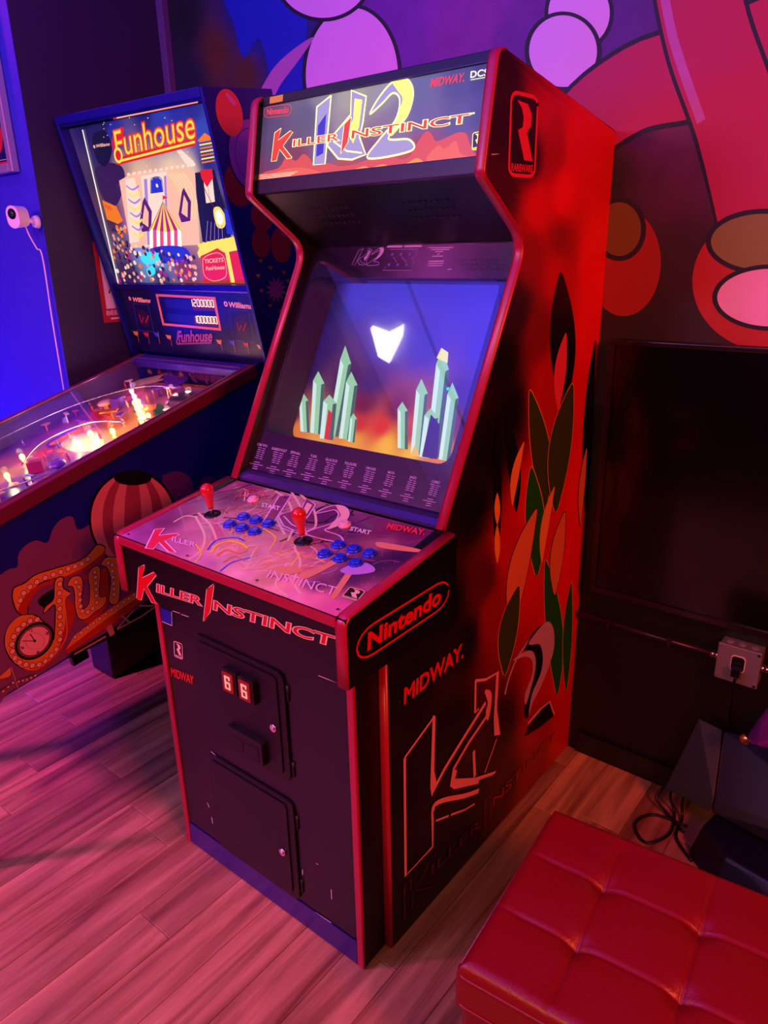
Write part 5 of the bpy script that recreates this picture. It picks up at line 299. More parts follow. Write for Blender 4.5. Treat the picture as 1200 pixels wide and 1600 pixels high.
ART['playfield']=[('s','y_vio',[159.9,165.4,144.8,248.3,156.4,287.5,219.1,216.2,214.6,147.6]),('s','y_org',[174.2,169.5,175.1,274.4,212.4,257.8,206.9,170.4]),('s','y_red',[109.9,368.9,102.2,445.4,114.1,488.7,182.1,406.1,188,332.3]),('s','y_red',[210.2,81.3,204.2,128.1,223.9,150.3,257.6,119.4,219.4,84.1]),('s','y_grn',[332,462,317.5,516.2,389.6,476.1,402.5,423.9]),('s','y_crm',[216.8,181.6,260.7,279.7,397.5,216.6,348,154.1]),('s','y_crm',[8.2,636.8,88.9,721.3,143.1,686.8,63.7,604.1]),('s','y_vio',[66.8,740.1,113.8,795.9,251.2,708.7,225.9,638.6]),('l','y_org',4.1,[275.8,284.4,280.3,329.9],0),('l','y_crm',6.9,[217.5,744.8,209.6,814.7],0),('l','y_org',4.7,[245.1,256.2,251.5,268.5],0),('l','y_org',4.7,[170.2,776.5,161.7,833.2],0),('l','y_red',5.2,[196.1,32,203.2,61.1],0),('l','y_org',4.5,[256.7,136.5,266.2,175.9],0),('l','y_org',5.9,[189.4,100,187.8,114.3],0),('l','y_vio',3.7,[263.2,559.9,264.2,581.8],0),('l','y_org',7.5,[60.6,952.7,68.1,1017.5],0),('l','y_vio',6.8,[52.7,984.8,62.2,1035.8],0),('l','y_org',4.9,[43.1,966.4,46.7,984.6],0),('l','y_crm',4.7,[232.3,119.3,237.4,135.1],0),('l','y_red',6,[313.5,367.5,302.5,391.1],0),('l','y_vio',7.2,[105.5,769.9,109.5,812.8],0),('l','y_red',3.4,[355.9,-64,364.1,-34.5],0),('l','y_crm',5.9,[251.1,18.1,251,36.2],0),('l','y_vio',4.4,[160.9,168.2,161.7,199.2],0),('l','y_vio',6,[174.5,480.4,179.2,531.6],0),('l','y_vio',6.7,[279.3,433,264.3,462.7],0),('l','y_crm',5.1,[311,554.7,306.8,606.3],0),('l','y_crm',6.1,[198.5,55.1,204.1,85.9],0),('l','y_org',7.6,[142.5,744.7,125.1,799],0),('l','y_blk',4.4,[337.2,21.4,335.5,49.6],0),('l','y_vio',4.6,[200.6,820.2,179.3,902.3],0),('l','y_vio',6.1,[230.1,285.2,235.4,329.6],0),('l','y_red',5.4,[267.7,47.5,264,68.6],0),('l','y_red',5.5,[193,436.1,176.3,490.3],0),('l','y_blk',5.4,[124.4,678.4,107.6,711.6],0),('l','y_red',3.4,[283.7,354.5,275.1,409.1],0),('l','y_crm',4.6,[238.4,279.8,240.9,302.6],0),('l','y_vio',6.4,[268.7,78.1,275.2,116.7],0),('l','y_red',4.8,[197.1,722.5,178.5,768.8],0),('l','y_blk',4.2,[211.3,150.9,213.7,179.2],0),('l','y_org',5,[178.1,703.7,194.9,726.9],0),('o','y_crm',100.2,723.5,14,14),('o','y_red',100.2,723.5,9,9),('o','y_crm',114.9,509.3,14,14),('o','y_red',114.9,509.3,9,9),('o','y_crm',76.9,480,14,14),('o','y_red',76.9,480,9,9),('o','y_crm',111.2,408,14,14),('o','y_red',111.2,408,9,9),('o','y_crm',316.7,6.7,14,14),('o','y_red',316.7,6.7,9,9),('o','y_crm',334.7,-59.5,14,14),('o','y_red',334.7,-59.5,9,9),('o','y_crm',74.2,584.6,14,14),('o','y_red',74.2,584.6,9,9)]
GRID={}
GRID['marquee']=[[13.5,199.6,'4a4668'],[68.5,112.1,'5a4a70'],[19.2,57.3,'7a3a60'],[174.5,168.9,'5c5678'],[211.4,202.7,'8a8494'],[305.7,195.5,'b0a89a'],[406.3,202.3,'a49ca0'],[503.8,178.9,'6c6c92'],[596.8,184.9,'4e5082'],[648.3,195.8,'3c3c70'],[660.8,111.2,'4a4880'],[608.7,103.2,'5a5a90'],[510.7,129,'70689a'],[446.2,111.4,'8c7c98'],[299,127.5,'a8949a'],[248.4,94.8,'7a6490'],[380.7,71.6,'8c6080'],[520.5,58.7,'a04858'],[616.5,49.8,'a84850'],[143.5,70.6,'8a4058'],[310.6,34.8,'c05040'],[490.4,36.2,'d0503c']]
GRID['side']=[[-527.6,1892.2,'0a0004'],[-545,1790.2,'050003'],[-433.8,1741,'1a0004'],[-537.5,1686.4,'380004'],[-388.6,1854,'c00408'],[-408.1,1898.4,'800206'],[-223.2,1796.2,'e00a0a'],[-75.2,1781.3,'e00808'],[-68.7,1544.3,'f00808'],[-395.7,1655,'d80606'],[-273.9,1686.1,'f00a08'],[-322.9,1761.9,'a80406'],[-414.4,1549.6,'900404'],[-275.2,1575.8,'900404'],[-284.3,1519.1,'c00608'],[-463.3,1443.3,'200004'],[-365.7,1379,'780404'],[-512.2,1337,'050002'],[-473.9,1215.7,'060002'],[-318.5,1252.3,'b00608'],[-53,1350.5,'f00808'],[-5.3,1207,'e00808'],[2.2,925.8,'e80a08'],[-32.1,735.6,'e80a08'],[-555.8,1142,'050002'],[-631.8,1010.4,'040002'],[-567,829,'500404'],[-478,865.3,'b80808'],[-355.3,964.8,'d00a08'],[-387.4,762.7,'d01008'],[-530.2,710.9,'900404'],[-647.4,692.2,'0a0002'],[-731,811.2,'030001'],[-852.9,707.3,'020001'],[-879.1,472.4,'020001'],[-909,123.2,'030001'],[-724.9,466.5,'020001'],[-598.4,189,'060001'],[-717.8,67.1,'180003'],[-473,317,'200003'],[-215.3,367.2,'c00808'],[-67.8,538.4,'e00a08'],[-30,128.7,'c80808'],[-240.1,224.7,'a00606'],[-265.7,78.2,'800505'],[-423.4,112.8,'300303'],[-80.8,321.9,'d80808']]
GRID['top']=[[-2,5.3,'c060a0'],[-0,130.1,'8a3a70'],[-22.4,277,'6a2a5c'],[3.1,330.4,'a04a6c'],[21.1,50.7,'a0508a'],[175,43.6,'c47a98'],[44.7,97,'7a3a60'],[141.3,143.3,'c08090'],[105.9,294,'7a2c60'],[191.4,332.8,'c09080'],[277.8,333.8,'c8a890'],[273.4,172.9,'8a5070'],[288.5,84.6,'e0a8a0'],[375,98,'c09098'],[310.8,21.8,'e090b0'],[413.2,19.1,'f0a8b0'],[442.1,88.9,'f0b0a0'],[527.8,39.8,'f8a8a0'],[622,28.7,'e88aa0'],[674.7,22.4,'e070a0'],[430.4,185.8,'b06870'],[393.2,297.8,'602860'],[497.3,265.4,'5a2860'],[569.5,285,'701c50'],[631,315.1,'6c1850'],[586.8,263.2,'a06070'],[639.5,176.3,'38204c'],[662.5,229,'401c50'],[624.8,116.2,'4c2c5c'],[584.3,69.6,'70405c'],[694.8,79.4,'b05078'],[571.1,13.3,'f0a0b0'],[475.9,38.5,'d89088']]
GRID['cols']=[]
GRID['crt']=[[57,598,'16104a'],[72,533.8,'1c1250'],[57.9,344.7,'2a1048'],[59,217.6,'601840'],[76.9,421.1,'281458'],[160.4,573.3,'3a38b0'],[293.6,568.7,'3c38b0'],[446,592.2,'3c30a8'],[590.7,594.3,'3c2ca8'],[599.8,453.9,'3c2c98'],[584.5,325.7,'3a2470'],[418.7,442.6,'3a30a0'],[307.1,435.6,'3c3098'],[294.1,329.7,'40206a'],[288.9,273.4,'70183c'],[398,272.2,'70203c'],[367.1,221.1,'e03018'],[291.9,218.1,'d02a1c'],[290.1,176.2,'f0a020'],[170.6,180.7,'e8a040'],[398.9,178.4,'f8b828'],[92.1,184.7,'e08030'],[450.8,212.4,'c83c28'],[505.6,187.6,'d06020'],[568.2,178,'e08020'],[562,240.5,'702838'],[480.7,170.9,'f8c030'],[208.9,321.6,'3c1c50'],[495.2,579.6,'3c30a8']]
GRID['mural']=[[-948.5,2366,'05041c'],[-946.4,2164,'140a30'],[-789.3,2241.6,'5a2410'],[-647.9,2162.4,'50200c'],[-674.9,2336.3,'081460'],[-589.4,2247.7,'0a1878'],[-475.2,2156.1,'0a1060'],[-391.9,2089.2,'0c1270'],[51.1,2142.7,'6a1890'],[183.6,2151.5,'7c1c90'],[306.7,2145,'7a208c'],[386.4,2087.7,'601888'],[2.2,2002.5,'5a1488'],[505,1953.5,'50107c'],[699.7,2049.5,'50107c'],[673.7,1986.6,'50107c'],[751.6,1838.5,'40104c'],[815.9,1817.9,'641c50'],[871.1,1729.7,'541844'],[795.2,1720.9,'44103c'],[696.7,1727.7,'180618'],[877.4,1540.9,'300818'],[762.5,1382.3,'1c0410'],[878.9,1386.7,'280410'],[984.4,2037.5,'500c40'],[1096.4,1335.1,'300208'],[713.1,1543,'10040c']]
GRID['bg']=[[95.5,757.8,'081058'],[141.7,729.7,'0a1460'],[236.5,744,'1828a0'],[208.2,769.9,'081050'],[145,657.1,'0a1868'],[68.6,602.7,'302850'],[85.1,550.5,'60304a'],[93.3,482,'40244c'],[203.9,603.8,'c08878'],[322.1,586.3,'f0c0a0'],[480.7,585.3,'ffd8b0'],[546.8,599,'f0c8b0'],[510.8,513.2,'f8d8b8'],[320.8,498,'ffd070'],[354.6,446.4,'ff9070'],[212.3,451.3,'c060b0'],[229.7,398.1,'7090ff'],[256,344.1,'60c8ff'],[356.1,395.2,'6050e0'],[96,401.2,'604870'],[84.1,289.5,'281850'],[265.2,289.6,'40285c'],[403.6,316.2,'803048'],[571.5,533.4,'283080'],[641.5,618.7,'202880'],[691.2,657.6,'3048a0'],[646.4,483.2,'181850'],[670.2,411.9,'c0a080'],[666,339.4,'a03030'],[581.5,269.2,'a04030'],[412.7,770.7,'101c78'],[560.7,767.3,'1828a0'],[475.7,742.4,'2038b0'],[640.6,704.5,'2848b8'],[626.8,755.9,'182890']]
GRID['play']=[[360,-119.9,'5a2090'],[189,27.6,'a05080'],[220.8,-23.6,'c09060'],[166.8,117.2,'a05070'],[219.1,216.2,'c07850'],[65.1,226.8,'8a3c80'],[81.9,126.2,'7a3a90'],[295.5,254.5,'d09048'],[237.1,345.1,'d07050'],[328.6,423.7,'d08850'],[134.4,473.1,'b04858'],[90.4,402.9,'a03c60'],[287.7,509.2,'a85860'],[143.1,686.8,'b06858'],[8.6,682.4,'8a4058'],[264.9,755.7,'9a5070'],[388.6,758.1,'a86070'],[-61.4,691.9,'602050'],[26.5,348,'6a2880'],[319.4,-50.4,'6a3090'],[325.6,100.2,'904880'],[22.4,75,'4a1880'],[251.2,708.7,'8a4868']]
GRID['bulbs']=[[258,460.5],[261.3,476],[309.6,429.5],[310.6,444],[359.3,399.6],[360.5,413.7],[406.7,366.3],[405.7,379.4],[409.7,398.4]]
GRID['bulbs2']=[[309,238.9],[415,193.7],[317.7,174.4],[292.6,-49.2],[216.2,48.5],[379.2,274.8],[382,208.8]]
GRID['white']=[[140.6,540.5],[204.6,503]]
GRID['dome']=[[433.2,501.6]]
GRID['misc']=[[177.9,675.7],[267.3,565.9],[66.8,631.5],[374.8,434],[415.2,679.8],[180.5,445.6],[148.9,418.5],[246.5,365.4],[331.7,21.9],[416.6,47.9]]
# ---------------------------------------------------------------- print colours: key -> (hex, roughness, emission)
CK={}
def ck(s,r=.45,e=0):
    for t in s.split(): k,h=t.split(':'); CK[k]=(h,r,e)
ck('a_red:e01010 a_dred:8a0c10 a_rose:e83048 a_blk:060104 a_blk2:0c0608 a_pink:e04050 a_olive:344c10 a_green:187010 a_skin:d88040 a_org:e8a040 a_line:f0a098 a_sil:c4a4b4 a_blue:101c90 w_white:fff4f4',.4)
ck('f_red:d01010 f_crm:f0c8a8 f_blk:080406',.4)
ck('t_cream:f0d8a8 t_yel:f8e840 t_orng:f08030 t_blue2:3840e8 t_line:f0c8e0 t_skin:e0a070 t_lav:b890e0 t_wht:fce8f0 t_red:e83048 t_hole:200818 t_mauv:803c68 t_dark:281018',.3)
ck('fire:c84c3c fire2:d8603c fire3:f09030 m_ored:d83c20 m_nav:181c50 e_red:e83840 m_lil:9890b8 m_blu:2c30b0',.4,1.15)
ck('e_wht:f0e0c0 m_crm:fff49c m_yel:fff860',.4,1.5)
ck('w_wh2:fff0ff w_ring:5058a8 w_btn:8088d8 w_dk:1c0c28 w_red2:6c2848',.4)
ck('s_grn:90cc98 s_grn2:c4ecd0 s_dkg:3c6058 s_red:c83038 s_yel:e8e880 s_haze:8c94a8 s_dk:28286c s_yel2:f0b850 s_cyan:20e8c0',.4,1.5)
ck('m_blue:0818a8 m_pink:e89cd8 m_pink2:b860a8 m_out:140620 m_lav:dcb8f0 m_mag:b0104c m_red:b02020 m_oliv:84803c m_wht:e8b0d0 m_dk:401030 m_red2:981410 m_olv2:70501c',.6)
ck('p_cloud:7c3c6c p_cld2:50206c p_blk:080410 p_pink:d87878 p_rose:a03c50 p_orng:e08020 p_red:b02c18 p_line:e88c78 p_line2:804048 p_face:f0a0a0 p_dark:803c48 p_bulb:f4a890 p_truss:c07870 p_flag:e08030 p_flag2:e0a060',.4)
ck('b_ball:e04c20 b_hi:e070a0 b_dred:901c18 b_clk:9048a8 b_clk2:180c40 b_ball2:9c2418 b_conf:b06830 b_star:a04890',.4)
ck('g_red:d81c20 g_pch:f8b898 g_wht2:f0d8c0 g_blue:2030c0 g_wht:fffae0 g_vio:501868 g_mag:b01878 g_sun:ffd860 g_pk:e04878 g_yel:ffe050 g_cyan:40e0ff g_navy:0c1038 g_orng:e87820 g_skin:e0a080 g_dkv:30184c g_org2:f0c090 g_ltv:a080c8 g_dred:801018',.4,1.1)
ck('k_ledge:3020a0 k_line:a090f0 k_pch:f0c090 k_dk:060418 k_dk2:280c30 k_blu:3448b0 k_blue:3448b0 k_vio:301048 k_red:b02030 k_gold:d07830 k_orn:c88838 k_dred:a04878 k_lil:301850',.35)
ck('d_blue:100c58 d_red:581020',.4,1.0)
ck('d_lit:ffc090',.4,4.0)
ck('y_vio:6828a0 y_org:e07828 y_red:c82830 y_grn:287840 y_crm:f0c890 y_blk:281020',.3)
def C(k):
    h,r,e=CK[k]; return mat('print_'+k,h,r,emit=e)
# ---------------------------------------------------------------- room
wall_paint=mat('dark_wall_paint','24143c',.6,bump=.15,bscale=300)
black_wall=mat('black_wall_paint','0a0508',.5,bump=.2,bscale=120)
blue_wall=mat('pale_wall_paint','2c24b0',.6,bump=.15,bscale=300)
ceil_m=mat('ceiling_paint','b0b0c8',.8)
def planks_mat():
    m=bpy.data.materials.new('wood_planks'); m.use_nodes=True; nt=m.node_tree; b=nt.nodes['Principled BSDF']; N=nt.nodes.new; L=nt.links.new
    tc=N('ShaderNodeTexCoord'); oi=N('ShaderNodeObjectInfo'); mp=N('ShaderNodeMapping'); mp.inputs['Scale'].default_value=(26,1.6,1); L(tc.outputs['Object'],mp.inputs['Vector'])
    vm=N('ShaderNodeVectorMath'); sc_=N('ShaderNodeVectorMath'); sc_.operation='SCALE'; sc_.inputs[0].default_value=(31,17,7); L(oi.outputs['Random'],sc_.inputs['Scale']); L(mp.outputs[0],vm.inputs[0]); L(sc_.outputs[0],vm.inputs[1])
    n=N('ShaderNodeTexNoise'); n.inputs['Scale'].default_value=1; n.inputs['Detail'].default_value=8; n.inputs['Roughness'].default_value=.62; n.inputs['Distortion'].default_value=.6; L(vm.outputs[0],n.inputs['Vector'])
    r=N('ShaderNodeValToRGB'); r.color_ramp.elements[0].position=.3; r.color_ramp.elements[0].color=lin('70442c'); r.color_ramp.elements[1].position=.72; r.color_ramp.elements[1].color=lin('d0a070'); L(n.outputs['Fac'],r.inputs[0])
    mr=N('ShaderNodeMapRange'); mr.inputs[3].default_value=.72; mr.inputs[4].default_value=1.15; L(oi.outputs['Random'],mr.inputs[0])
    mx=N('ShaderNodeVectorMath'); mx.operation='SCALE'; L(r.outputs[0],mx.inputs[0]); L(mr.outputs[0],mx.inputs['Scale']); L(mx.outputs[0],b.inputs['Base Color'])
    b.inputs['Roughness'].default_value=.42
    bp=N('ShaderNodeBump'); bp.inputs['Strength'].default_value=.12; bp.inputs['Distance'].default_value=.002; L(n.outputs['Fac'],bp.inputs['Height']); L(bp.outputs[0],b.inputs['Normal'])
    return m
pm=planks_mat()
floor=struct(box('floor',(-3.5,-4.5,-.05),(3,.02,-.006),mat('subfloor','3a2018',.6)))
random.seed(3)
PW=.122; plank_me={}
for i in range(-14,18):
    x=i*PW; y=-2.9-random.uniform(0,1.1)
    while y<0:
        Ln=random.choice((.9,1.1,1.3)); a=max(y,-2.9); b=min(y+Ln,-.001)
        if b-a>.03:
            k=round(b-a,2)
            if k not in plank_me:
                bm=bmesh.new(); bx(bm,(.0005,.0006,-.006),(PW-.0005,b-a-.0006,0)); bmesh.ops.bevel(bm,geom=[e for e in bm.edges if all(v.co.z>-.001 for v in e.verts)],offset=.0012,segments=1,affect='EDGES')
                me=bpy.data.meshes.new('plank'); bm.to_mesh(me); bm.free(); me.materials.append(pm); plank_me[k]=me
            o=bpy.data.objects.new('plank',plank_me[k]); col.objects.link(o); o.parent=floor; o.location=(x,a,0)
        y+=Ln
struct(box('ceiling',(-3.5,-4.5,2.7),(3,.1,2.8),ceil_m))
struct(box('trim_2',(-3.5,-4.5,2.6),(-1.22,-.6,2.699),mat('soffit_paint','180c24',.7)))
struct(box('trim_3',(-.735,-4.5,2.69),(-.72,-.0,2.7),mat('soffit_paint','180c24',.7)))
# mural on the back wall
MP=Panel((0,0,0),(1,0,0),(0,0,1))
wb=struct(box('wall_back',(-1.075,.0025,0),(3,.1,2.7),black_wall))
grid_mesh('mural',MP,rows_rect(1.15,2.7,-1.075,1.9,60),GRID['mural'],vcol_mat('mural_paint',.6,noise=.12),wb,90)
art('mural_shapes',MP,ART['mural'],wb,.0003,cmat=C)
struct(box('wall_left',(-1.175,-.588,0),(-1.075,.1,2.7),wall_paint))
struct(box('trim_1',(-1.075,-.03,0),(-1.04,.0,2.7),mat('corner_trim','5c3870',.5),bevel=.003))
struct(box('wall_alcove',(-3.5,-.59,0),(-1.0755,-.5885,2.7),blue_wall))
struct(box('wall_front',(-3.5,-4.6,0),(3,-4.5,2.7),wall_paint)); struct(box('wall_right',(3,-4.5,0),(3.1,.1,2.7),wall_paint)); struct(box('wall_far_left',(-3.6,-4.5,0),(-3.5,-.5,2.7),wall_paint))
struct(box('baseboard_back',(.72,-.012,0),(3,.0025,.075),mat('black_baseboard','0c0608',.4),bevel=.002))
# ---------------------------------------------------------------- fighting game arcade cabinet
W=.69
blk=mat('black_laminate','050204',.38,bump=.1,bscale=400,var=.1)
blk2=mat('black_vinyl','060205',.32,bump=.25,bscale=500)
red=mat('red_edge_moulding','a81434',.33,spec=.6)
steel=mat('black_painted_steel','060307',.4,bump=.4,bscale=700)
chrome=mat('chrome','d8d0d0',.18,1)
cab=empty('arcade_cabinet',(W/2,-.5,0),'tall black and red upright arcade cabinet with tilted lit screen and flaming marquee','arcade cabinet')
cab_inv=Matrix.Translation((-W/2,.5,0))
T_=.0215
prof=[(0,0),(0,1.838),(-.577,1.928),(-.622,1.703),(-.436,1.579),(-.749,1.001),(-.954,.96),(-.954,0)]
prof=fillet(prof,{1:.01,2:.03,3:.02,4:.06})
kids=[]
def K(o):
    o.parent=cab; o.matrix_parent_inverse=cab_inv; return o
for s,x in(('r',W-T_),('l',0)):
    K(prism('side_panel',prof,lambda a,b,t,x=x:Vector((x+t,a,b)),T_,blk))
front_line=[p for p in prof if p[0]<-.3 and p[1]>.99]
def moulding(pts,x,wd=T_,th=.004):
    # domed strip along an edge: pts (y,z) with the outside on the left hand side
    bm=bmesh.new(); rings=[]; P=[Vector(p) for p in pts]
    for i,p in enumerate(P):
        d=(P[min(i+1,len(P)-1)]-P[max(i-1,0)]).normalized(); n=Vector((d.y,-d.x))
        if n.x>0 and abs(n.x)>.3: n=-n
        elif abs(n.x)<=.3 and n.y<0 : n=-n
        r=[]
        for a,b in((-.002,0),(0,.7),(wd*.25,1),(wd*.75,1),(wd,.7),(wd+.002,0)): r.append(bm.verts.new((x+a,(p+n*th*b).x,(p+n*th*b).y)))
        rings.append(r)
    for a,b in zip(rings,rings[1:]):
        for k in range(5): bm.faces.new((a[k],a[k+1],b[k+1],b[k])).smooth=True
    bm.faces.new(rings[0]); bm.faces.new(rings[-1][::-1]); return bm
top_line=[(-.40,1.9005)]+[p for p in prof if p[0]<-.3 and p[1]>.99]
def fix(bm): return bm
def strip(pts,x,out,wd=T_,th=.004):
    bm=bmesh.new(); rings=[]; P=[Vector(p) for p in pts]
    for i,p in enumerate(P):
        d=(P[min(i+1,len(P)-1)]-P[max(i-1,0)]).normalized(); n=Vector((d.y,-d.x))*out
        rings.append([bm.verts.new((x+a,(p+n*th*b).x,(p+n*th*b).y)) for a,b in((-.0015,-.3),(-.001,.5),(wd*.25,1),(wd*.75,1),(wd+.001,.5),(wd+.0015,-.3))])
    for a,b in zip(rings,rings[1:]):
        for k in range(5): bm.faces.new((a[k],a[k+1],b[k+1],b[k])).smooth=True
    bm.faces.new(rings[0]); bm.faces.new(rings[-1][::-1]); return bm
for x in(0,W-T_):
    K(obj('edge_moulding',strip([p for p in prof if p[0]<-.3 and p[1]>.99],x,1),red))
    K(obj('edge_moulding',strip([(-.954,.795),(-.954,.4),(-.954,.002)],x,1,th=.005),red))
# printed artwork on the right side
SP=Panel((W,0,0),(0,1,0),(0,0,1))
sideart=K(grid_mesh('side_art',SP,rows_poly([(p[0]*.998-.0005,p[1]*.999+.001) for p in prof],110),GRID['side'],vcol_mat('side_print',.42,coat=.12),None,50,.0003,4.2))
art('side_lettering',SP,ART['side'],None,.0005,cmat=C,par=K)
# marquee
MQ=Panel((0,-.602,1.703),(1,0,0),(0,.045,.225))
K(grid_mesh('marquee',MQ,rows_rect(.034,.207,T_,W-T_,24),GRID['marquee'],vcol_mat('marquee_backlit',.3,emit=.85),None,60,0,4))
art('marquee_lettering_leak',MQ,ART['marquee'],None,.0004,cmat=C,par=K)
def slab(name,P,a0,a1,b0,b1,h0,h1,m,bevel=0):
    bm=bmesh.new(); v=[bm.verts.new(P(a,b,h)) for a in(a0,a1) for b in(b0,b1) for h in(h0,h1)]
    for f in((0,1,3,2),(4,6,7,5),(0,4,5,1),(2,3,7,6),(0,2,6,4),(1,5,7,3)): bm.faces.new([v[i] for i in f])
    return obj(name,bm,m,None,bevel)
K(slab('marquee_retainer',MQ,T_+.0005,W-T_-.0005,.205,.226,-.03,.006,blk,.002))
K(slab('marquee_retainer',MQ,T_+.0005,W-T_-.0005,.002,.036,-.03,.006,blk,.002))
K(slab('marquee_box',MQ,T_+.0005,W-T_-.0005,.002,.226,-.09,-.031,blk))
K(slab('sticker',MQ,.05,.095,.207,.222,.0062,.0068,mat('yellow_tape','e8c820',.5)))
K(prism('top_panel',[(-.015,1.822),(-.5,1.897),(-.5,1.913),(-.015,1.838)],lambda a,b,t:Vector((T_+t,a,b)),W-2*T_,blk))
K(box('back_panel',(T_,-.02,.05),(W-T_,-.004,1.82),blk))
K(prism('speaker_panel',[(-.598,1.705),(-.405,1.578),(-.398,1.59),(-.58,1.712)],lambda a,b,t:Vector((T_+.0005+t,a,b)),W-2*T_-.001,blk2))
bm=bmesh.new()
for sx in(.2,.49):
    for i in range(9):
        for j in range(3):
            c=Vector((sx-.06+i*.015,-.598+.193*(.3+j*.12),1.705-.127*(.3+j*.12)))+Vector((0,-.4,-.6))*.0006; cyl(bm,c,c+Vector((0,-.55,-.83))*.0012,.0042,n=8)
K(obj('speaker_grille',bm,mat('grille_black','030203',.6)))['kind']='stuff'
# monitor glass with printed border
GP=Panel(Vector((0,-.749,1.001))+Vector((0,.578,-.313)).normalized()*.028,(1,0,0),(0,.313,.578))
outer=[(T_+.0005,.02),(W-T_-.0005,.02),(W-T_-.0005,.672),(T_+.0005,.672)]
def frame_mesh(name,P,o,i,m,h=0):
    # flat border with a rounded window, made of a left and a right half
    bm=bmesh.new(); cx=(o[0][0]+o[1][0])/2; top=max(p[1] for p in i); bot=min(p[1] for p in i)
    L=[p for p in i if p[0]<cx]; Rt=[p for p in i if p[0]>=cx]; k=[n for n,p in enumerate(i) if p[0]>=cx]; n0=max(n for n in k if n<len(i)//2)+1; Rt=i[-(len(i)-max(n for n,p in enumerate(i) if p[0]<cx)-1):]+i[:n0]
    bm.faces.new([bm.verts.new(P(*p,h)) for p in [(cx,o[3][1]),o[3],o[0],(cx,o[0][1]),(cx,bot)]+L[::-1]+[(cx,top)]])
    bm.faces.new([bm.verts.new(P(*p,h)) for p in [(cx,o[0][1]),o[1],o[2],(cx,o[2][1]),(cx,top)]+Rt[::-1]+[(cx,bot)]])
    return obj(name,bm,m)
win=rrect(.042,.145,.636,.587,.03); win=[(win[i],win[i+1]) for i in range(0,len(win),2)]
border=mat('printed_glass_border','10061e',.4)
K(frame_mesh('screen_border',GP,outer,win,border))
CP=Panel(Vector((0,-.749,1.001))+Vector((0,.578,-.313)).normalized()*.10,(1,0,0),(0,.313,.578))
crt=[(.072,.152),(.617,.152),(.617,.604),(.072,.604)]
# funnel bezel
bm=bmesh.new(); n=len(win); A=[bm.verts.new(GP(*p,-.001)) for p in win]; B=[]
for p in win: B.append(bm.verts.new(CP(min(max(.072+(p[0]-.042)/(.594)*.545,.072),.617),.152+(p[1]-.145)/.442*.452,.002)))
for k in range(n): bm.faces.new((A[k],B[k],B[(k+1)%n],A[(k+1)%n]))
K(obj('screen_bezel',bm,mat('grey_bezel','4a3c58',.45)))
K(grid_mesh('monitor_screen',CP,rows_rect(.145,.61,.065,.624,50),GRID['crt'],vcol_mat('monitor_image',.3,emit=1.35),None,60,0,3.6))
art('screen_figures',CP,ART['crt'],None,.0004,cmat=C,par=K)
art('border_lettering',GP,ART['glass'],None,.0004,cmat=C,par=K)
K(slab('screen_glass',GP,T_+.0008,W-T_-.0008,.021,.671,.004,.0075,glass_mat('smoked_glass',.10,'f6f2fa')))
K(slab('blue_dot_sticker',GP,0,.001,0,.001,.0,.0005,border)) if 0 else None
bm=bmesh.new(); c=GP(.653,.54,.0078); cyl(bm,c,c+GP.N*.0012,.0075,n=20); K(obj('round_sticker',bm,mat('blue_sticker','1830e0',.4)))
K(prism('glass_ledge',[(-.742,.998),(-.742,1.006),(-.729,1.016),(-.706,1.022),(-.70,.99)],lambda a,b,t:Vector((T_+.0005+t,a,b)),W-2*T_-.001,mat('ledge_metal','4c3c78',.28,.6)))
# control box
cprof=[(-1.097,.798),(-1.097,.942),(-.736,.998),(-.736,.798)]
for x in(-.024,W): K(prism('control_box_side',cprof,lambda a,b,t,x=x:Vector((x+t,a,b)),.024,blk2))
K(prism('control_box',[(-1.093,.80),(-1.093,.9405),(-.745,.9945),(-.745,.80)],lambda a,b,t:Vector((.0004+t,a,b)),W-.0008,blk2))
for x in(-.024,W):
    K(obj('edge_moulding',strip([(-1.097,.799),(-1.097,.87),(-1.0972,.925),(-1.094,.938),(-1.085,.9445),(-1.0,.9571),(-.9,.9726),(-.745,.9967)],x,-1,.024),red))
K(box('edge_moulding',(0,-1.1005,.922),(W,-1.0935,.9412),red,bevel=.002))
TP=Panel((0,-1.097,.942),(1,0,0),(0,.361,.056))
K(grid_mesh('control_overlay',TP,rows_rect(.003,.352,.001,W-.001,44),GRID['top'],vcol_mat('overlay_print',.25,coat=.4,noise=.25),None,80,.0008,3.2))
art('overlay_art_reflection',TP,ART['control_top'],None,.0010,.00004,cmat=C,par=K)
art('front_lettering',Panel((0,-1.093,0),(1,0,0),(0,0,1)),ART['control_front'],None,.0004,cmat=C,par=K)
art('side_logo',Panel((W+.024,0,0),(0,1,0),(0,0,1)),ART['control_side'],None,.0004,cmat=C,par=K)
random.seed(21); extra=[]
def swirl(k,n,u0,u1,v0,v1,w0,w1,ln,ang):
    for i in range(n):
        x=random.uniform(u0,u1); y=random.uniform(v0,v1); a=ang+random.uniform(-.9,.9); c=random.uniform(-.5,.5); P=[]
        for j in range(4): P+=[x,y]; x+=math.cos(a)*ln/3; y+=math.sin(a)*ln/3; a+=c
        P=[min(max(q,4),686) if i_%2==0 else min(max(q,6),350) for i_,q in enumerate(P)]
        extra.append(('c',k,random.uniform(w0,w1),P,0))
swirl('t_mauv',26,10,300,90,330,2,6,70,1.2); swirl('t_dark',22,20,680,150,340,2,7,60,.9); swirl('t_cream',26,90,330,60,330,1,3,60,1.6); swirl('t_orng',16,120,330,20,200,1,3,50,1.4)
swirl('t_skin',22,250,520,20,150,3,8,60,1.0); swirl('t_cream',18,330,560,10,160,1,3,60,1.5); swirl('t_mauv',18,420,680,120,330,2,7,60,.6); swirl('t_lav',10,60,600,30,300,1,2.5,40,.4)
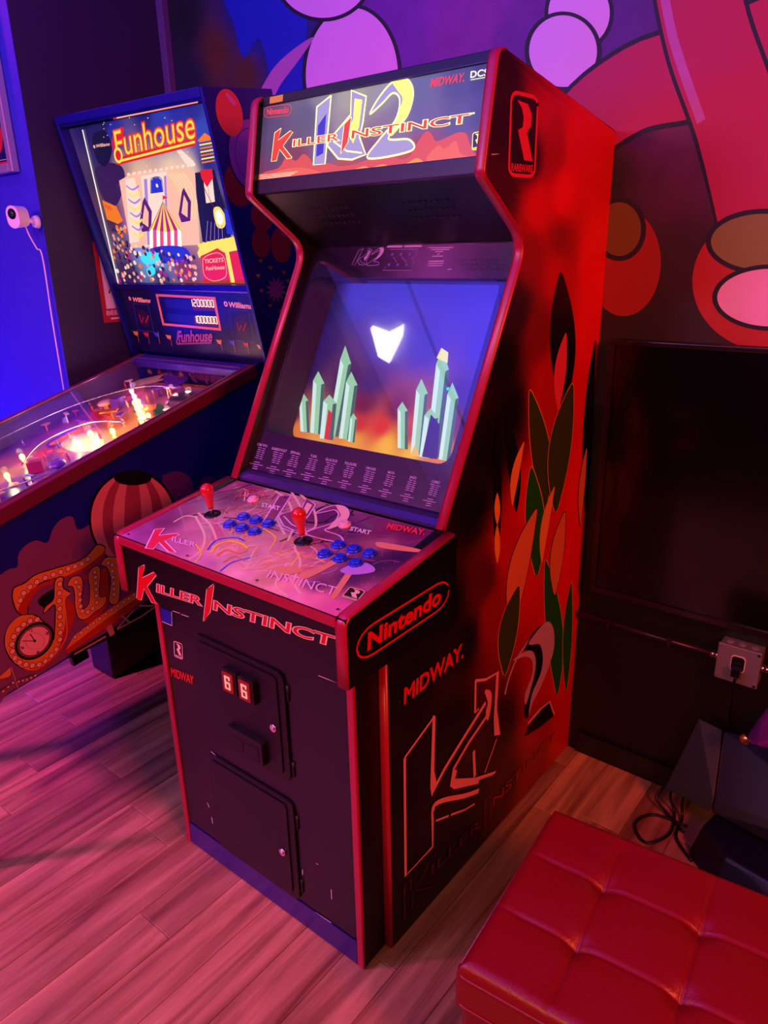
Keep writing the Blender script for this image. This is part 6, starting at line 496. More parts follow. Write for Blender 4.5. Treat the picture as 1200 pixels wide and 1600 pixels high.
for i in range(70): extra.append(('o','t_lav',random.uniform(440,680),random.uniform(60,230),random.uniform(.6,1.5),1))
art('overlay_swirls',TP,extra,None,.0009,.0000005,cmat=C,par=K)
# joysticks
redp=mat('red_plastic','d01818',.25,coat=.4); bluep=mat('blue_plastic','1430d8',.22,coat=.5); whp=mat('pale_plastic','f0b8c0',.3,coat=.3)
up=Vector((0,0,1))
for i,(a,b) in enumerate(((.126,.181),(.432,.184))):
    bm=bmesh.new(); lathe(bm,TP(a,b,.001),TP.N,[(0,.003),(.019,.003),(.021,.001),(.021,0)],24); j=K(obj('joystick',bm,mat('black_plastic','0c080c',.3)))
    bm=bmesh.new(); cyl(bm,TP(a,b,.002),TP(a,b,.03),.005); obj('shaft',bm,chrome,j)
    bm=bmesh.new(); lathe(bm,TP(a,b,.018),TP.N+up*.2,[(0,0),(.0065,0),(.0075,.006),(.010,.022),(.0145,.038),(.0165,.047),(.015,.056),(.009,.0625),(0,.065)],20); obj('bat_grip',bm,redp,j)
def button(a,b,m,r=.0145):
    bm=bmesh.new(); lathe(bm,TP(a,b,.001),TP.N,[(r*1.12,0),(r*1.12,.003),(r,.0052),(r*.84,.0048),(r*.80,.003)],22); o=K(obj('button',bm,m))
    bm=bmesh.new(); lathe(bm,TP(a,b,.001),TP.N,[(r*.79,.002),(r*.79,.0078),(r*.70,.0092),(r*.4,.0086),(0,.0084)],22); obj('plunger',bm,m,o); return o
for gx in(.212,.516):
    for j,yy in enumerate((.162,.205)):
        for k in range(3): button(gx+k*.0425+(j*.001),yy+.002*k/2,bluep)
for a,b in((.161,.284),(.467,.283)): button(a,b,whp,.0135)
# pedestal
K(box('pedestal',(.019,-1.036,.001),(.671,-.955,.797),blk,bevel=.001))
for x in(.016,.655): K(box('edge_moulding',(x,-1.0405,.002),(x+.0185,-1.032,.797),red,bevel=.003))
K(box('kick_plate',(.036,-1.0395,.003),(.654,-1.0365,.072),mat('kick_plate','3c2c80',.3,.5,bump=.3,bscale=60),bevel=.001))
FP=Panel((0,-1.0365,0),(1,0,0),(0,0,1))
art('front_stickers',FP,ART['front'],None,.0004,cmat=C,par=K)
def rplate(name,x0,z0,x1,z1,r,d0,d1,m,parent,bevel=.002):
    q=rrect(x0,z0,x1,z1,r); pts=[(q[i],q[i+1]) for i in range(0,len(q),2)]
    return prism(name,pts,lambda a,b,t:Vector((a,-1.0365-d0-t,b)),d1-d0,m,parent,bevel)
def door(z0,z1,lock):
    f=K(rplate('coin_door_frame' if z0>.3 else 'cash_door_frame',.165,z0,.475,z1,.022,0,.006,steel,None))
    d=rplate('door_leaf',.18,z0+.014,.455,z1-.014,.014,.0062,.0095,steel,f)
    x,z=lock; bm=bmesh.new(); cyl(bm,(x,-1.046,z),(x,-1.0515,z),.010,.0095,20); cyl(bm,(x,-1.0515,z),(x,-1.0535,z),.0058,.0055,16); obj('lock',bm,chrome,f)
    return f
u=door(.428,.715,(.438,.567)); l=door(.075,.372,(.434,.212))
lit=mat('lit_red_button','c01810',.3,emit=.35); litw=mat('lit_digit','ffa090',.3,emit=1.0)
for x0 in(.288,.345):
    h=rplate('coin_return',x0-.006,.607,x0+.046,.672,.006,.0096,.022,steel,u); 
    b=rplate('lit_insert',x0,.614,x0+.036,.665,.003,.0222,.025,lit,u,.001)
    bm=bmesh.new()
    for q in((.010,.623,.014,.657),(.024,.623,.028,.640),(.010,.653,.028,.657),(.010,.638,.028,.642),(.010,.623,.028,.626),(.024,.648,.028,.657)): bx(bm,(x0+q[0],-1.0632,q[1]),(x0+q[2],-1.0618,q[3]))
    obj('printed_digit',bm,litw,u)
hs=rplate('coin_slot_housing',.284,.45,.405,.515,.006,.0096,.024,steel,u)
for x0 in(.296,.35): rplate('coin_cup',x0,.458,x0+.042,.494,.004,.0242,.0248,mat('cup_black','020102',.5),u,0)
for z,p_ in((.13,l),(.32,l),(.47,u),(.67,u)):
    bm=bmesh.new(); cyl(bm,(.482,-1.037,z-.02),(.482,-1.037,z+.02),.004); obj('hinge',bm,steel,p_)
for c in list(cab.children):
    if c.matrix_parent_inverse!=cab_inv: c.matrix_parent_inverse=cab_inv
# ---------------------------------------------------------------- pinball machine (local frame: right side at x=0, pitched forward on its levellers)
pin=empty('pinball_machine',(-.358,-.858,0),'blue pinball machine with glowing backglass and orange bulb-lettered side, left of the arcade cabinet','pinball machine')
pin.rotation_euler=(Matrix.Rotation(.051,3,'Z')@Matrix.Rotation(.121,3,'X')).to_euler()
bl=mat('blue_cabinet_paint','08107c',.4,bump=.1); rl=mat('dark_red_rail','6c1830',.35,spec=.6); bld=mat('dark_blue_trim','0a0c5c',.3)
FW=.611; gz=lambda y:1.039+.136*y
Y0,Y1=-.60,.95
bm=bmesh.new()
def pv(x,pts): return [bm.verts.new((x,a,b)) for a,b in pts]
for x0,x1 in((-.02,0),(-FW,-FW+.02)):
    P0=[(Y0,.522),(Y1,.522),(Y1,gz(.72)),(.72,gz(.72)),(Y0,gz(Y0))]
    a=pv(x0,P0); b=pv(x1,P0); bm.faces.new(a); bm.faces.new(b[::-1])
    for i in range(5): bm.faces.new((a[i],a[(i+1)%5],b[(i+1)%5],b[i]))
bx(bm,(-FW+.02,Y0,.522),(-.02,Y0+.02,gz(Y0)-.01)); bx(bm,(-FW+.02,Y1-.02,.522),(-.02,Y1,1.1)); bx(bm,(-FW+.02,Y0+.02,.522),(-.02,Y1-.02,.535))
obj('cabinet_body',bm,bl,pin)
LP=Panel((0,0,0),(0,1,0),(0,0,1))
art('side_art',LP,[i for i in ART['pin_side']],pin,.0004,cmat=C)
for x0,x1 in((-.022,.006),(-FW-.006,-FW+.022)):
    ps=[(Y0,gz(Y0)-.034),(.705,gz(.705)-.034),(.705,gz(.705)+.005),(Y0,gz(Y0)+.005)]
    prism('side_rail',ps,lambda a,b,t,x0=x0:Vector((x0+t,a,b)),x1-x0,rl,pin,.002)
for x0 in(-.0225,-FW+.0205): prism('rail_lip',[(Y0,gz(Y0)+.0052),(.70,gz(.70)+.0052),(.70,gz(.70)+.0075),(Y0,gz(Y0)+.0075)],lambda a,b,t,x0=x0:Vector((x0+t,a,b)),.006,mat('rail_metal','b890a8',.3,.9),pin)
PG=Panel((-FW,0,1.039),(1,0,0),(0,1,.136))
def pslab(name,P,a0,a1,b0,b1,h0,h1,m,bevel=0):
    o=slab(name,P,a0,a1,b0,b1,h0,h1,m,bevel); o.parent=pin; return o
pslab('playfield_glass',PG,.022,FW-.022,-.45,.66,.001,.004,glass_mat('clear_glass',.02))
pslab('rear_glass_channel',PG,.022,FW-.022,.655,.71,-.02,.006,mat('channel_plastic','3c2490',.3,.3),.002)
pslab('rear_glass_channel',PG,.03,FW-.03,.672,.676,.006,.010,mat('rail_metal','b890a8',.3,.9))
PF=Panel((-FW,0,1.039-.075),(1,0,0),(0,1,.136))
pf=grid_mesh('playfield',PF,rows_rect(-.42,.66,.02,FW-.02,40),GRID['play'],vcol_mat('playfield_print',.3,coat=.3,noise=.2),pin,30)
art('playfield_print',PF,ART['playfield'],pin,.0004,cmat=C)
yb=mat('yellow_bulb','ffd060',.3,emit=9); wbm=mat('violet_bulb','d8a0ff',.3,emit=8)
random.seed(8)
for k,(lst,m_) in enumerate(((GRID['bulbs'],yb),(GRID['bulbs2'],yb),(GRID['white'],wbm))):
    for a,b in lst:
        r=.0085 if k else .0075
        bm=bmesh.new(); lathe(bm,PF(a*.001,b*.001,.002),PF.N,[(r*.5,0),(r*.6,.008),(r,.016),(r*.8,.024),(0,.028)],12); obj('lamp',bm,m_,pf)
        if k==1:
            L_=bpy.data.lights.new('lamp_and_fill_glow','POINT'); L_.energy=.3; L_.color=(1,.72,.3); L_.shadow_soft_size=.01; lo=bpy.data.objects.new('lamp_and_fill_glow',L_); col.objects.link(lo); lo.parent=pin; lo.location=PF(a*.001,b*.001,.045)
for (a,b),c,e in(((470,420),(1,.5,.5),.35),((330,560),(1,.4,.5),.3),((150,250),(.8,.3,1),.25),((420,560),(1,.45,.4),.25),(GRID['bulbs'][4],(1,.7,.3),.3),(GRID['white'][0],(.7,.3,1),.3)):  # added fill lights to brighten the playfield, most with no bulb beneath
    L_=bpy.data.lights.new('lamp_and_fill_glow','POINT'); L_.energy=e; L_.color=c; L_.shadow_soft_size=.01; lo=bpy.data.objects.new('lamp_and_fill_glow',L_); col.objects.link(lo); lo.parent=pin; lo.location=PF(a*.001+.02,b*.001,.05)
metal=mat('wire_steel','c8b8d0',.25,.9); 
plast=[mat('toy_red','c82838',.3,coat=.4),mat('toy_violet','7030b0',.3,coat=.4),mat('toy_cream','f0c0a0',.35,coat=.3),mat('toy_orange','e07828',.3,coat=.4)]
for i,(a,b) in enumerate(GRID['misc']):
    a*=.001; b*=.001; a=min(max(a,.05),FW-.06)
    if b>.62 or b<-.4: continue
    t=i%3; bm=bmesh.new()
    if t==0: lathe(bm,PF(a,b,.001),PF.N,[(.008,0),(.008,.02),(.024,.022),(.026,.028),(.015,.034),(0,.035)],18); nm='bumper'
    elif t==1: bx(bm,(-.028,-.018,0),(.028,.018,.005),0,Matrix.Translation(PF(a,b,.03))@Matrix.Rotation(i,4,'Z')); cyl(bm,PF(a-.01,b,.001),PF(a-.01,b,.03),.003); cyl(bm,PF(a+.01,b,.001),PF(a+.01,b,.03),.003); nm='plastic_cover'
    else: bx(bm,(-.014,-.022,0),(.014,.022,.035),0,Matrix.Translation(PF(a,b,.002))@Matrix.Rotation(i*.7,4,'Z')); nm='target_block'
    obj(nm,bm,plast[i%4],pf,smooth=False)
for i in range(46):
    a=random.uniform(.03,FW-.05); b=random.uniform(-.4,.62); bm=bmesh.new(); h_=random.uniform(.012,.04); q=Matrix.Translation(PF(a,b,h_))@Matrix.Rotation(random.uniform(0,3),4,'Z')
    bx(bm,(-random.uniform(.006,.022),-random.uniform(.004,.012),0),(random.uniform(.006,.022),random.uniform(.004,.012),.003),0,q); bx(bm,(-.0015,-.0015,-h_),(.0015,.0015,0),0,q); obj('lane_plastic',bm,plast[i%4],pf)['kind']='stuff'
for i in range(26):  # posts with rubber rings
    a=random.uniform(.05,FW-.05); b=random.uniform(-.38,.6); bm=bmesh.new(); lathe(bm,PF(a,b,.001),PF.N,[(.004,0),(.003,.006),(.005,.010),(.005,.014),(.0028,.018),(.003,.024),(0,.026)],10); obj('post',bm,plast[i%4],pf)
for j,(p,r) in enumerate((([(.10,-.35,.05),(.22,-.2,.055),(.36,-.12,.05),(.46,-.2,.04)],.0022),([(.12,-.38,.05),(.25,-.23,.055),(.40,-.15,.05),(.50,-.24,.04)],.0022),([(.3,-.33,.03),(.42,-.18,.05),(.52,-.05,.06),(.55,.1,.05)],.0022),([(.06,-.3,.04),(.07,0,.05),(.12,.3,.06),(.25,.5,.06),(.4,.55,.05)],.0025),([(.2,-.4,.05),(.3,-.35,.05),(.38,-.28,.05)],.002),([(.35,-.02,.05),(.28,.1,.055),(.3,.25,.05),(.42,.3,.045)],.0022))):
    bm=bmesh.new(); tube(bm,crom([PF(*q) for q in p]),r,6); obj('wire_ramp',bm,metal,pf)
a,b=[v*.001 for v in GRID['dome'][0]]
bm=bmesh.new(); lathe(bm,PF(.47,b,.0),PF.N,[(.062,0),(.066,.015),(.058,.035),(.038,.05),(0,.056)],24); obj('dark_dome',bm,mat('dome_plum','2c0c24',.3,coat=.4),pf)
for x0,x1 in((.021,.0225),(FW-.0225,FW-.021)): pslab('inner_wall',PG,x0,x1,-.42,.66,-.1,0,mat('inner_wood','4c2460',.5))
# backbox
bl2=mat('backbox_blue','070b70',.38)
bp=[(.70,1.141),(.619,1.944),(.904,1.944),(.93,1.10),(.72,1.10)]
for x0 in(.052,-.662): prism('backbox_side',bp,lambda a,b,t,x0=x0:Vector((x0+t,a,b)),.012,bl2,pin,.002)
prism('backbox_top',[(.6195,1.921),(.6175,1.946),(.904,1.946),(.904,1.921)],lambda a,b,t:Vector((-.6495+t,a,b)),.701,bl2,pin,.002)
box('backbox_rear',(-.649,.885,1.11),(.051,.90,1.92),bl2,pin)
BS=Panel((.064,0,0),(0,1,0),(0,0,1)); art('backbox_art',BS,ART['box_side'],pin,.0004,cmat=C)
def BP(off): 
    return Panel((-.662,.70+off,1.141),(1,0,0),(0,-.081,.803))
B=BP(.035)
grid_mesh('backglass',B,rows_rect(.262,.772,.013,.713,60),GRID['bg'],vcol_mat('backglass_lit',.3,emit=1.0),pin,60,0,3.6)
art('backglass_print',B,ART['backglass'],pin,.0004,.00003,cmat=C)
S_=BP(.02)
pslab('backglass_cover',BP(.024),.013,.713,.262,.775,0,.002,glass_mat('thin_glass',.015))
pslab('speaker_panel',S_,.0125,.7135,.004,.242,-.02,0,mat('speaker_panel_blue','080838',.35),.001)
pslab('backglass_ledge',S_,.0125,.7135,.243,.262,-.03,.008,mat('ledge_blue','181060',.25,.4),.002)
pslab('upper_trim',BP(.0),.0125,.7135,.775,.787,-.03,-.004,mat('trim_blue','0a1058',.3),.002)
art('speaker_panel_print',S_,ART['speaker'],pin,.0004,.00004,cmat=C)
for x in(-.035,-FW+.035):
    for y in(Y0+.03,.86):
        zt=.56; # leg reaches the floor: local z of the floor under this point
        zf=(0-y*math.sin(.121))/math.cos(.121)
        bm=bmesh.new(); sx=1 if x>-.3 else -1
        bx(bm,(x-.003+sx*.028,y-.02,zf+.03),(x+.003+sx*.028,y+.02,zt)); bx(bm,(x-.02+sx*.008,y-.02,zf+.03),(x+.02+sx*.008,y-.015,zt)); lg=obj('leg',bm,mat('leg_black','0a0810',.35,.5),pin)
        bm=bmesh.new(); zz=zf/1; cyl(bm,(x+sx*.018,y,zf+.004),(x+sx*.018,y,zf+.05),.006); cyl(bm,(x+sx*.018,y,zf+.005),(x+sx*.018,y,zf+.014),.019,.012); obj('leveller_foot',bm,mat('leg_black','0a0810'),lg)
bm=bmesh.new(); bx(bm,(-.012,-.185,.49),(.004,-.135,.5215)); obj('bracket',bm,mat('leg_black','0a0810'),pin)
# ---------------------------------------------------------------- things around
# black box on the floor below the pinball machine
bxo=box('speaker_box',(-1.05,-.70,0),(-.90,-.33,.3),mat('navy_box','06061c',.4),None,.015); 
tag(bxo,'dark navy box with rounded corners on the floor below the pinball machine','box')
# framed poster on the blue wall
fr=empty('picture_frame',(-1.46,-.59,1.844),'silver framed poster on the blue and magenta wall at the far left','picture frame')
def F(o): o.parent=fr; o.matrix_parent_inverse=Matrix.Translation((1.46,.59,-1.844)); return o
fm=mat('silver_frame','b0a0b8',.35,.5); X0,X1,Z0,Z1=-1.76,-1.165,1.846,2.62
for a,b in(((X0,-.618,Z0),(X0+.028,-.592,Z1)),((X1-.028,-.618,Z0),(X1,-.592,Z1)),((X0+.028,-.618,Z0),(X1-.028,-.592,Z0+.028)),((X0+.028,-.618,Z1-.028),(X1-.028,-.592,Z1))): F(box('frame_bar',a,b,fm,None,.003))
F(box('poster',(X0+.02,-.600,Z0+.02),(X1-.02,-.594,Z1-.02),mat('poster_navy','140c50',.4)))
PP=Panel((0,-.6005,0),(1,0,0),(0,0,1))
mat_=lambda k:mat({'p1':'poster_red','p2':'poster_pink','p3':'poster_line'}[k],{'p1':'d02038','p2':'c070c0','p3':'e8c0e0'}[k],.4)
art('poster_print',PP,[('p','p1',[-1735,1870,-1198,1870,-1198,1884,-1735,1884]),('l','p3',3,[-1735,1890,-1202,1890,-1202,2595],0),('s','p1',[-1300,1900,-1240,1930,-1215,2000,-1260,1960,-1320,1940]),('s','p2',[-1250,2010,-1215,2060,-1230,2140,-1280,2060]),('s','p1',[-1240,2200,-1210,2260,-1225,2400,-1300,2300]),('s','p2',[-1450,2000,-1350,2100,-1400,2300,-1500,2200])],None,.0003,cmat=mat_,par=F)
# security camera
sc_o=empty('security_camera',(-1.135,-.60,1.675),'small white security camera with black lens, fixed to the wall corner at far left','security camera')
def S(o): o.parent=sc_o; o.matrix_parent_inverse=Matrix.Translation((1.135,.60,-1.675)); return o
wp=mat('white_plastic','f0d8e8',.35,coat=.2)
dirv=Vector((.3,-.95,-.06)); dirv.normalize()
bm=bmesh.new(); bm_c=Vector((-1.105,-.66,1.70))
q=rrect(-.027,-.036,.027,.036,.026); R3=dirv.to_track_quat('Z','Y').to_matrix().to_4x4(); Tm=Matrix.Translation(bm_c)@R3
a=[bm.verts.new(Tm@Vector((q[i],q[i+1],.018))) for i in range(0,len(q),2)]; b=[bm.verts.new(Tm@Vector((q[i]*.9,q[i+1]*.9,-.03))) for i in range(0,len(q),2)]
bm.faces.new(a); bm.faces.new(b[::-1])
for i in range(len(a)): bm.faces.new((a[i],a[(i+1)%len(a)],b[(i+1)%len(a)],b[i]))
S(obj('housing',bm,wp,None,.004))
bm=bmesh.new(); cyl(bm,Tm@Vector((0,.010,.018)),Tm@Vector((0,.010,.0195)),.017,n=24); S(obj('lens_face',bm,mat('lens_black','050308',.15,coat=1)))
bm=bmesh.new(); lathe(bm,Tm@Vector((0,.010,.0195)),dirv,[(.008,0),(.007,.002),(0,.003)],16); S(obj('lens',bm,mat('lens_glass','181830',.05,coat=1)))
bm=bmesh.new(); cyl(bm,(-1.092,-.598,1.685),(-1.092,-.612,1.685),.022,.018,20); tube(bm,[(-1.092,-.612,1.685),(-1.095,-.625,1.69),(-1.102,-.635,1.695)],.008); S(obj('mount',bm,wp))
bm=bmesh.new(); tube(bm,crom([(-1.10,-.64,1.675),(-1.10,-.63,1.64),(-1.095,-.615,1.60),(-1.09,-.602,1.565),(-1.098,-.601,1.3),(-1.096,-.601,.6)]),.0025,6); S(obj('cable',bm,wp))
# small poster behind the pinball machine
po=box('wall_poster',(-1.0745,-.415,1.335),(-1.072,-.1,1.62),mat('poster_crimson','a01828',.5)); tag(po,'small red and white poster half hidden behind the pinball backbox','poster')
WP=Panel((-1.072,0,0),(0,1,0),(0,0,1)); mw=lambda k:mat('poster_white','d8b8c8',.5) if k=='w' else mat('poster_dark','401020',.5)
art('poster_print',WP,[('p','w',[-398,1385,-120,1385,-120,1600,-398,1600]),('l','d',6,[-380,1440,-360,1470,-340,1440],0),('t','w','BEER',[-400,1362,-330,1362,-400,1378],.02),('l','w',6,[-385,1349,-345,1349],0)],po,.0003,cmat=mw)
# large dark flat screen
tv=empty('flat_screen',(1.35,0,.607),'large unlit black flat screen with thin frame on the wall, right of the arcade cabinet','television')
def V(o): o.parent=tv; o.matrix_parent_inverse=Matrix.Translation((-1.35,0,-.607)); return o
tb=mat('tv_bezel','1c0c14',.25,coat=.3)
V(box('wall_bracket',(1.2,-.021,.8),(1.6,.0,1.1),mat('tv_back','060306',.5)))
V(box('housing',(.745,-.05,.607),(2.04,-.021,1.336),mat('tv_back','060306',.5)))
for a,b in(((.745,-.060,.607),(.759,-.05,1.336)),((2.026,-.060,.607),(2.04,-.05,1.336)),((.759,-.060,.607),(2.026,-.05,.625)),((.759,-.060,1.324),(2.026,-.05,1.336))): V(box('bezel',a,b,tb,None,.002))
V(box('screen',(.7592,-.054,.6252),(2.0258,-.0502,1.3238),mat('tv_glass','060204',.18,coat=.3)))
# electrical box with conduit
eb=empty('outlet_box',(1.166,0,.5),'grey metal outlet box with pale knockouts, on the black wall beneath the flat screen','electrical box')
def E(o): o.parent=eb; o.matrix_parent_inverse=Matrix.Translation((-1.166,0,-.5)); return o
gm=mat('galvanised_steel','a89c9c',.42,.7,bump=.3,bscale=90)
E(box('box_body',(1.114,-.045,.452),(1.218,.002,.555),gm,None,.003))
E(box('cover_plate',(1.112,-.050,.450),(1.220,-.0455,.557),gm,None,.002))
bm=bmesh.new(); q=rrect(1.15,.488,1.182,.530,.008); 
E(prism('outlet_face',[(q[i],q[i+1]) for i in range(0,len(q),2)],lambda a,b,t:Vector((a,-.050-t,b)),.003,mat('outlet_black','100810',.3),None,.001))
E(prism('outlet_collar',[(q[i]+(q[i]-1.166)*.14,q[i+1]+(q[i+1]-.509)*.12) for i in range(0,len(q),2)],lambda a,b,t:Vector((a,-.0495-t,b)),.0018,mat('collar_white','e8c8c0',.4)))
E(box('plug',(1.156,-.075,.478),(1.178,-.0535,.506),mat('plug_black','0a0610',.3),None,.004))
for x in(1.119,1.213):
    for z in(.457,.55): bm=bmesh.new(); cyl(bm,(x,-.0502,z),(x,-.052,z),.004,n=10); E(obj('screw',bm,chrome))
for x in(1.135,1.166,1.197): bm=bmesh.new(); cyl(bm,(x,-.024,.5552),(x,-.024,.5562),.0095,n=18); E(obj('knockout',bm,mat('knockout_steel','c8b8c0',.35,.6)))
for x,s in((1.112,-1),(1.219,1)): bm=bmesh.new(); cyl(bm,(x,-.024,.503),(x+s*.008,-.024,.503),.014,n=6); cyl(bm,(x+s*.008,-.024,.503),(x+s*.022,-.024,.503),.010,n=16); E(obj('connector',bm,chrome))
bm=bmesh.new(); tube(bm,crom([(1.169,-.07,.48),(1.168,-.075,.44),(1.165,-.05,.36),(1.17,-.03,.31)]),.004); E(obj('power_cord',bm,mat('plug_black','0a0610')))
cd=empty('conduit',(.9,-.012,.5),'thin painted conduit running along the black wall to the outlet box','conduit')
bm=bmesh.new(); tube(bm,[(.70,-.024,.507),(.9,-.024,.503),(1.09,-.024,.503)],.009,12); o=obj('pipe',bm,mat('painted_conduit','241024',.35)); o.parent=cd; o.matrix_parent_inverse=Matrix.Translation((-.9,.012,-.5))
for x in(.80,.98):
    bm=bmesh.new(); bx(bm,(x-.006,-.036,.490),(x+.006,.002,.517)); o=obj('pipe_strap',bm,mat('painted_conduit','241024')); o.parent=cd; o.matrix_parent_inverse=Matrix.Translation((-.9,.012,-.5))
# ---------------------------------------------------------------- ottoman
OZ=.42; ax=Vector((.41,.036,0)).normalized(); ay=Vector((-ax.y,ax.x,0))
O0=Vector((1.016,-1.185,0)); LN,WD=1.30,.445
ott=empty('ottoman',O0+ax*LN/2+ay*WD/2,'large red tufted leather ottoman in the foreground at lower right','ottoman')
otinv=Matrix.Translation(ott.location).inverted()
leather=mat('red_leather','7c0810',.36,bump=.35,bscale=260,spec=.5,coat=.05)
sx=[0,.157,.331,.505,.679,.853,1.027,1.2,LN]; sy=[.0,.148,.297,WD]
nx,ny=330,112; bm=bmesh.new(); G_=[]
for j in range(ny+1):
    r=[]
    for i in range(nx+1):
        u_=LN*i/nx; v_=WD*j/ny
        dx=min(abs(u_-s) for s in sx[1:-1]); dy=min(abs(v_-s) for s in sy[1:-1])
        fade=min(1,min(u_,LN-u_)/.05)*min(1,min(v_,WD-v_)/.05)
        seam=(.005*math.exp(-(dx/.0035)**2)+.003*math.exp(-(dx/.03)**2))+(.005*math.exp(-(dy/.0035)**2)+.003*math.exp(-(dy/.03)**2))
        tuft=.011*math.exp(-(dx*dx+dy*dy)/.02**2)
        edge=min(u_,LN-u_,v_,WD-v_); rr=.022; drop=rr-math.sqrt(max(0,rr*rr-max(0,rr-edge)**2)) 
        z=OZ+.006-(seam*fade+tuft)-drop
        r.append(bm.verts.new(O0+ax*u_+ay*v_+Vector((0,0,z))))
    G_.append(r)
for j in range(ny):
    for i in range(nx): bm.faces.new((G_[j][i],G_[j][i+1],G_[j+1][i+1],G_[j+1][i])).smooth=True
# rim going down to the lid edge
ring=[G_[0][i] for i in range(nx+1)]+[G_[j][nx] for j in range(1,ny+1)]+[G_[ny][i] for i in range(nx-1,-1,-1)]+[G_[j][0] for j in range(ny-1,0,-1)]
low=[bm.verts.new((v.co.x,v.co.y,.33)) for v in ring]
for i in range(len(ring)): bm.faces.new((ring[i],ring[(i+1)%len(ring)],low[(i+1)%len(ring)],low[i])).smooth=True
o=obj('tufted_lid',bm,leather); o.parent=ott; o.matrix_parent_inverse=otinv
MO=Matrix.Translation(O0)@Matrix((ax,ay,Vector((0,0,1)))).transposed().to_4x4()
bm=bmesh.new(); bx(bm,(.006,.006,.03),(LN-.006,WD-.006,.331),0,MO); o=obj('base',bm,leather,None,.012); o.parent=ott; o.matrix_parent_inverse=otinv
loop=[(0,0),(LN,0),(LN,WD),(0,WD)]
for nm,z,off,r in(('piping',.402,.0005,.0035),('piping',.335,.001,.003)):
    L=fillet([Vector((a,b)) for a,b in loop],{0:.02,1:.02,2:.02,3:.02}); bm=bmesh.new(); cx,cy=LN/2,WD/2
    pts=[MO@Vector((cx+(p[0]-cx)*(1+off/cx),cy+(p[1]-cy)*(1+off/cy),z)) for p in L]; tube(bm,pts+[pts[0]],r,6); o=obj(nm,bm,leather); o.parent=ott; o.matrix_parent_inverse=otinv
for s in sx[1:-1]:
    for t in sy[1:-1]:
        bm=bmesh.new(); lathe(bm,MO@Vector((s,t,OZ-.028)),(0,0,1),[(.007,0),(.008,.003),(.005,.006),(0,.007)],12); o=obj('tuft_button',bm,leather); o.parent=ott; o.matrix_parent_inverse=otinv
for a in(.05,LN-.05):
    for b in(.05,WD-.05): bm=bmesh.new(); cyl(bm,MO@Vector((a,b,0)),MO@Vector((a,b,.035)),.018,.022); o=obj('leg',bm,mat('leg_wood','180808',.4)); o.parent=ott; o.matrix_parent_inverse=otinv
# ---------------------------------------------------------------- dark game seat pedestal at the right edge
rs=empty('racing_cabinet',(1.35,-.16,0),'dark navy moulded base of a sit-down game at the right edge, beside the outlet box','game cabinet')
ri=Matrix.Translation((-1.35,.16,0)); nv=mat('navy_moulding','05031c',.5); nv2=mat('plum_moulding','0a0212',.5)
def hull(name,P,m,bevel=.008):
    bm=bmesh.new()
    for p in P: bm.verts.new(p)
    r=bmesh.ops.convex_hull(bm,input=list(bm.verts)); o=obj(name,bm,m,None,bevel); o.parent=rs; o.matrix_parent_inverse=ri; return o
hull('shroud',[(1.046,-.138,.10),(1.177,-.157,.10),(1.06,-.02,.14),(1.18,-.02,.14),(1.085,-.02,.285),(1.15,-.02,.275),(1.05,-.12,.12),(1.177,-.14,.13)],nv)
hull('seat_shell',[(1.179,-.157,.10),(1.60,-.225,.10),(1.18,-.02,.13),(1.6,-.02,.13),(1.152,-.02,.275),(1.6,-.02,.33),(1.6,-.2,.2),(1.18,-.14,.13)],nv2)
hull('foot_base',[(1.15,-.235,0),(1.24,-.32,0),(1.7,-.42,0),(1.7,-.05,0),(1.2,-.05,0),(1.17,-.2,.08),(1.25,-.28,.085),(1.7,-.36,.085),(1.7,-.05,.098),(1.21,-.05,.098)],mat('navy_base','030318',.45))
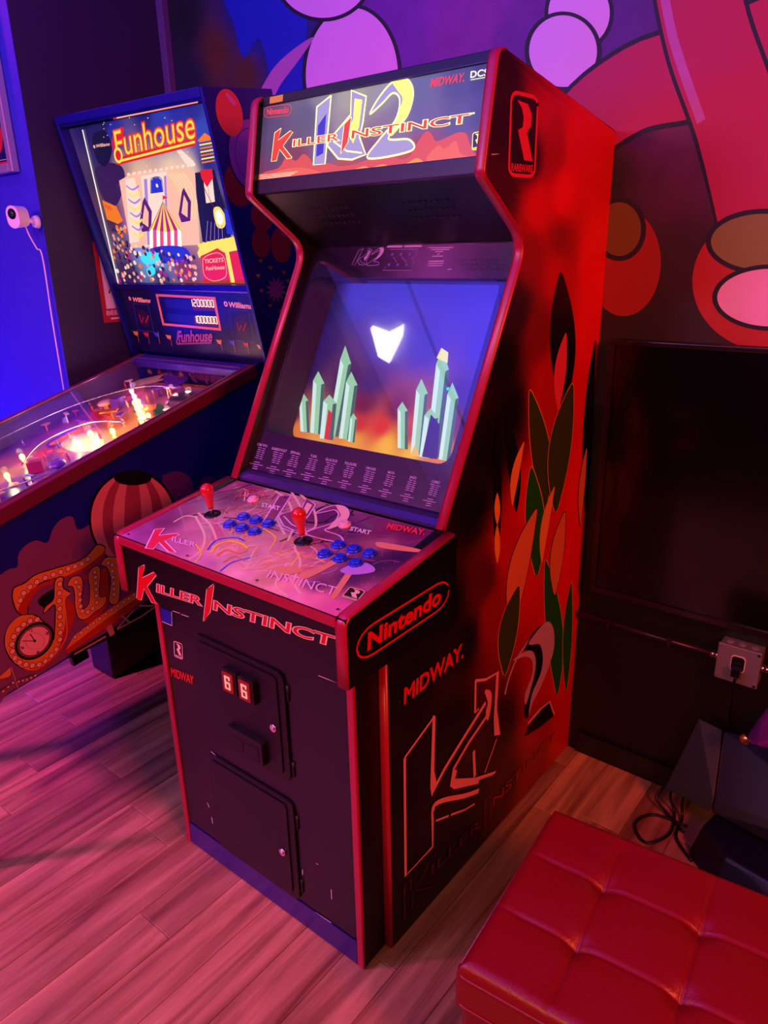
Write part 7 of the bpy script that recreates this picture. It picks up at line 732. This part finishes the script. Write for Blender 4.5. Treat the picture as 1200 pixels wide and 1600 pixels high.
sh=hull('grip_cowl',[(1.225,-.15,.35),(1.26,-.20,.38),(1.40,-.18,.47),(1.40,-.06,.46),(1.25,-.06,.42),(1.24,-.10,.34),(1.42,-.15,.38)],mat('purple_cowl','6c2070',.25,coat=.5),.012)
bm=bmesh.new(); lathe(bm,(1.226,-.15,.352),(-.4,-.3,-.5),[(.014,-.012),(.015,0),(.010,.006),(0,.008)],14); o=obj('gold_tip',bm,mat('gold_metal','e0a860',.25,.9)); o.parent=rs; o.matrix_parent_inverse=ri
bm=bmesh.new(); cyl(bm,(1.33,-.12,.2),(1.33,-.12,.42),.025); o=obj('steering_post',bm,nv2); o.parent=rs; o.matrix_parent_inverse=ri
cb=empty('power_cables',(1.1,-.1,0),'loose dark power cables looped on the floor between ottoman and navy base','cables')
for P in ([(1.06,-.09,.10),(1.055,-.10,.05),(1.075,-.11,.006),(1.09,-.2,.005),(1.05,-.27,.005),(1.00,-.22,.005),(1.03,-.15,.005),(1.12,-.14,.005)],[(1.09,-.09,.10),(1.09,-.10,.04),(1.10,-.12,.006),(1.11,-.2,.005),(1.17,-.26,.005)],[(1.05,-.08,.10),(1.03,-.09,.06),(1.02,-.11,.03),(1.06,-.13,.012),(1.12,-.17,.008)]):
    bm=bmesh.new(); tube(bm,crom(P),.0042,6); o=obj('cable',bm,mat('cable_black','10040a',.4)); o.parent=cb; o.matrix_parent_inverse=Matrix.Translation((-1.1,.1,0))
# ---------------------------------------------------------------- ceiling light fitting above (mirrored in the cabinet's glass)
cl=empty('ceiling_light',(-1.0,-1.7,2.7),'white ceiling light reflected in the arcade screen glass','ceiling light')
bm=bmesh.new(); q=[(-1.08,-1.60),(-.98,-1.635),(-.86,-1.58),(-.90,-1.66),(-1.06,-1.84),(-1.12,-1.80)]
a=[bm.verts.new((x,y,2.695)) for x,y in q]; b=[bm.verts.new((x,y,2.67)) for x,y in q]; bm.faces.new(a[::-1]); bm.faces.new(b)
for i in range(6): bm.faces.new((a[i],b[i],b[(i+1)%6],a[(i+1)%6]))
o=obj('diffuser',bm,mat('lit_diffuser','fff0e8',.4,emit=8)); o.parent=cl; o.matrix_parent_inverse=Matrix.Translation((1.0,1.7,-2.7))
